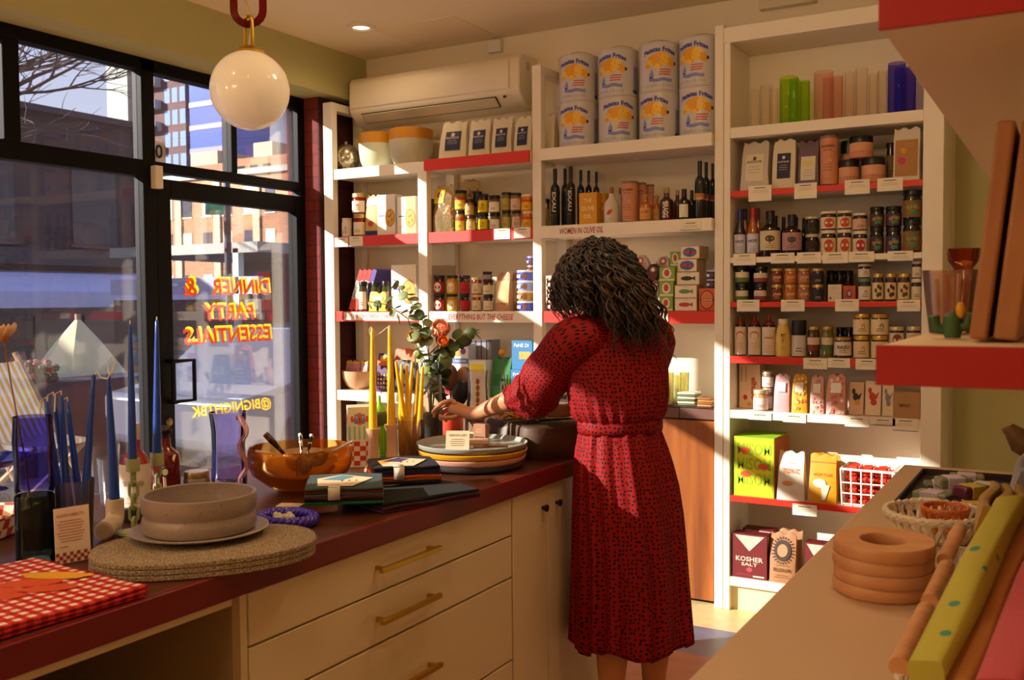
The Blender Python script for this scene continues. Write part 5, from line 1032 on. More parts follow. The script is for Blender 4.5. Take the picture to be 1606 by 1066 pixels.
# ------------------------------------------------------------------ things on the counter
ZC0 = ZT+.0012
def g(u, v, z=ZC0): return aZ(u, v, z)
def px(u, v, z=ZC0): d = ray(u, v); return (z-H)/d.z/FPX
def mkat(nt, p): pass
def gingham(nt, p):
    v = mapped(nt, (1, 1, 1)); sx = _n(nt, 'SeparateXYZ'); nt.links.new(v, sx.inputs[0]); o = []
    for i in (0, 1):
        m = _n(nt, 'Math', operation='MULTIPLY'); m.inputs[1].default_value = 2*pi/.0235; nt.links.new(sx.outputs[i], m.inputs[0])
        s_ = _n(nt, 'Math', operation='SINE'); nt.links.new(m.outputs[0], s_.inputs[0]); q = _n(nt, 'Math', operation='GREATER_THAN'); q.inputs[1].default_value = 0; nt.links.new(s_.outputs[0], q.inputs[0]); o.append(q.outputs[0])
    a = _n(nt, 'Math', operation='ADD'); nt.links.new(o[0], a.inputs[0]); nt.links.new(o[1], a.inputs[1])
    h = _n(nt, 'Math', operation='MULTIPLY'); h.inputs[1].default_value = .5; nt.links.new(a.outputs[0], h.inputs[0])
    nt.links.new(ramp(nt, h.outputs[0], [(0, '#efe0d0'), (.5, '#d0352c'), (1, '#a80c10')]), p.inputs['Base Color']); p.inputs['Roughness'].default_value = .9
GING = nmat('gingham_cloth', gingham)
def folded(b, w, d, t, n, mi=0, seed=0, wave=.002):
    """a folded cloth: n soft layers with rounded fold edges"""
    rn = random.Random(seed); z = 0; th = t/n
    for k in range(n):
        ww = w/2-rn.random()*.006; dd = d/2-rn.random()*.006; r = th*.5; N = 8; top = []; rings = []
        for s, zz in ((.985, 0), (1, r*.6), (1, th-r*.5), (.985, th)):
            R_ = []
            for (sx, sy) in ((-1, -1), (1, -1), (1, 1), (-1, 1)):
                nx, ny = {(-1, -1): (1, -1), (1, -1): (1, 1), (1, 1): (-1, 1), (-1, 1): (-1, -1)}[(sx, sy)]
                for q in range(N):
                    f = q/N
                    x = sx*ww+(nx-sx)*ww*f if sx != nx else sx*ww; y = sy*dd+(ny-sy)*dd*f if sy != ny else sy*dd
                    R_.append(Vector((x*s, y*s, z+zz+wave*sin(x*40+k+y*23)*(.3 if zz == 0 else 1)*(k > 0))))
            rings.append(R_)
        b.loft(rings, mi=mi if not hasattr(mi, '__len__') else mi[k % len(mi)]); z += th+.0006
    return z
t = thing('gingham_cloth', 'folded red gingham cloth with an orange and yellow motif at the counter edge', 'tablecloth', (-1.567, .914, ZC0), -.06)
b = MB(); zt = folded(b, .355, .44, .019, 3, 0); b.build('folded_cloth', GING, t)
b = MB(); m = top_map(zt-.0012, .02, .10, radians(30))
b.poly(m, [(.05*cos(a)*1.3*(1+.12*sin(5*a)), .075+.022*sin(a)) for a in [2*pi*k/20 for k in range(20)]], 0, .0015)
for cx, cy, rx, ry in ((-.02, .03, .05, .028), (.03, .0, .045, .022), (-.06, -.03, .05, .025), (-.02, -.05, .03, .02), (-.1, .02, .03, .018)):
    b.poly(m, [(cx+rx*cos(a), cy+ry*sin(a)+.25*rx*cos(a)) for a in [2*pi*k/16 for k in range(16)]], 1, .0012+.0002*cx)
b.build('printed_motif', [C('#e0a41c', .8), C('#cf4c14', .8)], t)
# tall two-colour glass vase
VB = GL('#8a84e4', 1.2, .02, .03, '#4a3cb8'); VG = GL('#5a6a56', 1.2, .03, .12, '#101612')
vp = g(57, 878); vm = px(57, 878); r = 29*vm
t = thing('tall_vase', 'tall cylinder vase of violet glass on a dark green glass foot', 'vase', vp)
h1 = .128
b = MB(); b.lathe([(0, 0), (r*.97, 0), (r, .004), (r*1.0, h1), (r*.93, h1+.004), (r*.9, h1*.2), (0, h1*.16)], 36); b.build('lower_glass', VG, t)
b = MB(); b.lathe([(r*.9, h1+.006), (r*1.0, h1+.014), (r*.97, h1+.07), (r*1.04, h1+.11), (r*.98, h1+.15), (r*.99, .287), (r*.95, .287), (r*.94, h1+.02)], 36, wob=lambda a, z: 1+.015*sin(3*a+z*40)); b.build('upper_glass', VB, t)
# dried paper flower
def flowerstem(name, label, cat, pts, r, stemc, head):
    t = thing(name, label, cat, pts[0]); o = Vector(pts[0]); q = [Vector(p)-o for p in pts]; b = MB(); b.tube(q, r, 6); b.build('stem', C(stemc, .7), t); head(t, q[-1], (q[-1]-q[-2]).normalized()); return t
def petals(cols, n, L, w, cup, core, corer=.006, jit=.2, layers=1):
    def f(t, p, d):
        M = d.to_track_quat('Z', 'Y').to_matrix().to_4x4(); M.translation = p; rn = random.Random(int(n*100*L))
        b = MB(); b.T = M
        for l in range(layers):
            for k in range(n):
                a = 2*pi*k/n+l*.4; cu = cup*(1+.5*l)+(rn.random()-.5)*jit; LL = L*(1-.22*l); vv = []; ff = []
                for i in range(6):
                    s = i/5; ww = w*(1-.3*l)*sin(pi*min(1, .1+s*.80))**.7
                    for j in range(5):
                        x = (j-2)/2*ww; rad = LL*s*cos(cu*s); zz = LL*s*sin(cu*s)+abs(j-2)**2*.0012*s
                        vv.append((rad*cos(a)-x*sin(a), rad*sin(a)+x*cos(a), zz))
                for i in range(5):
                    for j in range(4): q = i*5+j; ff.append((q, q+1, q+6, q+5))
                b.add(vv, ff, (k+l) % len(cols))
        b.build('petals', [C(c_, .7) for c_ in cols], t, solid=.0008)
        if core:
            b = MB(); b.T = M; b.ball((0, 0, .003), corer, 12); b.build('flower_centre', C(core, .9), t)
    return f
base = vp+Vector((0, 0, .03)); tip = aD(6, 530, px(57, 878)*FPX*1.0)
flowerstem('paper_flower', 'peach paper flower on a long bare stem in the violet vase', 'flower', [base, base.lerp(tip, .4)+Vector((.006, 0, .01)), base.lerp(tip, .8), tip], .0016, '#8a5420', petals(['#e8bc94', '#dca880'], 9, .034, .012, .75, '#c8781c', .010))
# tapers
def taper(p0, p1, r0, r1, col, label, wick=None, wl=.012, group=None):
    p0 = Vector(p0); p1 = Vector(p1); t = thing('taper_candle', label, 'candle', p0, group=group); d = p1-p0; L = d.length
    b = MB(); N = 10; pts = [d*(i/N) for i in range(N+1)]+[d*(1+.004/L)]
    b.tube(pts, [r0+(r1-r0)*(i/N)**1.3 for i in range(N+1)]+[r1*.4], 14); b.build('wax', C(col, .35, coat=.2), t)
    b = MB(); w = wick or [p1, p1+d.normalized()*wl]; b.tube([Vector(q)-p0 for q in w], .0013, 6); b.build('wick', C('#e8dcc0', .9), t)
    return t
BLU = '#0c3c9c'
# glass of blue tapers with its card
cp = g(119, 866); cm = px(112, 866); cr = 30*cm
t = thing('candle_tumbler', 'clear glass tumbler holding blue tapers beside the violet vase', 'glass', cp)
b = MB(); b.lathe([(0, .001), (cr*.80, 0), (cr*.84, .006), (cr, .15), (cr*.96, .15), (cr*.81, .010), (0, .010)], 30); b.build('tumbler', GL('#d8d4e4', 1.3, .02, .03), t)
for k, (br, bd, tu, tv, lb) in enumerate(((-.0185, -.003, 73, 632, 'blue taper in the tumbler, nearest the violet vase'), (-.008, .0175, 84, 624, 'blue taper in the tumbler, second from the vase'), (-.004, -.0185, 96, 622, 'blue taper in the tumbler, third from the vase'), (.012, .015, 106, 632, 'short blue taper in the tumbler, fourth from the vase'), (.017, -.0095, 147, 590, 'blue taper leaning out of the tumbler towards the pipe holder'))):
    p0 = cp+_R*br+Vector((-sin(_yaw), cos(_yaw), 0))*bd; p0.z = ZC0+.014; t_ = cm*FPX+bd*1.3; p1 = aD(tu, tv, t_)
    wk = [p1, p1+Vector((0, 0, .012)), p1+_R*(-.012)+Vector((0, 0, .006)), p1+_R*(-.014)+Vector((0, 0, -.03))] if k < 4 else None
    if k == 4:
        q = lambda u, v: aD(u, v, t_); wk = [p1, q(152, 582), q(158, 592), q(168, 594), q(176, 582), q(180, 568), q(176, 560), q(169, 566), q(171, 588)]
    taper(p0, p1, .0098, .0045, BLU, lb, wk)
a_ = g(88, 888); e_ = g(143, 877); w = (e_-a_).length; ang = atan2(e_.y-a_.y, e_.x-a_.x)
t = thing('product_card', 'white product card with a red checkered foot leaning on the blue tapers', 'card', a_+Vector((0, 0, .002)), rot=(-.05, 0, ang))
hc = 83*cm; b = MB(); b.box(0, w, 0, .0014, 0, hc); b.build('card_sheet', C('#e8d4c0', .7), t, smooth=False)
b = MB(); m = plane_map(0); b.text(m, 'GLASH OBJECTS', w*.45, hc*.86, w=w*.78, mi=0, bold=.01); b.lines(m, w*.45, hc*.76, w*.8, 8, hc*.052, 0, .0012); b.lines(m, w*.25, hc*.30, w*.3, 1, .01, 0, .0012)
for i in range(10):
    for j in range(3):
        if (i+j) % 2 == 0: b.rect(m, w*i/10, w*(i+1)/10, .001+j*w/10, .001+(j+1)*w/10, 0, nx=1)
b.build('printed_front', [C('#a82c24', .7)], t)
# checkered paper tray and blue dish at the far counter edge
tp = g(-22, 842); t = thing('paper_tray', 'red and white checkered paper tray behind the violet vase', 'tray', tp+Vector((-.02, .03, 0)), .5)
def checks(nt, p):
    v = mapped(nt, (1, 1, 1)); k = _n(nt, 'TexChecker'); k.inputs['Scale'].default_value = 45; k.inputs[1].default_value = lin('#e8d8c0'); k.inputs[2].default_value = lin('#b8301c'); nt.links.new(v, k.inputs['Vector']); nt.links.new(k.outputs[0], p.inputs['Base Color']); p.inputs['Roughness'].default_value = .6
b = MB(); b.loft([[Vector((sx*w_, sy*d_, z)) for sx, sy in ((-1, -1), (0, -1.05), (1, -1), (1.05, 0), (1, 1), (0, 1.05), (-1, 1), (-1.05, 0))] for w_, d_, z in ((.05, .07, .003), (.065, .088, .05), (.062, .085, .05), (.047, .067, .006))]); b.build('tray_body', nmat('checker_paper', checks), t)
bp = g(15, 775)+Vector((-.10, .02, 0)); t = thing('glass_dish', 'shallow blue glass footed dish at the far counter edge', 'dish', bp)
b = MB(); b.lathe([(0, 0), (.035, 0), (.03, .006), (.008, .012), (.008, .055), (.04, .062), (.10, .085), (.103, .09), (.098, .089), (.04, .067), (0, .062)], 36); b.build('dish_body', GL('#4a52d0', 1.3, .02, .12, '#2a30a0'), t)
# pipe-shaped candle holder
pp = g(181, 832); pm_ = px(181, 832); rp = 14*pm_
t = thing('pipe_candle_holder', 'off-white elbow pipe shaped ceramic candle holder', 'candle holder', pp)
hp = 50*pm_; d_ = (g(160, 849)-pp); d_.z = 0; d_ = d_.normalized()
b = MB(); z0 = rp
pts = [d_*.085+Vector((0, 0, z0)), d_*.05+Vector((0, 0, z0)), d_*.022+Vector((0, 0, z0)), d_*.008+Vector((0, 0, z0+.004)), Vector((0, 0, z0+.014)), Vector((0, 0, z0+.03)), Vector((0, 0, hp))]
b.tube(pts, rp, 20); b.build('pipe_body', C('#d8c0a4', .4), t, ang=50)
b = MB(); b.tube([d_*.084+Vector((0, 0, z0)), d_*.088+Vector((0, 0, z0))], [rp*.9, rp*.8], 20); b.build('end_plug', C('#b89c84', .5), t)
tipp = aD(170, 588, pm_*FPX); taper(pp+Vector((0, 0, hp)), tipp, .0115, .0045, BLU, 'blue taper standing in the elbow pipe holder')
# chain-link candle holders
def chain_holder(u, vtop, vbase, cu, label, tu, tv, clabel):
    p = g(u, vbase); m_ = px(u, vbase); h = (vbase-vtop)*m_; GRN = C('#a9b07a', .4)
    t = thing('chain_candle_holder', label, 'candle holder', p)
    b = MB(); b.lathe([(0, 0), (.032, 0), (.034, .004), (.03, .009), (.008, .012), (0, .012)], 24); b.build('base', GRN, t)
    b = MB(); z = .008; k = 0; hh = h-cu*m_; n = max(3, int(round((hh-.012)/.026))); st = (hh-.010)/n
    for k in range(n): b.tube(link_pts(0, 0, z+st*(k+.5), st*.66, st*1.30, .003, radians(40) if k % 2 else radians(120)), .0034, 8, True)
    b.build('chain', GRN, t, ang=180)
    b = MB(); r_ = 10.5*m_; b.lathe([(0, hh), (r_, hh), (r_, h), (r_*.8, h), (r_*.78, hh+.012), (0, hh+.012)], 24); b.build('candle_cup', GRN, t)
    taper(p+Vector((0, 0, hh+.013)), aD(tu, tv+6, m_*FPX), 7*m_, .0042, BLU, clabel)
chain_holder(211, 718, 838, 20, 'sage green chain link candle holder nearer the stoneware bowl', 204, 505, 'tall blue taper in the chain holder beside the red bottles')
chain_holder(248, 709, 795, 20, 'sage green chain link candle holder behind the stoneware bowl', 246, 498, 'tall blue taper in the chain holder before the door frame')
# bottles of red syrup and a jar behind
m1 = px(214, 806); p = g(214, 804)
bottle(0, 0, 0, 0, p.y, ZC0, 'square red syrup bottle with a white label behind the tapers', 'flask', body='#a01c1c', cap='#c8a890', capz=.80, capw=.34, lab='#e0d0c0', lb=(.02, .56), mc='#b83a2c', ink='#a89888', dims=(p.x, 47*m1, 142*m1), arc=1.4, txt='SHRUB', rz=.5)
m2 = px(258, 784); p = g(260, 782)
bottle(0, 0, 0, 0, p.y, ZC0, 'dark red cordial bottle with round black stopper and white triangle label', 'squat', body='#6a1410', cap='#1c1210', capshape='ball', dims=(p.x, 47*m2, 116*m2), rz=.5, mk=lambda r, h: [('p', [(-r*.9, h*.62), (r*.9, h*.62), (r*.1, h*.12)], 0), ('d', r*.15, h*.40, r*.28, h*.07, 2), ('d', r*.15, h*.40, r*.18, h*.045, 0, .002)], ink='#2a2420', lab=None)
p = g(309, 779); r = 20*px(304, 779)
t = thing('preserve_jar', 'wide glass jar with a gold lid behind the stoneware bowl', 'jar', p); b = MB(); b.lathe([(0, 0), (r*.9, 0), (r, .006), (r, .045), (r*.9, .055), (r*.86, .055), (r*.94, .045), (0, .01)], 24); b.build('jar_glass', GL('#d8c8a8', 1.3, .02, .1), t)
b = MB(); b.lathe([(0, .052), (r*.95, .052), (r*.97, .064), (r*.9, .069), (0, .069)], 24); b.build('lid', C('#b8a074', .3, .8), t)
for k, (u, v, rr, hh, lb) in enumerate(((165, 792, .045, .12, 'ribbed clear glass tumbler behind the pipe holder'), (146, 772, .042, .13, 'ribbed clear glass tumbler near the far counter edge'))):
    p = g(u, v)+Vector((.02, .02, 0)); b = MB(); b.lathe([(0, .001), (rr*.8, 0), (rr*.85, .004), (rr, hh), (rr*.96, hh), (rr*.8, .008), (0, .008)], 40, wob=lambda a, z: 1+.02*cos(20*a)); tag(b.build('ribbed_tumbler', GL('#dcd8dc', 1.4, .02, .03), None, p), lb, 'glass')
p = g(209, 806)+Vector((.03, -.03, 0)); tag(MB().box(-.022, .022, -.012, .012, 0, .030).build('binder_clip', C('#141214', .4), None, p+Vector((.028, -.02, 0)), .6, bevel=.003), 'small black clip at the foot of the red syrup bottle', 'clip')
# felt trivets, plate and stoneware bowl
oc_ = Vector((-1.487, 1.348, 0)); la, sa_ = .215, .146; ang_o = radians(52)
def felt(nt, p):
    tc = _n(nt, 'TexCoord'); n = _n(nt, 'TexNoise'); n.inputs['Scale'].default_value = 420; n.inputs['Detail'].default_value = 3; nt.links.new(tc.outputs['Object'], n.inputs['Vector'])
    nt.links.new(ramp(nt, n.outputs['Fac'], [(.36, '#4a3626'), (.52, '#9a8468'), (.68, '#c8b494')]), p.inputs['Base Color']); p.inputs['Roughness'].default_value = .95
    b = _n(nt, 'Bump'); b.inputs['Strength'].default_value = .6; b.inputs['Distance'].default_value = .001; nt.links.new(n.outputs['Fac'], b.inputs['Height']); nt.links.new(b.outputs[0], p.inputs['Normal'])
CORK = nmat('granulated_cork', felt)
def oval(n=48, e=2.3): return [(la*math.copysign(abs(cos(t))**(2/e), cos(t)), sa_*math.copysign(abs(sin(t))**(2/e), sin(t))) for t in [2*pi*k/n for k in range(n)]]
for k, lb in enumerate(('speckled cork oval trivet, lowest of the three', 'speckled cork oval trivet, middle of the three', 'speckled cork oval trivet, topmost, under the grey plate')):
    tag(MB().prism(oval(), .0102).build('cork_trivet', CORK, None, (oc_.x+.001*k, oc_.y, ZC0+k*.0106), ang_o, bevel=.002), lb, 'trivet')
zt = ZC0+.0320; STN = nmat('stoneware', lambda nt, p: None)
def stone(nt, p):
    tc = _n(nt, 'TexCoord'); n = _n(nt, 'TexVoronoi'); n.inputs['Scale'].default_value = 130; nt.links.new(tc.outputs['Object'], n.inputs['Vector'])
    nt.links.new(ramp(nt, n.outputs['Distance'], [(.0, '#4a3c36'), (.13, '#5a4a44'), (.16, '#96847a')]), p.inputs['Base Color']); p.inputs['Roughness'].default_value = .3
STN = nmat('speckled_stoneware', stone)
bc = aZ(314, 838, zt); bm = px(314, 838, zt); pr_ = 105*bm
t = thing('dinner_plate', 'grey speckled stoneware plate under the deep bowl', 'plate', (bc.x, bc.y, zt))
b = MB(); b.lathe([(0, 0), (pr_*.62, 0), (pr_*.70, .004), (pr_*.97, .013), (pr_, .016), (pr_*.96, .018), (pr_*.72, .009), (0, .007)], 48); b.build('plate_body', STN, t)
rb = 87*bm; hb = 60*bm; b = MB()
b.lathe([(0, 0), (rb*.86, 0), (rb*.96, hb*.06), (rb*.995, hb*.22), (rb*.985, hb*.40), (rb*.955, hb*.46), (rb*.955, hb*.50), (rb*.99, hb*.58), (rb*1.0, hb*.78), (rb*.985, hb*.98), (rb*.96, hb), (rb*.935, hb*.97), (rb*.94, hb*.6), (rb*.90, hb*.48), (rb*.93, hb*.3), (rb*.85, hb*.1), (0, hb*.07)], 56)
tag(b.build('stoneware_bowl', STN, None, (bc.x, bc.y, zt+.0097)), 'deep grey stoneware bowl with a pinched waist on the grey plate', 'bowl')
# purple braided headband
p = aZ(450, 808, ZC0+.02); b = MB(); R0 = 44*px(450, 808, ZC0)
for s in range(3): b.tube([((R0+.006*cos(9*a+s*2.1))*cos(a), (R0*.8+.006*cos(9*a+s*2.1))*sin(a), .014+.007*sin(9*a+s*2.1)) for a in [2*pi*k/72 for k in range(72)]], .0075, 8, True)
PP = Vector((p.x, p.y, ZC0)); t = thing('braided_headband', 'shiny purple braided headband beside the napkins', 'headband', PP); b.build('braid', C('#3c1cb0', .2, coat=.5), t, ang=180)
b = MB(); rn = random.Random(4); b.ball((0, 0, .010), (.020, .015, .010), 14)
for k in range(9): a = k*.7; b.ball((.02*cos(a), .015*sin(a), .012+.003*(k % 3)), .008, 8)
tag(b.build('shell_charm', C('#cfc0a4', .7, bump=.5, scale=90), None, PP+Vector((-.01, .0, 0))), 'small beige knotted charm lying inside the purple headband', 'charm')
# violet ribbed pitcher with pink squiggle handle
p = g(360, 764); m_ = px(360, 764); r = 28*m_; h = 119*m_
t = thing('glass_pitcher', 'violet blue glass pitcher with a wavy pink glass handle', 'pitcher', p)
b = MB(); b.lathe([(0, 0), (r*.96, 0), (r*.98, h*.1), (r*.97, h*.2), (r*.90, h*.5), (r*.92, h*.75), (r*1.02, h*.97), (r*1.05, h), (r*1.0, h), (r*.9, h*.75), (r*.86, h*.5), (r*.92, h*.15), (0, h*.03)], 40, wob=lambda a, z: 1+.012*sin(7*a+z*60)); b.build('pitcher_body', GL('#cfc8f6', 1.4, .02, .02, '#6a58d0'), t)
PK = GL('#eab8ae', 1.4, .04, .25, '#d89888'); hd = (_R*.74-Vector((-sin(_yaw), cos(_yaw), 0))*.67).normalized(); b = MB()
P = []
for i in range(33): s = i/32; P.append(hd*(r*.98+m_*(9+10*sin(s*pi*4.0-.9)+4))+Vector((0, 0, h*(.965-.90*s))))
P = [hd*(r*1.0)+Vector((0, 0, h*.93))]+P+[hd*(r*.97)+Vector((0, 0, h*.05))]
b.tube(P, 4*m_, 10); b.build('wavy_handle', PK, t, ang=180)
# amber bowl with salad servers
p = g(472, 767); m_ = px(472, 767); r = 81*m_; h = 68*m_
t = thing('amber_bowl', 'large amber glass bowl full of utensils', 'bowl', p); AMB = GL('#f6b858', 1.2, .03, .12, '#ee8a14')
b = MB(); b.lathe([(0, 0), (r*.40, 0), (r*.62, h*.12), (r*.9, h*.38), (r*1.0, h*.62), (r*.99, h*.9), (r*.965, h), (r*.94, h*.98), (r*.96, h*.62), (r*.85, h*.38), (r*.55, h*.16), (0, h*.08)], 56, wob=lambda a, z: 1+.008*sin(9*a+z*80)); b.build('bowl_body', AMB, t)
def utensil(name, label, a, c, r0, hc, tail, cat, headf=None, r1=None):
    a = Vector(a); c = Vector(c); t = thing(name, label, cat, a); d = c-a; b = MB(); b.tube([d*0.0, d*.35, d*.6, d*.98, d], [r0, r0*1.05, r0*.8, r0*.55, r0*.3], 10)
    b.build('handle', hc, t)
    if headf: headf(t, d, tail)
def forkhead(t, d, m):
    n = d.normalized(); s = n.cross(_F).normalized(); b = MB(); b.tube([d*.97, d*1.05], .0035, 8); o = d*1.05
    b.loft([[o+s*w_-_F*.001, o+s*w_+_F*.001, o+s*w_+n*.001, o+s*w_] for w_ in (-.004, .004)])
    for k in range(5):
        x = (k-2)*.0075; b.tube([o, o+s*x*1.1+n*.018, o+s*x+n*.05, o+s*x+n*.06], [.004, .005, .0028, .001], 6)
    b.build('fork_head', m, t)
def spoonhead(t, d, m):
    n = d.normalized(); s = n.cross(_F).normalized(); b = MB(); b.tube([d*.97, d*1.05], .003, 8); M = Matrix((s, n, s.cross(n))).transposed().to_4x4(); M.translation = d*1.05+n*.025
    b.T = M; b.ball((0, 0, 0), (.018, .030, .006), 16); b.build('spoon_head', m, t)
def marble(nt, p):
    v = mapped(nt, (60, 60, 60)); n = _n(nt, 'TexNoise'); n.inputs['Scale'].default_value = 1.2; nt.links.new(v, n.inputs['Vector']); nt.links.new(ramp(nt, n.outputs['Fac'], [(.46, '#120d0a'), (.52, '#e8dcc4')], 'CONSTANT'), p.inputs['Base Color']); p.inputs['Roughness'].default_value = .25
def tort(nt, p):
    v = mapped(nt, (50, 50, 50)); n = _n(nt, 'TexNoise'); n.inputs['Scale'].default_value = 1.2; nt.links.new(v, n.inputs['Vector']); nt.links.new(ramp(nt, n.outputs['Fac'], [(.45, '#160a06'), (.6, '#6a3412')]), p.inputs['Base Color']); p.inputs['Roughness'].default_value = .2
MARB = nmat('cow_print_resin', marble); TORT = nmat('tortoiseshell', tort); SILV = C('#b8a898', .25, 1); HORN = C('#3c2418', .3)
tt = m_*FPX
U = lambda u, v, dd=0: aD(u, v, tt+dd)
utensil('serving_fork', 'salad fork with black and white cow print handle, upright in the bowl', U(471, 680), U(473, 712, -.03), .0055, MARB, HORN, 'fork', forkhead)
utensil('serving_spoon', 'salad spoon with black and white cow print handle beside the fork', U(489, 681, .01), U(483, 712, -.015), .0055, MARB, HORN, 'spoon', spoonhead)
utensil('cake_server', 'tortoiseshell handled knife leaning out of the amber bowl near the pitcher', U(416, 680, -.01), U(446, 712, -.01), .0085, TORT, SILV, 'knife', spoonhead)
utensil('metal_spoon', 'silver handled spoon leaning out towards the face box', U(552, 692, .02), U(514, 712, -.03), .0045, C('#b4b8c8', .25, .9), HORN, 'spoon', spoonhead)
utensil('cheese_knife', 'pale handled knife lying low at the pitcher side of the bowl', U(400, 708, .02), U(432, 712, .03), .005, C('#d8c4a8', .4), SILV, 'knife')
p2 = p+Vector((-.045, .06, h*.42)); b = MB(); b.lathe([(0, 0), (.03, 0), (.05, .025), (.055, .045), (.051, .045), (.046, .025), (0, .006)], 28); tag(b.build('wooden_bowl', C('#c8a070', .5, var=.1, scale=20), None, p2), 'small pale wooden bowl nested inside the amber bowl', 'bowl')
# boxes with painted faces
p = g(555, 733)+Vector((-.01, .04, 0)); m_ = px(559, 735); wq = .074; hq = 96*m_
t0 = thing('face_box', 'tall square box printed with striped faces above red checks', 'box', p, radians(42))
MB().box(-wq/2, wq/2, -wq/2, wq/2, 0, hq).build('box_body', C('#e0d4b4', .6), t0, bevel=.001)
for nm, T_, pal in (('printed_front', Matrix.Identity(4), ('#d8502c', '#6a86c8', '#8ac0a0', '#c82c1c')), ('printed_side', Matrix.Rotation(pi/2, 4, 'Z'), ('#4a7a1c', '#e0b01c', '#b8301c', '#c82c1c')), ('printed_end', Matrix.Rotation(-pi/2, 4, 'Z'), ('#d8502c', '#6a86c8', '#8ac0a0', '#c82c1c'))):
    b = MB(); b.T = T_; m = plane_map(-wq/2)
    for k in range(5): x = -wq*.36+wq*.18*(k-2+2); b.poly(m, [(wq*(-.36+.144*k), hq*(.80-.1*(1-abs(k-2)/2.6)**.5)), (wq*(-.36+.144*(k+1)), hq*(.80-.1*(1-abs(k-2)/2.6)**.5)), (wq*(-.36+.144*(k+1)), hq*(.80+.1*(1-abs(k-2)/2.6)**.5)), (wq*(-.36+.144*k), hq*(.80+.1*(1-abs(k-2)/2.6)**.5))], k % 2)
    for sx in (-1, 1): b.disc(m, sx*wq*.18, hq*.825, wq*.075, wq*.05, 5, .002); b.disc(m, sx*wq*.18, hq*.825, wq*.035, wq*.035, 4, .003)
    b.rect(m, -wq*.14, wq*.14, hq*.745, hq*.752, 4, .002, 1); b.rect(m, -wq*.02, wq*.02, hq*.765, hq*.82, 4, .002, 1)
    for k in range(5):
        if nm != 'printed_side': b.rect(m, wq*(-.45+.2*k), wq*(-.37+.2*k), hq*.46, hq*.68, 2, EPS, 1)
        else: b.poly(m, [(wq*(-.5+.2*k), hq*.46), (wq*(-.4+.2*k), hq*.46), (wq*min(.5, -.2+.2*k), hq*.68), (wq*min(.5, -.3+.2*k), hq*.68)], 2)
    for i in range(4):
        for j in range(5):
            if (i+j) % 2: b.rect(m, wq*(-.5+.25*i), wq*(-.25+.25*i), hq*(.03+.08*j), hq*(.11+.08*j), 3, EPS, 1)
            elif nm == 'printed_side': b.rect(m, wq*(-.5+.25*i), wq*(-.25+.25*i), hq*(.03+.08*j), hq*(.11+.08*j), 1, EPS, 1)
    b.build(nm, [C(c_, .6) for c_ in pal]+[C('#1c1410', .6), C('#efe6d4', .6)], t0, smooth=False)
p = g(600, 723); m_ = px(600, 723)
bottle(0, 0, 0, 0, p.y, ZC0, 'lime green squeeze bottle with a pointed cap behind the yellow tapers', 'squeeze', body='#4a5a34', cap='#7ac81c', capshape='cone', lab='#8ac820', lb=(.02, .55), mc='#5aa81c', ink='#3c6a1c', dims=(p.x-.01, 24*m_, 103*m_), arc=2.6, rz=.5, txt=None, glassy=False)
# pair of tapers in ceramic holders
def holder(u, vt, vb, tu, tv, label, cl):
    p = g(u, vb); m_ = px(u, vb); h = (vb-vt)*m_; r = 11*m_
    b = MB(); b.lathe([(0, 0), (r*1.35, 0), (r*1.3, .006), (r*.95, .018), (r*.72, h*.5), (r*.72, h*.82), (r*1.0, h*.95), (r*1.02, h), (r*.80, h), (r*.76, h*.9), (0, h*.9)], 28); tag(b.build('taper_holder', C('#d4a47c', .4), None, p), label, 'candle holder')
    tip = aD(tu, tv, m_*FPX); return taper(p+Vector((0, 0, h*.905)), tip, 6.9*m_, 2.6*m_, '#e8b014', cl, [tip, tip+Vector((0, 0, .006))]), tip, m_*FPX
t, tip, tq = holder(586, 671, 738, 584, 516, 'tan ceramic taper holder nearer the amber bowl', 'tall yellow taper nearer the amber bowl, wick looped to its neighbour')
w_ = t.children[1]; bpy.data.objects.remove(w_); o = t.location
b = MB(); b.tube([aD(u, v, tq)-o for u, v in ((584, 517), (582, 512), (579, 517), (580, 525), (588, 527), (598, 521), (606, 514), (611, 511))], .0013, 6); b.build('wick', C('#e8dcc0', .9), t)
holder(615, 665, 735, 611, 513, 'tan ceramic taper holder nearer the glass of tapers', 'tall yellow taper nearer the glass of tapers')
p = g(642, 722); m_ = px(642, 722); r = 24.5*m_; h = 66*m_
b = MB(); b.lathe([(0, .001), (r*.9, 0), (r, .006), (r*1.02, h), (r*.97, h), (r*.92, .01), (0, .01)], 28); tag(b.build('candle_glass', GL('#e8dcc0', 1.3, .02, .03), None, p), 'clear glass holding a sheaf of yellow tapers', 'glass')
for k, (br, bd, tu, tv) in enumerate(((.006, -.028, 621, 568), (-.002, 0, 638, 574), (-.018, .024, 647, 568), (.0285, -.004, 663, 577), (-.028, -.008, 630, 572), (.014, .026, 655, 582))):
    q = p+_R*br+Vector((-sin(_yaw), cos(_yaw), 0))*bd; q.z = ZC0+.014; tip = aD(tu, tv, m_*FPX+bd*(1.9 if k == 0 else 1.2))
    taper(q, tip, 5.8*m_, 2.2*m_, '#e8b014', 'yellow taper crossing others in the clear glass, '+('leaning towards the tall pair', 'second from the tall pair', 'upright in the middle', 'nearest the flower vase', 'at the back behind the first', 'short, nearest the napkins')[k], [tip, tip+Vector((.002, 0, .006)), tip+Vector((.006, 0, .008)), tip+Vector((.007, 0, .001))])
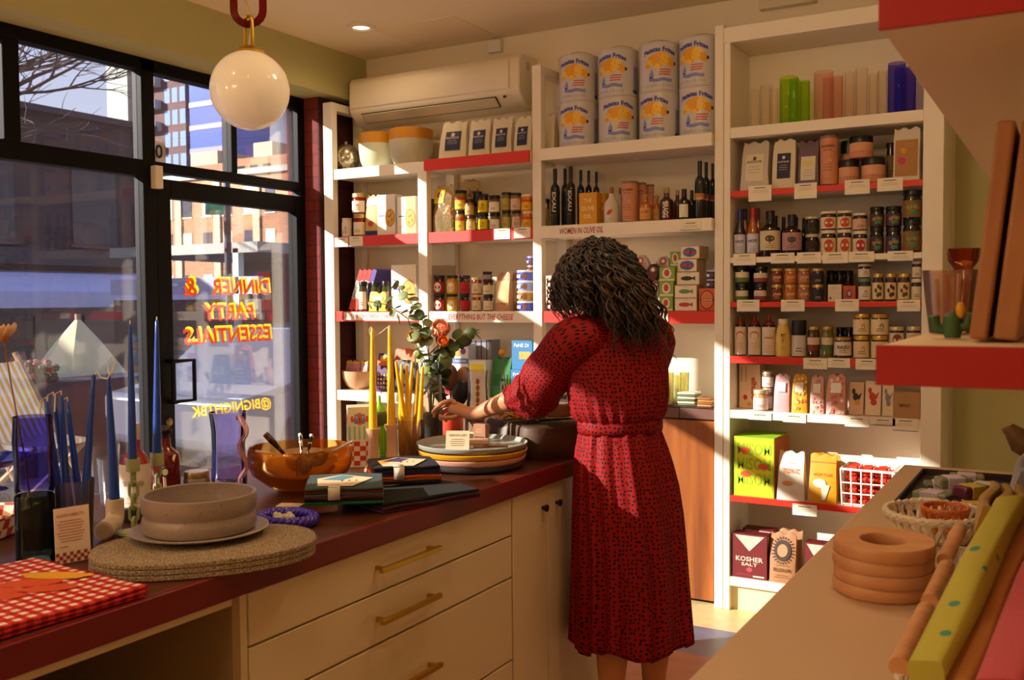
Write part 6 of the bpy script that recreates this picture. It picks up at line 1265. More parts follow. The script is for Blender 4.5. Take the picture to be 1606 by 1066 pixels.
# ------------------------------------------------------------------ flower vase
p = g(676, 695)+Vector((.02, -.03, 0)); m_ = px(676, 695); tv_ = m_*FPX
t = thing('flower_vase', 'clear cylinder vase half filled with dark seeds', 'vase', p); r = 19*m_; h = 110*m_
b = MB(); b.lathe([(0, 0), (r*.97, 0), (r, .006), (r, h), (r*.96, h), (r*.95, .01), (0, .01)], 30); b.build('vase_glass', GL('#e0d8c4', 1.3, .02, .04), t)
b = MB(); b.cyl(r*.93, .011, h*.45, 24); b.build('seeds', nmat('seeds', lambda nt, p: (nt.links.new(ramp(nt, (lambda n: (nt.links.new(mapped(nt, (1, 1, 1)), n.inputs['Vector']), n.inputs['Scale'].__setattr__('default_value', 160), n.outputs['Color'])[2])(_n(nt, 'TexVoronoi')), [(.2, '#1c0c06'), (.8, '#6a3c1c')]), p.inputs['Base Color']))), t)
vbase = p+Vector((0, 0, h*.3))
def V(u, v, d=0): return aD(u, v, tv_+d)
GRN1, GRN2 = '#6a7a3c', '#3c4a2c'
def euc(pts, label, n, r, cols, seed, only=.25):
    rn = random.Random(seed); t = thing('eucalyptus_stem', label, 'foliage stem', pts[0]); o = Vector(pts[0]); q = [Vector(x)-o for x in pts]
    b = MB(); b.tube(q, .0017, 6); b.build('stem', C('#6a5a3c', .7), t); b = MB()
    seg = [0]
    for i in range(len(q)-1): seg.append(seg[-1]+(q[i+1]-q[i]).length)
    for k in range(n):
        s = seg[-1]*(only+(1-only)*(k+.5)/n); i = max(j for j in range(len(seg)-1) if seg[j] <= s); f = (s-seg[i])/(seg[i+1]-seg[i]); c = q[i].lerp(q[i+1], f); d = (q[i+1]-q[i]).normalized()
        for sd in (-1, 1):
            a = rn.random()*6.28; off = (d.orthogonal().normalized()*cos(a)+d.cross(d.orthogonal()).normalized()*sin(a))*sd; rr = r*(.75+.5*rn.random())*(1-.35*(k/n))
            nn = (off*.6+d*.5+Vector((rn.random()-.5, -.5, rn.random()-.2))).normalized(); e1 = (off-nn*off.dot(nn)).normalized(); e2 = nn.cross(e1); cc = c+off*rr*.95; vv = [cc-nn*rr*.10]; N = 12
            for j in range(N): th = 2*pi*j/N; vv.append(cc+e1*cos(th)*rr+e2*sin(th)*rr*.86+nn*rr*.12*abs(sin(th)))
            b.add(vv, [(0, 1+j, 1+(j+1) % N) for j in range(N)], rn.randrange(len(cols)))
    b.build('leaves', [C(c_, .6) for c_ in cols], t, solid=.0009)
EC = ('#6f8058', '#556a44', '#8a9a6c')
euc([vbase, V(676, 600), V(672, 545), V(662, 500), V(640, 468, .02), V(618, 438, .04)], 'eucalyptus stem arching up in front of the pasta box', 9, .025, EC, 3, .5)
euc([vbase+Vector((.004, 0, 0)), V(682, 590), V(700, 550), V(722, 528), V(752, 521)], 'eucalyptus stem reaching towards the blue cracker boxes', 11, .026, EC, 5, .46)
euc([vbase+Vector((0, .006, 0)), V(668, 590, -.02), V(640, 500, -.03), V(610, 478, -.03), V(575, 472, -.03)], 'eucalyptus stem trailing across the sign strip', 8, .023, EC, 8, .55)
euc([vbase, V(678, 590, .02), V(690, 550, .02), V(700, 530, .02), V(706, 560, .0)], 'dark rose foliage massed above the vase', 14, .026, ('#2c3a20', '#3c4a28', '#4a5a34'), 9, .3)
euc([vbase, V(674, 600, -.02), V(666, 570, -.02), V(656, 550, -.02), V(650, 560, -.03)], 'pale green leaves at the taper side of the bouquet', 8, .022, ('#8a9a4c', '#6a7a3c'), 10, .4)
euc([vbase, V(684, 600, -.03), V(688, 580, -.03), V(694, 575, -.03), V(690, 600, -.03)], 'dark leaves hanging low at the vase rim', 12, .027, ('#26331c', '#34422a'), 12, .3)
def rose(u, v, d, label, cols, L, w, core=None, layers=3, n=7):
    hd = V(u, v, d); flowerstem('rose', label, 'flower', [vbase+Vector((.004*sin(u), .004*cos(u), 0)), V(677, 585, d), V((u+677)/2, (v+585)/2, d), hd-(Vector((0, 0, .62))+Vector((sin(_yaw), -cos(_yaw), 0))*.75)*L*.4, hd], .0018, '#5a6a34', petals(cols, n, L, w, 1.05, core, jit=.25, layers=layers))
rose(650, 534, -.02, 'yellow rose at the taper side of the bouquet', ['#e8a818', '#f0bc2c', '#dc9410'], .036, .018)
rose(667, 529, .0, 'small yellow rose behind the first yellow rose', ['#e8a818', '#e09810'], .030, .014)
rose(691, 522, .0, 'large coral rose at the top of the bouquet', ['#f2a884', '#ee9470', '#f6bc9c'], .052, .026, n=8)
rose(696, 541, -.03, 'orange chrysanthemum below the coral rose', ['#e07a14', '#d8640c'], .034, .009, '#b8540c', 2, 14)
# wooden spoons standing in a red crock
p = g(692, 686)+Vector((-.02, .10, 0)); m_ = px(692, 686); r = 19*m_; h = 46*m_
b = MB(); b.lathe([(0, 0), (r*.9, 0), (r, .006), (r, h*.9), (r*.93, h), (r*.88, h), (r*.92, h*.9), (0, .01)], 24); tag(b.build('utensil_crock', C('#d8482c', .4), None, p), 'coral red crock behind the flower vase', 'crock')
def bigspoon(bu, u, v, d, label, mat_):
    a = p+Vector((bu, 0, .02)); c = aD(u, v, p.length*0+m_*FPX*1.03+d); t = thing('wooden_spoon', label, 'spoon', a); dd = c-a; b = MB(); b.tube([dd*0, dd*.5, dd*.9], [.0045, .004, .0035], 8); b.build('handle', mat_, t)
    n = dd.normalized(); s = n.cross(_F).normalized(); b = MB(); M = Matrix((s, n, s.cross(n))).transposed().to_4x4(); M.translation = dd; b.T = M; b.ball((0, 0, 0), (.032, .052, .010), 18); b.build('spoon_bowl', mat_, t)
bigspoon(.0, 706, 592, 0, 'reddish brown wooden spoon standing upright behind the bouquet', C('#5a2c14', .4)); bigspoon(.01, 726, 594, .05, 'dark brown wooden spoon leaning from the crock', C('#7a4a24', .4)); bigspoon(.006, 722, 616, -.02, 'black spoon lowest of the three at her hand', C('#16110f', .4))
# clear carafe with coral bubble stem, little glass of straws, craspedia
p = g(757, 688)+Vector((-.03, .02, 0)); m_ = px(757, 690); r = 22*m_; h = 108*m_
t = thing('glass_carafe', 'clear glass carafe with a string of amber bubbles', 'carafe', p)
b = MB(); b.lathe([(0, 0), (r*.97, 0), (r, .006), (r*.98, h*.3), (r*.78, h*.62), (r*.74, h*.8), (r*.82, h), (r*.78, h), (r*.70, h*.8), (r*.74, h*.62), (r*.94, h*.3), (0, .01)], 30); b.build('carafe_glass', GL('#efe6dc', 1.4, .02, .02, '#e0c8b4'), t)
b = MB()
for k in range(9): b.ball((r*.3, -r*.55, h*(.12+.09*k)), (.007, .007, .011), 10)
b.build('bubbles', GL('#e07a30', 1.3, .03, .4, '#c85a1c'), t)
p = g(784, 690)+Vector((.01, .06, 0)); m_ = px(784, 690); r = 15*m_; h = 95*m_
b = MB(); b.lathe([(0, 0), (r*.8, 0), (r*.84, .006), (r, h), (r*.95, h), (r*.78, .012), (0, .012)], 26); tag(b.build('bud_glass', GL('#d8e0c0', 1.3, .02, .05, '#b8d0a0'), None, p), 'small clear glass holding green stems and one yellow ball flower', 'glass')
tip = aD(787, 553, m_*FPX); flowerstem('craspedia', 'single yellow craspedia ball flower in the small glass', 'flower', [p+Vector((0, 0, .02)), p.lerp(tip, .5), tip], .0018, '#8a8a3c', lambda t, q, d: MB().ball(tuple(q), .0125, 16).build('flower_ball', C('#e0a010', .9, bump=1, scale=300), t))
for k in range(3): tag(MB().tube([p+Vector((.006*(k-1), -.008, .014)), p+Vector((.012*(k-1)-.006, -.010, h*.98))], .0022, 6).build('green_stem', C('#5a7a34', .6)), 'cut green stem in the small glass, '+('first', 'second', 'third')[k]+' from the carafe', 'stem')
# ------------------------------------------------------------------ stack of plates
pc = g(741, 731)+Vector((-.0, .0, 0)); m_ = px(741, 724); R0 = 85*m_; z = ZC0
for k, (cl, lb, sc, dx) in enumerate((('#4a4644', 'dark grey plate at the bottom of the plate stack', .93, .0), ('#d8a48c', 'blush pink plate, second in the stack', .96, .003), ('#dc9c20', 'mustard yellow plate, third in the stack', .985, .004), ('#9a9c94', 'blue-grey rimmed plate on top of the stack', 1.0, 0))):
    r = R0*sc; b = MB(); b.lathe([(0, 0), (r*.80, 0), (r*.93, .003), (r*.985, .010), (r, .020), (r*.985, .0215), (r*.968, .018), (r*.94, .009), (r*.80, .006), (0, .006)], 64); tag(b.build('serving_plate', C(cl, .3), None, (pc.x+dx, pc.y-dx, z)), lb, 'plate'); z += .0186
zp = z-.0186+.0066
def flatcard(u0, v0, label, w, h, ang, lean, col, txt):
    p = aZ(u0, v0, zp); t = thing('gift_card', label, 'card', p+Vector((0, 0, .001)), rot=(lean, 0, ang)); b = MB(); b.box(-w/2, w/2, 0, .0012, 0, h); b.build('card_sheet', C(col, .7), t, smooth=False); b = MB(); m = plane_map(0); b.text(m, txt, 0, h*.78, w=w*.75, mi=0, bold=.01, hmax=h*.14); b.lines(m, 0, h*.58, w*.7, 4, h*.1, 0, .0012); b.rect(m, -w/2, w/2, 0, h*.05, 1, nx=1); b.build('printed_front', [C('#6a5a54', .8), C('#3c4a9a', .7)], t)
flatcard(717, 708, 'cream price card standing tilted on the top plate', .070, .062, .45, -.35, '#ddc4a0', 'SERVING SET')
carton(0, 0, 0, 0, pc.y+.085, zp+.001, .022, 'small brown printed box standing on the back of the top plate', ['#9a6a4a', '#5a3424', '#d8b890'], lambda w, h: [('r', -w*.4, w*.4, h*.1, h*.3, 1), ('l', 0, h*.7, w*.6, 2, h*.15, 2, .0012)], dims=(pc.x-.05, .045, .055), name='gift_box')
b = MB(); q = Vector((pc.x+.055, pc.y-.035, zp+.007)); d = Vector((.85, .5, 0)).normalized()
tag(b.tube([q-d*.08, q-d*.02, q+d*.03, q+d*.08], [.006, .0055, .0045, .003], 8).build('wooden_utensil', C('#6a3c1c', .4)), 'dark wooden utensil handle lying across the top plate', 'utensil')
q2 = q+Vector((-.045, -.050, 0)); tag(MB().tube([q2-d*.04, q2+d*.04], .0065, 8).build('wrapped_stick', C('#c8c4dc', .5)), 'short lilac wrapped stick lying at the front of the top plate', 'stick')
b = MB(); b.box(-.035, .035, -.02, .02, 0, .014); tag(b.build('candy_box', C('#c8a07c', .5, var=.2, scale=60), None, (pc.x-.01, pc.y+.045, zp+.001), .5, bevel=.002), 'little tan box lying flat on the top plate', 'box')
# ------------------------------------------------------------------ brown paper parcel
A = g(775, 697); pk = thing('paper_parcel', 'brown paper parcel with a grey printed band beside the plates', 'parcel', (-1.580, 2.875, ZC0), radians(-34))
b = MB(); L_, D_, h_ = .40, .25, .104; rings = []
for i, (s, z) in enumerate(((.97, 0), (1, .012), (1.005, h_*.6), (.985, h_*.93), (.95, h_))):
    R_ = []
    for k in range(40):
        a = 2*pi*k/40; e = 5; x = L_/2*math.copysign(abs(cos(a))**(2/e), cos(a)); y = D_/2*math.copysign(abs(sin(a))**(2/e), sin(a)); R_.append(Vector((x*s+.002*sin(k*3+i), y*s+.002*cos(k*5+i), z+.002*sin(k*2.3)*(i > 2))))
    rings.append(R_)
b.loft(rings); b.build('wrapped_body', C('#4a3018', .6, var=.15, scale=12, bump=.5), pk, ang=50)
b = MB(); w = .075; x = .02
for z0, pts in ((0, [(-D_/2*1.012, .006), (-D_/2*1.018, h_*.6), (-D_/2*.975, h_*.95), (-D_/2*.93, h_+.004), (0, h_+.005), (D_/2*.93, h_+.004), (D_/2*1.015, h_*.6), (D_/2*1.01, .006)]),):
    b.loft([[Vector((x+sx, y, z)) for y, z in pts] for sx in (-w/2, w/2)], closed=False)
m = top_map(h_+.0062, x, 0, pi/2); b.text(m, 'BIG NIGHT', 0, 0, w=.09, mi=1, bold=.01, e=.0002); b.build('paper_band', [C('#8f8478', .7), C('#d8d0c4', .7)], pk, solid=.0006)
# orange tissue bloom on the parcel
t = thing('tissue_bloom', 'crumpled orange tissue paper flower on the brown parcel under her hand', 'gift topper', (-1.575, 2.80, ZC0+h_+.006)); rn = random.Random(8); b = MB()
for k in range(26):
    a = rn.random()*2*pi; L = .05+.06*rn.random(); w = .012+.016*rn.random(); up = .1+.5*rn.random(); vv = []; ff = []
    for i in range(6):
        s = i/5; ww = w*sin(pi*(.12+.82*s)); rad = .008+L*s; zz = .006+.030*up*sin(s*2.4)+.004*sin(9*s+k)
        for j in (-1, 0, 1): vv.append((rad*cos(a)-j*ww*sin(a), (rad*sin(a)+j*ww*cos(a))*.8, max(.001, zz+(.004 if j else 0)*sin(k+s*7))))
    for i in range(5):
        for j in range(2): q = i*3+j; ff.append((q, q+1, q+4, q+3))
    b.add(vv, ff, k % 3)
b.build('tissue_petals', [C('#e07c10', .6), C('#d86408', .6), C('#eca030', .6)], t, solid=.0006)
# ------------------------------------------------------------------ folded napkins
def napkins(cx, cy, ang, w, d, label, layers, t_, z0=0, card=None, edgec=None):
    t = thing('napkin_set', label, 'napkins', (cx, cy, ZC0+z0), ang); b = MB(); zt = folded(b, w, d, t_, len(layers), list(range(len(layers))), seed=int(cx*100)); b.build('folded_napkins', [C(c_, .95) for c_ in layers], t)
    if card:
        b = MB(); m = top_map(zt+.0005); b.poly(m, [(-w*.33, -d*.36), (w*.10, -d*.42), (w*.36, d*.12), (-w*.05, d*.40), (-w*.36, d*.15)], 0, .0002); b.poly(m, [(-w*.30, d*.05), (-w*.04, d*.36), (w*.12, d*.22), (-w*.05, -d*.02)], 1, .0007)
        for k in range(3): b.poly(m, [(w*(-.06+.09*k), -d*.10), (w*(-.02+.09*k), -d*.06+.002*k), (w*(-.03+.09*k), d*.0)], 2, .0008)
        b.build('paper_card', [C('#e0c8a0', .8), C(card, .8), C('#1c1614', .8)], t)
        b = MB(); x = -w*.12; b.loft([[Vector((x+sx, -d/2-.002, z)) for z in (zt*.3, zt*.7, zt)]+[Vector((x+sx, -d/2+.03, zt+.002))] for sx in (-.014, .014)], closed=False); b.build('paper_band', C('#d8ccb8', .8), t, solid=.0006)
    return zt
a1 = radians(48)
napkins(-1.462, 2.005, radians(70), .30, .20, 'large black napkin with plum folded edges under the napkin sets', ['#4a1c34', '#3c182c', '#0d0a0d'], .022)
napkins(-1.545, 1.845, radians(38), .19, .19, 'napkin set of grey, red and green cloths with a cream card', ['#1a6a3c', '#1c1a18', '#4a1416', '#46534f', '#6a1414', '#3a4a46'], .038, card='#5a8a9c', z0=.0272)
napkins(-1.568, 2.115, radians(44), .185, .175, 'napkin set of navy, orange and brown cloths with a cream card', ['#241c30', '#8a4a24', '#c84c1c', '#16122c', '#221c44', '#100c1c'], .042, card='#4a3470', z0=.0272)
tag(MB().box(-.03, .03, -.02, .02, 0, .003).build('woven_tag', C('#d8c4a0', .8), None, aZ(455, 793, ZC0)+Vector((.0, .0, 0)), .4), 'small cream woven tag between headband and napkins', 'tag')
# ================================================================== THE WOMAN AT THE COUNTER
PC = Vector((-1.176, 2.80, 0)); RH = Vector((cos(_yaw), sin(_yaw), 0)); FH = Vector((-sin(_yaw), cos(_yaw), 0))
def Q(r, d, z): return RH*r+FH*d+Vector((0, 0, z))              # local to the person's floor point
def A(u, v, t): return aD(u, v, t)-PC
fw = RH*-.38+FH*.925; rt = RH*.925+FH*.38                         # facing and her right-hand side
def skinned(name, chains, mats, parent, loc, root=0, sub=2):
    vv = []; ee = []; rr = []; rt_ = []
    for ch in chains:
        prev = None
        for it in ch:
            if isinstance(it, int): prev = it; continue
            p, r = it; vv.append(tuple(p)); rr.append(r if hasattr(r, '__len__') else (r, r)); rt_.append(prev is None)
            if prev is not None: ee.append((prev, len(vv)-1))
            prev = len(vv)-1
    me = bpy.data.meshes.new(name); me.from_pydata(vv, ee, []); me.materials.append(mats)
    o = bpy.data.objects.new(name, me); COL.objects.link(o); o.parent = parent; o.location = loc
    o.modifiers.new('skin', 'SKIN').use_smooth_shade = True
    sv = me.skin_vertices[0].data
    for i, r in enumerate(rr): sv[i].radius = r; sv[i].use_root = rt_[i]
    sv[root].use_root = True
    s = o.modifiers.new('sub', 'SUBSURF'); s.levels = sub; s.render_levels = sub
    return o
SKIN = C('#c98a60', .5, var=.04, scale=20)
hc = Q(-.105, .055, 1.490)
LS, LE, LW = Q(-.195, -.05, 1.315), A(836, 612, 3.09), A(742, 651, 3.24)
RS, RE, RW = Q(.075, .13, 1.315), Q(.03, .255, 1.115), A(884, 645, 3.19)
pel = Q(-.02, 0, .88)
chains = [
 [(pel, (.12, .10)), (Q(-.045, .01, 1.03), (.10, .085)), (Q(-.055, .025, 1.18), (.12, .085)), (Q(-.065, .04, 1.31), (.10, .075)), (Q(-.078, .048, 1.375), .052), (Q(-.088, .05, 1.415), .047), (hc+Vector((0, 0, -.04)), (.070, .082)), (hc+Vector((0, 0, .02)), (.078, .092)), (hc+Vector((0, 0, .075)), (.058, .07))],
 [3, (LS, .050), (LS.lerp(LE, .5), .043), (LE, .037), (LE.lerp(LW, .35), .038), (LE.lerp(LW, .75), .028), (LW, .0235)],
 [3, (RS, .050), (RS.lerp(RE, .5), .043), (RE, .037), (RE.lerp(RW, .35), .037), (RE.lerp(RW, .75), .028), (RW, .0235)],
]
HL, HR = Q(-.085, -.04, .84), Q(.062, .055, .84)
for hp in (HL, HR):
    k = Vector((hp.x, hp.y, .47)); a = Vector((hp.x, hp.y, .085)); chains.append([0, (hp, .085), (hp.lerp(k, .5), .070), (k, .055), (k+fw*-.012+Vector((0, 0, -.12)), .056), (a+Vector((0, 0, .10)), .036), (a, .033), (a+fw*.07+Vector((0, 0, -.045)), .032), (a+fw*.15+Vector((0, 0, -.055)), .025)])
# hands: palms continue the wrists, five fingers each
def hand(wr, kn, side, curl, spread, tips):
    """wr wrist, kn knuckle centre, side the direction across the knuckles towards the thumb; tips: (bend points) per finger"""
    pass
idx = {'LW': 9+5, 'RW': 9+6+5}
kL = A(706, 636, 3.29); palmL = LW.lerp(kL, .5)
chains.append([idx['LW'], (palmL, (.026, .018)), (kL, (.030, .015))])
n0 = sum(len([i for i in c if not isinstance(i, int)]) for c in chains)-1
LF = [[(709, 627, 3.28), (693, 632, 3.285), (683, 641, 3.29), (677, 648, 3.29)], [(706, 633, 3.30), (690, 638, 3.31), (682, 648, 3.315), (681, 655, 3.315)],
      [(707, 640, 3.31), (695, 646, 3.325), (690, 654, 3.32), (693, 659, 3.31)], [(710, 646, 3.32), (700, 652, 3.33), (697, 658, 3.32), (701, 661, 3.31)], [(722, 650, 3.26), (708, 655, 3.255), (696, 655, 3.265), (688, 651, 3.275)]]
kR = A(850, 641, 3.20); palmR = RW.lerp(kR, .5)
chains.append([idx['RW'], (palmR, (.027, .017)), (kR, (.030, .014))])
RF = [[(850, 641, 3.21), (838, 640, 3.22), (829, 646, 3.22), (824, 651, 3.22)], [(848, 646, 3.19), (836, 646, 3.19), (826, 653, 3.19), (821, 657, 3.19)],
      [(848, 651, 3.175), (836, 652, 3.17), (828, 658, 3.17), (823, 661, 3.17)], [(851, 655, 3.165), (841, 657, 3.155), (834, 661, 3.155), (830, 663, 3.155)], [(868, 644, 3.235), (856, 637, 3.255), (845, 636, 3.262), (838, 640, 3.262)]]
for F_, base in ((LF, palmL), (RF, palmR)):
    for q, f in enumerate(F_):
        pts = [A(x[0], x[1]-(7 if F_ is RF else 0), x[2]) for x in f]; rr = (.0088, .0085, .0075, .0058) if q != 3 else (.0075, .0070, .0063, .005)
        chains.append([(base.lerp(pts[0], .55), .0085)]+[(p, r) for p, r in zip(pts, rr)])
woman = skinned('person', chains, SKIN, None, PC, 0, 2)
tag(woman, 'woman with long dark curly hair in a red dotted dress reaching across the counter', 'person')
# face, seen only from the window side
fm = Matrix((rt, fw, Vector((0, 0, 1)))).transposed().to_4x4(); fm.translation = hc+Vector((0, 0, -.015))
b = MB(); b.T = fm; b.tube([(0, .085, .035), (0, .096, .012), (0, .106, -.008), (0, .094, -.016)], [.007, .009, .012, .007], 8); b.build('nose', SKIN, woman)
for s in (-1, 1):
    b = MB(); b.T = fm; b.ball((s*.032, .082, .030), (.013, .008, .008), 12, 0); b.ball((s*.032, .0885, .030), (.005, .003, .005), 10, 1); b.build('eye', [C('#e8e0d8', .3), C('#2a1a12', .2)], woman)
    b = MB(); b.T = fm; b.ball((s*.080, .0, .008), (.010, .018, .030), 12); b.build('ear', SKIN, woman)
    b = MB(); b.T = fm; b.tube([(s*.018, .090, .050), (s*.034, .089, .056), (s*.052, .078, .050)], [.003, .004, .002], 6); b.build('eyebrow', C('#20110b', .8), woman)
b = MB(); b.T = fm; b.tube([(-.024, .080, -.040), (-.010, .090, -.036), (0, .0905, -.038), (.010, .090, -.036), (.024, .080, -.040)], [.002, .005, .0055, .005, .002], 8); b.build('mouth', C('#a84a40', .4), woman)
for hp, a in ((HL, 0), (HR, 0)):
    c = Vector((hp.x, hp.y, 0)); b = MB(); M = Matrix((rt, fw, Vector((0, 0, 1)))).transposed().to_4x4(); M.translation = c; b.T = M
    b.loft([[Vector((w*cos(t), .055+l*sin(t), z)) for t in [2*pi*k/20 for k in range(20)]] for w, l, z in ((.044, .125, .001), (.046, .128, .015), (.043, .120, .045), (.036, .085, .07))]); b.build('shoe', C('#2a1814', .4), woman)
# ---- dress
def dots(nt, p):
    uv = _n(nt, 'TexCoord'); v = _n(nt, 'TexVoronoi'); v.voronoi_dimensions = '2D'; v.inputs['Scale'].default_value = 72; v.inputs['Randomness'].default_value = .55
    nt.links.new(uv.outputs['UV'], v.inputs['Vector']); nt.links.new(ramp(nt, v.outputs['Distance'], [(0, '#0c0508'), (.235, '#0c0508'), (.27, '#880e0e')]), p.inputs['Base Color'])
    p.inputs['Roughness'].default_value = .7; p.inputs['Specular IOR Level'].default_value = .2
DRESS = nmat('red_dotted_fabric', dots)
def cloth_loft(name, rings, circ, parent, closed=True, thick=.002, vs=1.0):
    """rings with uv in metres so that the dots keep their size"""
    b = MB(); n = len(rings[0]); vv = [p for r in rings for p in r]; ff = []; us = []; L = [0]
    cen = lambda R_: sum(R_, Vector((0, 0, 0)))/n
    for i in range(len(rings)-1): L.append(L[-1]+vs*max(.62*sum((rings[i+1][k]-rings[i][k]).length for k in range(0, n, 6))/len(range(0, n, 6)), (cen(rings[i+1])-cen(rings[i])).length+.35*abs((rings[i+1][0]-cen(rings[i+1])).length-(rings[i][0]-cen(rings[i])).length)))
    for i in range(len(rings)-1):
        for k in range(n): j = (k+1) % n; ff.append((i*n+k, i*n+j, (i+1)*n+j, (i+1)*n+k)); us.append(((k/n*circ, L[i]), ((k+1)/n*circ, L[i]), ((k+1)/n*circ, L[i+1]), (k/n*circ, L[i+1])))
    b.add(vv, ff, 0, us); return b.build(name, DRESS, parent, ang=80, solid=thick)
def ring(z, cr, cd, hw, hd, f, n=176, dz=None):
    c = Q(cr, cd, z); o = []
    for k in range(n):
        t = 2*pi*k/n; m = f(t); q = c+rt*(hw*m*cos(t))+fw*(hd*m*sin(t))
        if dz: q.z += dz(t)
        o.append(q)
    return o
def saw(x): x = (x/(2*pi)) % 1; return (x/.75 if x < .75 else (1-x)/.25)*2-1
pl = lambda t: (.75*saw(15*t+.9*sin(2*t))+.3*sin(21*t+1.3)+.35*sin(7*t+.4))
bod = [(1.41, -.080, .05, .060, .058, 0), (1.385, -.076, .048, .085, .066, 0), (1.362, -.072, .044, .132, .080, 0), (1.335, -.068, .04, .168, .092, 0), (1.30, -.064, .036, .180, .102, .004), (1.25, -.06, .032, .178, .112, .006), (1.19, -.056, .028, .172, .118, .010), (1.13, -.052, .022, .166, .122, .014), (1.085, -.05, .016, .158, .120, .02), (1.06, -.05, .012, .146, .112, .03), (1.045, -.048, .01, .128, .100, .012)]
cloth_loft('bodice', [ring(z, a, c, w, d, lambda t, am=am, z=z: 1+am*(sin(26*t)+.7*pl(t)+.6*sin(3*t+z*30))) for z, a, c, w, d, am in bod], 1.0, woman)
ski = [(1.03, -.048, .01, .128, .100, .012), (1.01, -.047, .01, .134, .108, .03), (.97, -.043, .008, .145, .120, .03), (.92, -.038, .005, .156, .132, .028), (.85, -.031, .0, .166, .143, .030), (.76, -.026, 0, .172, .151, .040), (.66, -.023, 0, .175, .157, .05), (.56, -.021, 0, .178, .163, .058), (.46, -.019, 0, .182, .169, .064), (.375, -.017, 0, .186, .174, .07), (.360, -.017, 0, .187, .175, .07)]
cloth_loft('skirt', [ring(z, a, c, w, d, lambda t, am=am, z=z: 1+1.5*am*pl(t+.05*sin(z*9)), dz=(lambda t: .012*sin(5*t+1)+.010*pl(t)) if z < .38 else None) for z, a, c, w, d, am in ski], 1.12, woman)
cloth_loft('belt', [ring(z, -.048, .01, w, w*.78, lambda t: 1+.006*sin(9*t)) for z, w in ((1.058, .132), (1.053, .1375), (1.03, .1385), (1.015, .135))], .82, woman, thick=.003)
b = MB(); wq = Q(-.048, .01, 1.035)-rt*.05-fw*.105
cl = [ring(z, -.078, .05, w, w*.95, lambda t: 1) for z, w in ((1.385, .070), (1.405, .060), (1.425, .056), (1.415, .0645), (1.395, .080))]; cloth_loft('collar', cl, .4, woman)
def sleeve(S_, E_, W_, inner):
    pts = [inner, S_, S_.lerp(E_, .35), S_.lerp(E_, .7), E_, E_.lerp(W_, .13), E_.lerp(W_, .24), E_.lerp(W_, .29), E_.lerp(W_, .33)]; rad = [.072, .078, .077, .078, .076, .066, .052, .044, .047]
    # resample smoothly
    P = []; R = []
    for i in range(len(pts)-1):
        for q in range(4): f = q/4; P.append(pts[i].lerp(pts[i+1], f)); R.append(rad[i]*(1-f)+rad[i+1]*f)
    P.append(pts[-1]); R.append(rad[-1])
    for _ in range(3): P = [P[0]]+[(P[i-1]+P[i]*2+P[i+1])/4 for i in range(1, len(P)-1)]+[P[-1]]
    rings = []; nrm = None; n = 48
    for i, p in enumerate(P):
        t = (P[min(i+1, len(P)-1)]-P[max(i-1, 0)]).normalized(); nrm = t.orthogonal().normalized() if nrm is None else (nrm-t*nrm.dot(t)).normalized(); bb = t.cross(nrm); s = i/(len(P)-1)
        w_ = lambda a: 1+.055*s*sin(5*a+s*9)+.05*(s > .45)*sin(11*a+2*s)+.06*sin(s*26+1.5*cos(a))*(s > .3)*(s < .92)
        drop = Vector((0, 0, -.014*sin(pi*s)))
        rings.append([p+drop+(nrm*cos(2*pi*k/n)+bb*sin(2*pi*k/n))*R[i]*w_(2*pi*k/n) for k in range(n)])
    cloth_loft('sleeve', rings, .56, woman, vs=1.15)
sleeve(LS, LE, LW, Q(-.115, .0, 1.295)); sleeve(RS, RE, RW, Q(.0, .08, 1.295))
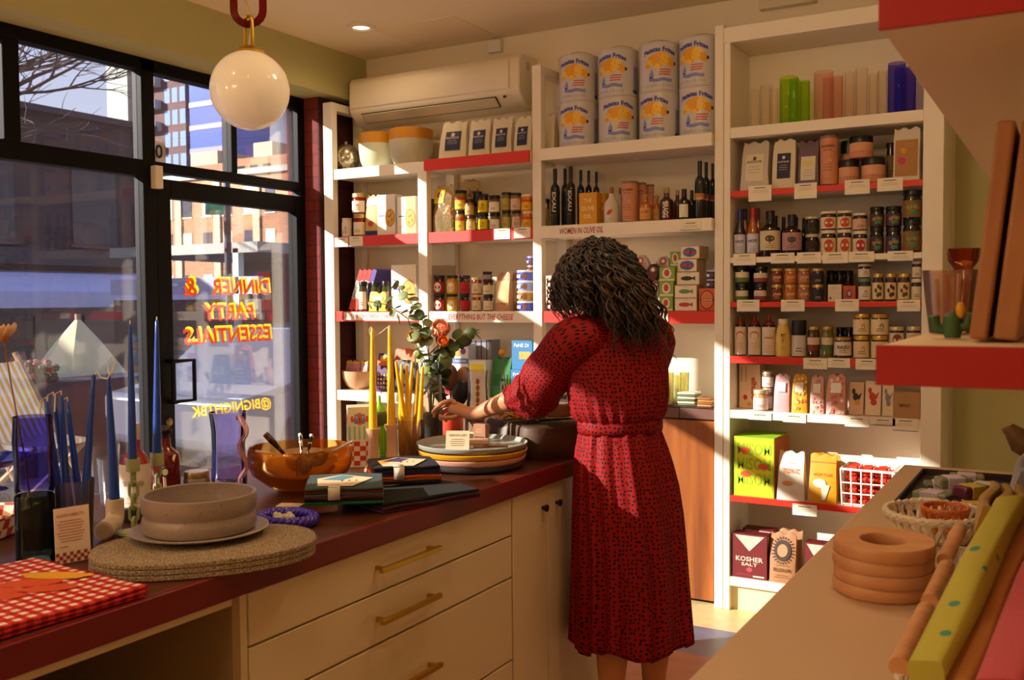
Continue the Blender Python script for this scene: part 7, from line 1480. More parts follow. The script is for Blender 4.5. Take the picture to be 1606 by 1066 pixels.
# ---- hair
rn = random.Random(17); b = MB(); HM = [C(c_, .42, sheen=.1) for c_ in ('#180b07', '#2a140b', '#4a2a14')]
b.T = Matrix.Translation(hc+Q(.006, -.012, .018)); b.ball((0, 0, 0), (.100, .108, .106), 24, 0, 14); b.T = Matrix.Identity(4)
drape = []
for s in range(9):
    f = s/8; c = hc+Q(.012+.075*f*f, -.035-.045*f, -.01-.165*f); w = .105*(1-.45*f); dpt = .075*(1-.6*f); drape.append([c+RH*(w*cos(t))+FH*(dpt*sin(t)) for t in [2*pi*k/20 for k in range(20)]])
b.loft(drape, mi=0)
for k in range(620):
    th = rn.uniform(0, 2*pi); cz = rn.uniform(-.25, .98); sr = sqrt(max(0, 1-cz*cz)); n_ = RH*(sr*cos(th))+FH*(sr*sin(th))+Vector((0, 0, cz))
    face = n_.dot(fw)
    if face > .45 and cz < .55: continue
    root = hc+Vector((n_.x*.10, n_.y*.108, n_.z*.11+.02)); nr = n_.dot(RH); nd = n_.dot(FH)
    L = rn.uniform(.6, 1.0)
    if nr < -.15: end = hc+Q(nr*.120+rn.uniform(-.02, .02), nd*.12+rn.uniform(-.02, .02), rn.uniform(-.13, -.03)*(.7+.5*L))
    else: end = hc+Q(nr*.12+.10*L*rn.uniform(.2, 1.0)+rn.uniform(-.025, .025), min(nd*.10-.02, -.0)*1.0-.05*rn.random(), -.07-.20*L*rn.uniform(.5, 1.0))
    out = root+n_*rn.uniform(.015, .038)+Vector((0, 0, .008)); mid = out.lerp(end, .45)+(n_-Vector((0, 0, n_.z)))*.04
    turns = rn.uniform(3, 5.5); ph = rn.uniform(0, 6.28); am = rn.uniform(.007, .013); P = []; N = 26
    for i in range(N+1):
        s = i/N; p = root*(1-s)**3+out*3*s*(1-s)**2+mid*3*s*s*(1-s)+end*s**3; a = ph+turns*2*pi*s; g_a = am*min(1, s*2.5)
        P.append(p+RH*(g_a*cos(a))+FH*(g_a*sin(a))*.8+Vector((0, 0, g_a*.35*sin(a*1.0))))
    r = rn.uniform(.0028, .0046); b.tube(P, [r*(1 if s < N*.7 else max(.25, 1-(s-N*.7)/(N*.36))) for s in range(N+1)], 5, mi=rn.choice((0, 0, 0, 1, 1, 2)), cap=False)
b.build('hair', HM, woman, ang=180)
# ================================================================== THE NEAR COUNTER AND SHELVES ALONG THE WALL
RX0, RX1, RY0, RY1 = -.44, XR-.002, .35, 3.145
rc = thing('side_counter', 'long tan laminate counter along the wall', 'counter', (.1, 1.8, 0)); o_ = (-.1, -1.8, 0); LAM = C('#c8a888', .4, var=.02, scale=6)
MB().box(RX0, RX1, RY0, RY1, .88, .92).build('counter_top', LAM, rc, o_, bevel=.004)
MB().box(RX0+.05, RX1, RY0+.03, RY1-.05, .08, .879).build('cabinet_body', C('#d8c4a0', .5), rc, o_, smooth=False); MB().box(RX0+.10, RX1, RY0+.06, RY1-.08, 0, .08).build('plinth', C('#a08a68', .6), rc, o_, smooth=False)
SX = -.20
for z, lb in ((1.373, 'lower floating shelf with a thick red edge above the side counter'), (1.785, 'upper floating shelf with a thick red edge above the side counter')):
    y1 = 3.0; t = thing('floating_shelf', lb, 'shelf', (.1, 2.0, z-.045)); o = (-.1, -2.0, -z+.045)
    MB().box(SX+.003, XR-.002, 1.206, y1, z-.044, z).build('board', C('#e6cdaa', .5, var=.02), t, o, smooth=False)
    b = MB(); b.box(SX, XR-.002, 1.198, 1.206, z-.046, z+.001); b.build('red_edge', C('#a80c14', .45), t, o, bevel=.001)
# --- things on the lower shelf
zs = 1.3742
def S(u, v): return aZ(u, v, zs)
def board(label, x0, x1, y0, y1, h, lean, col):
    t = MB().box(0, x1-x0, 0, y1-y0, 0, h).build('cutting_board', wood('board_'+col.strip('#'), col, '#b87a48', (12, 12, 2), .5), None, (x0, y0, zs+.0042), rot=(0, lean, 0), bevel=.004); tag(t, label, 'board'); return t
a = aY(1519, 540, 1.32); c = aY(1548, 538, 1.32); e = aY(1575, 192, 1.32)
ln = radians(6.2); hb = (e.z-zs)/cos(ln)
board('reddish brown board leaning first on the red-edged shelf', a.x, c.x, 1.32, 1.58, hb, ln, '#8f5a38')
board('reddish brown board leaning behind the first, at the frame edge', c.x+.0065, c.x+.034, 1.32, 1.58, hb, ln, '#94603c')
# amber ribbed glass, cup with stirrers, cactus candle
p = S(1508, 522); p.y = 1.95; p.x = aY(1510, 500, 1.95).x; k = mpp(1510, 440, 1.95)
t = thing('amber_goblet', 'ribbed amber glass goblet behind the cups on the shelf', 'goblet', (p.x, p.y, zs+.0005)); r = 24*k; zt = aY(1510, 390, 1.95).z-zs
b = MB(); b.lathe([(0, 0), (r*.8, 0), (r*.85, .004), (r*.5, zt*.2), (r*.62, zt*.42), (r*.5, zt*.5), (r*.6, zt*.75), (r*.9, zt*.84), (r, zt), (r*.94, zt), (r*.8, zt*.85), (0, zt*.78)], 36, wob=lambda a, z: 1+.03*cos(14*a)); b.build('goblet_body', GL('#e07a3a', 1.4, .04, .2, '#8a2c0c'), t)
k = mpp(1480, 480, 1.62); p = aY(1490, 522, 1.62); hc = aY(1490, 424, 1.62).z-zs; r = 42*k
t = thing('plastic_tumbler', 'clear flared tumbler full of wrapped stirrers on the shelf', 'tumbler', (p.x, 1.62, zs+.0005)); b = MB(); b.lathe([(0, .001), (r*.72, 0), (r*.75, .005), (r, hc), (r*.97, hc), (r*.72, .008), (0, .008)], 30); b.build('tumbler_body', GL('#ecd4c0', 1.4, .03, .10, '#e0bca4'), t)
rn = random.Random(2)
for q in range(6):
    x = p.x-r*.40+q*r*.16; tag(MB().tube([(x, 1.62+rn.uniform(-.012, .012), zs+.012), (x-.006+.002*q, 1.62+rn.uniform(-.02, .02), zs+hc*(.86+.12*rn.random()))], .0032, 8).build('wrapped_stirrer', C(('#d8a898', '#c8b0a0', '#b85a4c')[q % 3], .5)), ('pink', 'tan', 'red', 'pale pink', 'beige', 'dark red')[q]+' wrapped stirrer standing in the clear flared tumbler, '+('first', 'second', 'third', 'fourth', 'fifth', 'sixth')[q]+' from the bookcase side', 'stirrer')
k = mpp(1497, 500, 1.42); p = aY(1494, 524, 1.42); t = thing('cactus_candle', 'small green cactus shaped candle with a yellow flower', 'candle', (p.x, 1.42, zs+.0005)); GC_ = C('#3a5a34', .6); b = MB(); hh = 42*k
b.tube([(0, 0, 0), (0, 0, hh*.4), (0, 0, hh*.8), (0, 0, hh)], [.010, .013, .012, .004], 12); b.tube([(0, 0, hh*.3), (-.02, 0, hh*.36), (-.024, 0, hh*.8), (-.024, 0, hh*.86)], [.007, .008, .008, .003], 10); b.tube([(0, 0, hh*.4), (.018, 0, hh*.45), (.022, 0, hh*.9), (.022, 0, hh*.96)], [.007, .008, .008, .003], 10)
b.build('cactus_body', GC_, t); MB().ball((.010, -.006, hh*1.05), (.006, .006, .011), 10).build('flower', C('#d8a01c', .6), t)
# ------------------------------------------------------------------ things on the side counter
zr = .9212
def R(u, v, z=zr): return aZ(u, v, z)
# stacked oval wooden trivet rings
p = R(1425, 925); k = ray(1425, 905); m_ = (zr-H)/k.z/FPX; BEE = wood('beech', '#c88a5c', '#d8a070', (6, 30, 6), .45)
def ringprof(b, a, w_, ri, ro, th):
    N = 40; rings = []
    prof = ((ri, .14), (ri*1.05, 0), (ro*.975, 0), (ro, .16), (ro, .84), (ro*.975, 1), (ri*1.05, 1), (ri, .86))
    for k in range(N):
        t = 2*pi*k/N; rings.append([Vector((q*a*cos(t), q*w_*sin(t), z*th)) for q, z in prof])
    rings.append(rings[0]); b.loft(rings, c0=False, c1=False)
th = .0225; cx, cy = R(1416, 893).x+.012, R(1416, 893).y
cx = -.281; cy = 1.775
for q in range(4):
    b = MB(); ringprof(b, .084, .094, .46, 1.0, th-.0006); tag(b.build('wooden_ring', BEE, None, (cx+.002*(q % 2), cy-.002*q, zr+q*th), .04*q), ('lowest', 'second from the bottom', 'third from the bottom', 'topmost')[q]+' thick wooden ring of the stack on the side counter', 'trivet')
# woven ceramic baskets
def lattice(label, c, a, w_, h, col, n, r, cat='basket'):
    t = thing('woven_basket', label, cat, c); m = C(col, .35); b = MB(); N = 60
    def P(s, f): q = .78+.22*f; return Vector((a*q*cos(s), w_*q*sin(s), h*f+.004))
    for sg in (1, -1):
        for k in range(n): b.tube([P(2*pi*k/n+sg*f*1.0/ n*6.28*.75, f) for f in (0, .33, .66, 1)], r, 6)
    b.build('woven_side', m, t); b = MB()
    for sg in (0, 1): b.tube([P(2*pi*k/N, 1)+Vector((0, 0, r*.8*sin(k*1.9+sg*pi))) for k in range(N)], r*1.1, 6, True)
    b.build('braided_rim', m, t); b = MB(); b.loft([[P(2*pi*k/N, 0)+Vector((0, 0, z)) for k in range(N)] for z in (-.004, .002)]); b.build('base', m, t)
c0 = R(1476, 828)
bc_ = Vector((-.247, 2.22, zr)); lattice('cream woven ceramic basket behind the wooden rings', bc_, .100, .105, .046, '#d8c8ac', 26, .0058)
lattice('small orange woven ceramic basket inside the cream one', bc_+Vector((.018, .008, .012)), .046, .050, .045, '#c8682c', 16, .0035)
# tray of wrapped sweets and soap bars
t = thing('display_tray', 'dark shallow tray behind the woven baskets', 'tray', (-.245, 2.66, zr)); MB().box(-.12, .12, -.30, .30, 0, .006).build('tray_base', C('#2a1c20', .5), t); 
for x0, x1, y0, y1 in ((-.12, -.114, -.30, .30), (.114, .12, -.30, .30), (-.114, .114, -.30, -.294), (-.114, .114, .294, .30)): MB().box(x0, x1, y0, y1, .0062, .022).build('tray_wall', C('#2a1c20', .5), t)
def bar(x, y, z, rz, cols, label, L=.085, w=.05, h=.028, tilt=0):
    b = MB(); b.box(-L/2, L/2, -w/2, w/2, 0, h, 0); t = b.build('soap_bar', C(cols[0], .35, var=.6, scale=50), None, (x, y, z), rot=(tilt, 0, rz), bevel=.006); tag(t, label, 'soap bar')
    b = MB(); q = L*.27; b.box(-q, q, -w/2-.0015, w/2+.0015, -.0002, h+.0015); b.build('paper_sleeve', C(cols[1], .7), t, bevel=.003); return t
zb = zr+.0068
for q in ((-.285, 2.43, zb, .1, ('#c8b8a0', '#e0ccb8'), 'soap bar with cream sleeve nearest the baskets'), (-.195, 2.46, zb, .2, ('#6a2438', '#c8a44c'), 'dark red patterned soap bar in the tray'), (-.29, 2.55, zb, -.3, ('#8a8a6a', '#c0b0c0'), 'marbled soap bar with lilac sleeve in the tray'), (-.195, 2.57, zb, .5, ('#4a2430', '#9a2c44'), 'crimson wrapped soap bar in the tray'), (-.285, 2.69, zb, .2, ('#5a5a4a', '#d0c4c4'), 'grey marbled soap bar with white sleeve in the tray'), (-.19, 2.72, zb, -.2, ('#3a4a4a', '#c8c0b8'), 'dark green soap bar in the tray'), (-.24, 2.84, zb, .1, ('#8a7a5a', '#b8a8b8'), 'tan soap bar at the far end of the tray')): bar(*q)
for q in ((-.25, 2.60, zb+.031, .5, ('#7a7a5c', '#c4b4c8'), 'gold foiled soap bar with lilac sleeve on top of the heap'), (-.20, 2.50, zb+.031, .9, ('#5a1c34', '#b8a03c'), 'purple foiled soap bar on top of the heap')): bar(*q, L=.08, w=.045)
# wire caddies with wooden handles, full of folded textiles
def caddy(cx, y0, y1, w, h, label):
    """white wire basket running along the wall, wooden rail along its open side"""
    t = thing('wire_caddy', label, 'caddy', (cx, (y0+y1)/2, zr)); L = (y1-y0)/2; WW = C('#e6ddd0', .45)
    b = MB(); b.box(-w/2, w/2, -L, L, 0, .004); b.build('base', WW, t)
    for s_, y in ((-1, -L), (1, L)):
        b = MB()
        b.loft([[Vector((x, y+d, z)) for x, z in ((-w/2, .004), (w/2, .004), (w/2, h*.55), (-w/2, h*.55))] for d in (-.0015, .0015)]); b.build('end_plate', WW, t)
    b = MB(); 
    for k in range(int(2*L/.022)): y = -L+.011+.022*k; b.tube([(-w/2, y, .004), (-w/2, y, h)], .0016, 5)
    b.tube([(-w/2, -L, h*.5), (-w/2, L, h*.5)], .0016, 5); b.build('wire_side', WW, t)
    b = MB(); b.tube([(-w/2, -L+.012, h+.012), (-w/2, L-.012, h+.012)], .0125, 16); b.build('wooden_rail', BEE, t)
    for y in (-L+.012, L-.012): b = MB(); b.tube([(-w/2, y, h-.002), (-w/2, y, h+.004)], .006, 8); b.build('rail_post', WW, t)
    return t
XC = -.075
caddy(XC, 1.215, 1.485, .20, .052, 'white wire caddy with a wooden rail at the frame corner')
caddy(XC, 1.50, 1.738, .20, .052, 'white wire caddy with a wooden rail beside the wooden rings')
caddy(XC-.012, 1.752, 2.03, .19, .052, 'white wire caddy with a wooden rail farthest from the corner')
def cloth_roll(x, y, z, L, w, t_, rot, col, label, n=3, name='folded_towel', cat='towel', m=None, wav=.006, bump=.6):
    """a textile folded n times and stood on edge, leaning"""
    b = MB()
    for k in range(n):
        rings = []; off = (k-(n-1)/2)*t_
        for i in range(13):
            s = i/12; yy = -L/2+L*s; th = t_*.46; R_ = []
            for a_ in range(16):
                a = 2*pi*a_/16; R_.append(Vector((off+th*math.copysign(abs(cos(a))**.45, cos(a))+wav*sin(s*7+k*.7+2.5*sin(a)), yy, w*(.5+.5*math.copysign(abs(sin(a))**.45, sin(a)))+.5*wav*cos(s*9+k)+wav)))
            rings.append(R_)
        b.loft(rings)
    o = b.build(name, m or C(col, .95, sheen=.3, bump=bump, scale=220), None, (x, y, z), rot=rot, ang=60); return tag(o, label, cat)
def botan(nt, p):
    v = mapped(nt, (1, 1, 1)); n = _n(nt, 'TexVoronoi'); n.inputs['Scale'].default_value = 28; nt.links.new(v, n.inputs['Vector']); nt.links.new(ramp(nt, n.outputs['Distance'], [(.0, '#4a9a7c'), (.19, '#4a9a7c'), (.2, '#c0b84a')], 'CONSTANT'), p.inputs['Base Color']); p.inputs['Roughness'].default_value = .8
RL = (radians(17), radians(-14), radians(-13))
cloth_roll(-.104, 1.405, 1.043, .44, .030, .046, RL, '#b8b04a', 'lime green printed cloth slanting up over the wire caddies', 1, m=nmat('lime_print', botan), wav=.002)
cloth_roll(-.088, 1.40, 1.011, .42, .030, .062, RL, '#c8843c', 'tan orange cloth under the lime printed cloth', 1, wav=.002)
cloth_roll(-.026, 1.39, 1.022, .42, .045, .058, RL, '#c84a5c', 'coral pink folded cloth at the frame corner', 1, wav=.003)
cloth_roll(.036, 1.38, 1.012, .42, .045, .058, RL, '#d86a78', 'second coral pink folded cloth at the frame corner', 1, wav=.003)
cloth_roll(-.118, 1.88, zr+.028, .19, .132, .023, (radians(5), radians(8), 0), '#b08418', 'mustard ribbed towels folded upright behind the caddies', 3, wav=.006)
cloth_roll(-.078, 2.22, zr+.024, .22, .155, .022, (radians(8), radians(12), 0), '#8a8a94', 'grey ribbed towels folded upright behind the mustard ones', 4, wav=.006)
cloth_roll(.062, 2.05, zr+.012, .26, .15, .028, (0, radians(8), 0), '#17141a', 'black towels folded upright against the wall', 3, wav=.004)
cloth_roll(-.115, 1.62, zr+.012, .12, .06, .018, (0, radians(10), 0), '#d0ccc8', 'small pale cloth folded in the middle caddy', 3, wav=.004)
c = aY(1594, 688, 2.55); t = thing('bird_ornament', 'brown feathered bird ornament perched beyond the black towels', 'ornament', (-.082, 2.55, zr))
b = MB(); h = c.z-zr; b.tube([(0, 0, 0), (0, 0, h-.05)], .010, 8); b.lathe([(0, 0), (.03, 0), (.028, .01), (0, .012)], 20); b.build('stand', C('#3a2418', .5), t)
b = MB(); b.tube([(.06, 0, h-.055), (.02, 0, h-.03), (-.02, 0, h-.005), (-.045, 0, h+.022), (-.06, 0, h+.02)], [.006, .028, .03, .016, .002], 12); b.build('bird_body', C('#6a4a20', .7, var=.4, scale=60), t)
# ================================================================== THE STREET OUTSIDE
GZ = -.12
def street_mat(nt, p):
    tc = _n(nt, 'TexCoord'); n = _n(nt, 'TexNoise'); n.inputs['Scale'].default_value = .5; n.inputs['Detail'].default_value = 6; nt.links.new(tc.outputs['Object'], n.inputs['Vector'])
    nt.links.new(ramp(nt, n.outputs['Fac'], [(.35, '#3c3a44'), (.5, '#6a6874'), (.58, '#8c90a0')]), p.inputs['Base Color']); p.inputs['Roughness'].default_value = .9
g_ = MB().box(-260, XW-.06, -40, 260, GZ-.2, GZ).build('ground', nmat('snowy_street', street_mat), smooth=False); struct(g_)
def building(name, label, x0, x1, y0, y1, z1, m, wins=(), face='x', wm=None, roof=None, trimc=None):
    """plain block with separate windows; face 'x' looks along +X, 'y' along -Y"""
    t = thing(name, label, 'building', ((x0+x1)/2, (y0+y1)/2, GZ)); o = (-(x0+x1)/2, -(y0+y1)/2, -GZ)
    MB().box(x0, x1, y0, y1, GZ, z1).build('wall', m, t, o, smooth=False)
    if roof: MB().box(x0-.15, x1+.2, y0-.2, y1+.15, z1, z1+roof[1]).build('cornice', C(roof[0], .7), t, o, smooth=False)
    for (a, b_, z0, zz, wmat, fr) in wins:
        w = MB(); f = MB()
        if face == 'x': w.box(x1-.05, x1+.03, a, b_, z0, zz); f.box(x1-.03, x1+.06, a-.06, b_+.06, z0-.08, z0-.01)
        else: w.box(a, b_, y0-.03, y0+.05, z0, zz); f.box(a-.06, b_+.06, y0-.06, y0+.03, z0-.08, z0-.01)
        q = w.build('window', wmat, t, o, smooth=False); f.build('window_sill', C(fr, .7), q, smooth=False)
    return t, o
DG = C('#1c1a26', .15); LG = C('#8fa8d8', .1, .3); PG = C('#c8c4b0', .3)
DBR = brick('dark_brick', '#3c2a2a', '#2c1e20', '#47363a', rot=(pi/2, 0, pi/2), w=.45, h=.15)
wins = [(y, y+1.0, 2.6, 4.2, DG, '#4a3a40') for y in (-1.5, .8, 3.1, 5.4, 7.7, 10.0, 12.2)]
t, o = building('brick_building', 'long dark brown brick building across the street', -24, -17, -6, 14.0, 5.03, DBR, wins, roof=('#3a2a30', .12))
for k in range(5):
    y0 = -5.5+3.9*k; f = MB().box(-17.02, -16.92, y0, y0+3.3, .1, 1.35).build('shop_front', C('#14121a', .2), t, o, smooth=False)
    for q in range(3): MB().box(-16.93, -16.88, y0+.15+q*1.05, y0+1.05+q*1.05, .3, 1.2).build('shop_window', (C('#3a3440', .2), C('#54483c', .3), C('#2a2430', .2))[(q+k) % 3], f, smooth=False)
MB().loft([[Vector((x, y, z)) for x, z in ((-17, 2.05), (-14.2, 1.62), (-14.2, 1.36), (-14.3, 1.36), (-14.3, 1.56), (-17, 1.9))] for y in (-5.8, 13.6)]).build('awning', C('#c4c2e0', .6), t, o, smooth=False)
MB().box(-16.9, -16.6, -5.8, 13.6, 2.15, 2.45).build('sign_band', C('#1a1620', .5), t, o, smooth=False)
# far towers
def tower_at(u0, u1, T): a = aD(u0, 300, T); c = aD(u1, 300, T); return a, c
a, c = tower_at(178, 222, 150)
building('pale_tower', 'pale cream slab tower far beyond the dark brick building', a.x-1, c.x, a.y, a.y+12, 46, C('#9a9e92', .7))
a, c = tower_at(238, 300, 140); x0, x1, y0 = a.x, c.x, a.y
BT = brick('tower_brick', '#5a3c3a', '#4a3032', '#6a4a46', rot=(pi/2, 0, 0), w=.8, h=.3)
wn = [(x0+3.1+i*1.55, x0+4.2+i*1.55, 8+k*3.1, 10+k*3.1, LG, '#8a7a78') for k in range(14) for i in range(3) if x0+4.2+i*1.55 < x1+2.6]
t, o = building('balcony_tower', 'tall brown brick tower with rows of balconies', x0, x1+2.4, y0, y0+10, 60, BT, wn[:60], face='y')
for k in range(15): MB().box(x0-.6, x0+2.4, y0-1.2, y0, 7.3+k*3.1, 8.5+k*3.1).build('balcony', C('#96908a', .6), t, o, smooth=False)
a2, c2 = tower_at(300, 372, 132)
t, o = building('glass_tower', 'blue glass tower beside the brown balcony tower', a2.x, c2.x+1.5, a2.y, a2.y+8, 52, C('#5a6cb8', .15, .2))
for k in range(15): MB().box(a2.x-.05, c2.x+1.55, a2.y-.08, a2.y+.02, 6+k*3.1, 6.7+k*3.1).build('floor_band', C('#3a3c68', .4), t, o, smooth=False)
# sunlit orange brick block with cream bays
OB = brick('orange_brick', '#a4704e', '#946242', '#b08a68', rot=(pi/2, 0, 0), w=.5, h=.16)
T = 62; a = aD(250, 300, T); c = aD(480, 300, T); x0, x1, y0 = a.x-2, c.x+3, a.y; zt = aD(300, 287, T).z
wn = []
for k in range(3):
    for i in range(6): xx = x0+2.4+i*1.75; wn.append((xx, xx+.75, zt-2.3-k*2.6, zt-.7-k*2.6, C('#4a4a52', .15) if (i+k) % 2 else PG, '#e6dcc4'))
t, o = building('apartment_block', 'sunlit orange brick apartment block with cream bays', x0, x1, y0, y0+3.5, zt, OB, wn, face='y', roof=('#a8a496', .35))
for xx in (x0+3.5, x0+6.9, x0+10.2): MB().box(xx, xx+.55, y0-.12, y0, 0, zt-.2).build('cream_bay', C('#a89e80', .7), t, o, smooth=False)
T2 = 90; a = aD(290, 300, T2); c = aD(352, 300, T2); z2 = aD(320, 262, T2).z
t, o = building('penthouse_block', 'orange brick block with a pale rooftop storey', a.x, c.x+3, a.y, a.y+6, z2, OB, [(a.x+.6+i*1.3, a.x+1.2+i*1.3, z2-1.6, z2-.5, DG, '#e6dcc4') for i in range(3)], face='y')
MB().box(a.x+.3, c.x+.6, a.y+.5, a.y+5, z2, z2+1.3).build('rooftop_storey', C('#b0a284', .7), t, o, smooth=False)
T3 = 78; a = aD(366, 300, T3); c = aD(452, 300, T3); z3 = aD(400, 250, T3).z
t, o = building('corner_block', 'orange brick block with a rooftop bulkhead', a.x, c.x+2, a.y, a.y+7, z3, OB, [(a.x+.5+i*1.4, a.x+1.3+i*1.4, z3-2, z3-.6, DG, '#e6dcc4') for i in range(3)], face='y')
b_ = aD(410, 232, T3); MB().box(b_.x-.6, b_.x+1.4, a.y+1, a.y+4, z3, b_.z+.4).build('rooftop_bulkhead', C('#d0bc94', .7), t, o, smooth=False)
a = aD(449, 300, 30); building('neighbour_building', 'tall orange brick neighbour rising beside the door', a.x, a.x+5, a.y+.2, a.y+8, 9.5, OB)
# dining shed with a white roof
T = 14; a = aD(272, 420, T); c = aD(480, 420, T); zr = aD(300, 396, T).z
t = thing('dining_shed', 'white roofed outdoor dining shed across the street', 'shed', (a.x, a.y, GZ)); o = (-a.x, -a.y, -GZ)
MB().box(a.x-1, c.x+.3, a.y-.3, a.y+2.4, zr-.06, zr+.08).build('roof', C('#8e928a', .6), t, o, smooth=False); MB().box(a.x-1, c.x+.3, a.y+2.2, a.y+2.3, GZ, zr-.06).build('back_wall', C('#6a7a6c', .7), t, o, smooth=False)
zl = aD(300, 448, T).z; MB().box(a.x-1, c.x+.3, a.y-.3, a.y-.2, zl-.13, zl+.10).build('counter_band', C('#b8b6cc', .6), t, o, smooth=False); MB().box(a.x-1, c.x+.3, a.y-.25, a.y-.2, GZ, zl-.2).build('low_wall', C('#4a4440', .7), t, o, smooth=False)
for k in range(4): MB().box(a.x+k*1.5, a.x+.1+k*1.5, a.y-.3, a.y-.2, GZ, zr).build('post', C('#c8ccc0', .6), t, o, smooth=False)
# street sign on a lamp post
p = aD(358, 420, 12.2); t = thing('street_lamp', 'dark street lamp post with a green street sign', 'lamp post', (p.x, p.y, GZ)); zs = aD(335, 327, 12.2).z-GZ
MB().cyl(.07, 0, 1.0, 14).build('base', C('#2a2630', .5), t); MB().cyl(.045, 1.0, 4.6, 12).build('pole', C('#2a2630', .5), t); s = (aD(352, 327, 12.2)-aD(318, 327, 12.2)); ang = atan2(s.y, s.x)
b = MB(); b.box(-s.length, 0, -.012, .012, zs-.08, zs+.08); q = b.build('sign_plate', C('#1c6a4c', .5), t, rz=ang)
# striped chair, umbrella, planter, car, fence
p = aX(20, 640, -6.2); t = thing('beach_chair', 'yellow and white striped sling chair outside the window', 'chair', (p.x, p.y, GZ+.02), radians(20))
def stripes(nt, p):
    v = mapped(nt, (1, 1, 1)); w = _n(nt, 'TexWave'); w.inputs['Scale'].default_value = 5; w.bands_direction = 'Y'; nt.links.new(v, w.inputs['Vector']); nt.links.new(ramp(nt, w.outputs['Color'], [(.45, '#d8a83c'), (.55, '#e6dcc8')], 'CONSTANT'), p.inputs['Base Color'])
h = p.z-GZ
b = MB(); b.loft([[Vector((x, y, z)) for x, z in ((.35, h-.25), (.1, h-.22), (-.15, h+.28), (-.17, h+.27), (.08, h-.25), (.35, h-.28))] for y in (-.28, .28)]); b.build('sling', nmat('striped_canvas', stripes), t)
for y in (-.3, .3):
    b = MB(); b.tube([(.45, y, 0), (-.2, y, h+.34)], .02, 8); b.build('frame_leg', C('#8a6a44', .6), t); b = MB(); b.tube([(-.3, y, 0), (.38, y, h-.24)], .02, 8); b.build('frame_leg', C('#8a6a44', .6), t)
p = aX(122, 500, -9); t = thing('patio_umbrella', 'cream patio umbrella half closed across the pavement', 'umbrella', (p.x, p.y, GZ)); h = p.z-GZ
b = MB(); b.cyl(.03, 0, h+.05, 10); b.build('pole', C('#8a7a64', .6), t); b = MB(); b.lathe([(.02, h), (.22, h-.25), (.48, h-.62), (.50, h-.95), (.47, h-.95), (.45, h-.62), (.2, h-.28)], 8, wob=lambda a, z: 1+.05*cos(8*a)); b.build('canopy', C('#c0b48c', .8), t, ang=20)
b = MB(); b.cyl(.28, 0, .08, 20); b.build('base', C('#3a3634', .6), t)
p = aX(165, 640, -8.2); t = thing('planter_box', 'dark wooden planter with red flowers outside the window', 'planter', (p.x, p.y, GZ), 0); h = aX(165, 590, -8.2).z-GZ
MB().box(-.25, .25, -1.1, 1.0, 0, h).build('box_body', C('#2a1c24', .6), t, smooth=False)
b = MB(); rn = random.Random(2)
for k in range(150): b.ball((rn.uniform(-.2, .2), rn.uniform(-1.05, -.6), h-.02+rn.random()*.2), .02+.02*rn.random(), 6, k % 3, 4)
b.build('flowers', [C('#7a2420', .8), C('#4a4a30', .8), C('#3a3c28', .8)], t)
p = aX(455, 575, -6.9); t = thing('parked_car', 'pale parked car seen through the door glass', 'car', (p.x+.3, p.y+.3, GZ+.003), radians(90)); CARM = C('#565a66', .25, .1, coat=.6)
sec = [(-2.1, .35), (-2.1, .75), (-1.5, .85), (-1.0, 1.3), (.5, 1.34), (1.1, .9), (2.0, .78), (2.15, .4)]
b = MB(); b.loft([[Vector((x, y*(1 if z < 1 else .85), z)) for x, z in sec+[(2.0, .28), (-2.0, .28)]] for y in (-.85, -.6, .6, .85)]); b.build('body', CARM, t, bevel=.05)
for y in (-.80, .80):
    b = MB(); b.loft([[Vector((x, y+d, z)) for x, z in ((-1.2, .9), (-.9, 1.22), (.42, 1.25), (.9, .93))] for d in (-.02, .02)]); b.build('side_window', DG, t)
    for x in (-1.35, 1.35): b = MB(); b.lathe([(0, -.1), (.28, -.1), (.32, -.06), (.32, .06), (.28, .1), (0, .1)], 24); b.build('wheel', C('#141316', .6), t, (x, y, .32), rot=(pi/2, 0, 0))
fy0, fy1, fx = 1.9, 3.0, -4.7; t = thing('iron_fence', 'low black scrolled iron fence below the shop window', 'fence', (fx, fy0, GZ)); b = MB()
L = fy1-fy0; b.tube([(0, 0, .1), (0, L, .1)], .012, 6); b.tube([(0, 0, .62), (0, L, .62)], .012, 6); b.tube([(0, 0, .48), (0, L, .48)], .008, 6); b.build('rails', C('#17151a', .5), t)
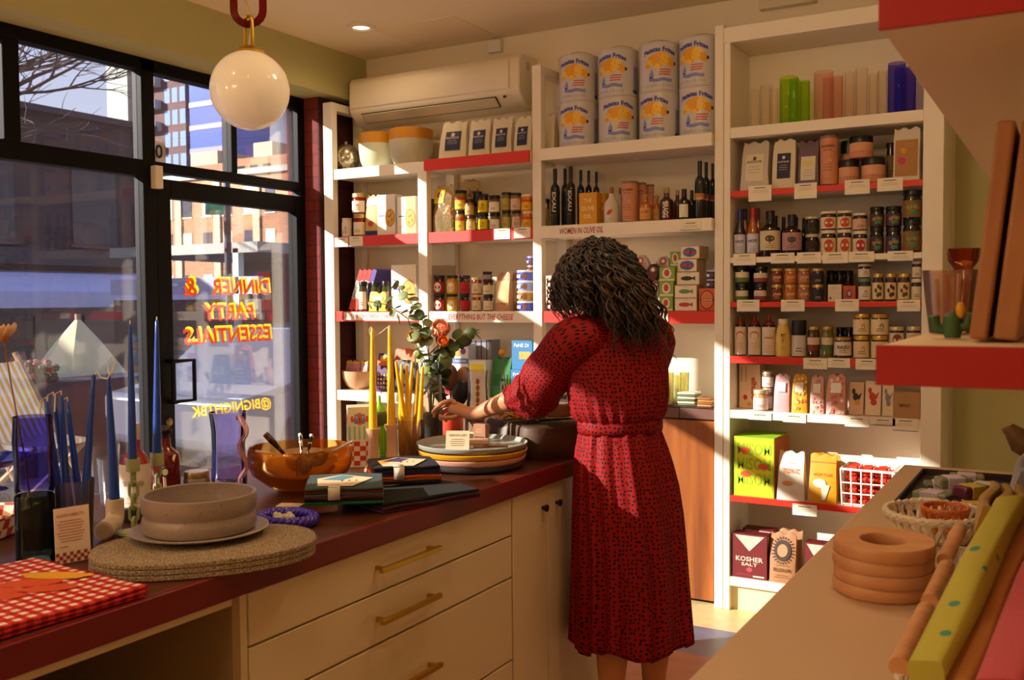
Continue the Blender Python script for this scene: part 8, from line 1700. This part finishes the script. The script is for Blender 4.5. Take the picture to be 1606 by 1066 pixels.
for k in range(10): b = MB(); b.tube([(0, L*k/9, 0), (0, L*k/9, .64)], .007, 6); b.build('baluster', C('#17151a', .5), t)
for k in range(9):
    b = MB(); c_ = L*(k+.5)/9
    for sg in (-1, 1): b.tube([(0, c_+sg*(.006+.0016*q)*cos(q*.5), .55+(.006+.0016*q)*sin(q*.5)*1.2) for q in range(26)], .004, 5)
    b.build('scroll', C('#17151a', .5), t)
p = aX(190, 670, -5.4); b = MB(); rn = random.Random(6)
for k in range(14): q = .14+.12*rn.random(); b.lathe([(.42, .0), (.36, q*.45), (.22, q*.85), (0, q)], 12, (rn.uniform(-.15, .15), rn.uniform(-1.0, 1.6), .002*k), (.8, 1.1))
o = b.build('snow_bank', C('#c4c6d4', .9), None, (-5.0, 5.4, GZ+.001)); tag(o, 'melting snow bank along the pavement outside the window', 'snow')
# bare tree
t = thing('bare_tree', 'leafless street tree whose branches cross the upper panes', 'tree', (-11.5, 5.0, GZ)); b = MB(); rn = random.Random(5); tips = []
def grow(p, d, L, r, n):
    pts = [p]; q = p.copy(); dd = d.copy(); N = 5
    for k in range(N):
        dd = (dd+Vector((rn.uniform(-.22, .22), rn.uniform(-.22, .22), rn.uniform(-.14, .16)))).normalized(); q = q+dd*L/N; pts.append(q.copy())
        if n > 0 and k >= 1 and rn.random() < .72:
            s = (dd+Vector((rn.uniform(-1, 1), rn.uniform(-1, 1), rn.uniform(-.3, .5)))*.9).normalized(); grow(q.copy(), s, L*rn.uniform(.5, .75), r*.55, n-1)
    b.tube(pts, [r*(1-.55*i/N) for i in range(N+1)], 5 if n < 3 else 8)
    if n > 0: grow(q.copy(), dd, L*.7, r*.45, n-1)
tr = MB(); tr.tube([(0, 0, .015), (.05, .05, 1.6), (.0, .15, 3.0)], [.16, .13, .12], 10); tr.build('trunk', C('#3c2c2c', .9), t)
for d in ((.3, .9, .55), (.1, .8, 1), (-.3, .6, 1), (.3, .2, 1.1), (.0, -.7, .9), (.5, 1.1, .32)):
    grow(Vector((0, .15, 2.9)), Vector(d).normalized(), 1.9, .06, 4)
b.build('branches', C('#4a3836', .9), t)
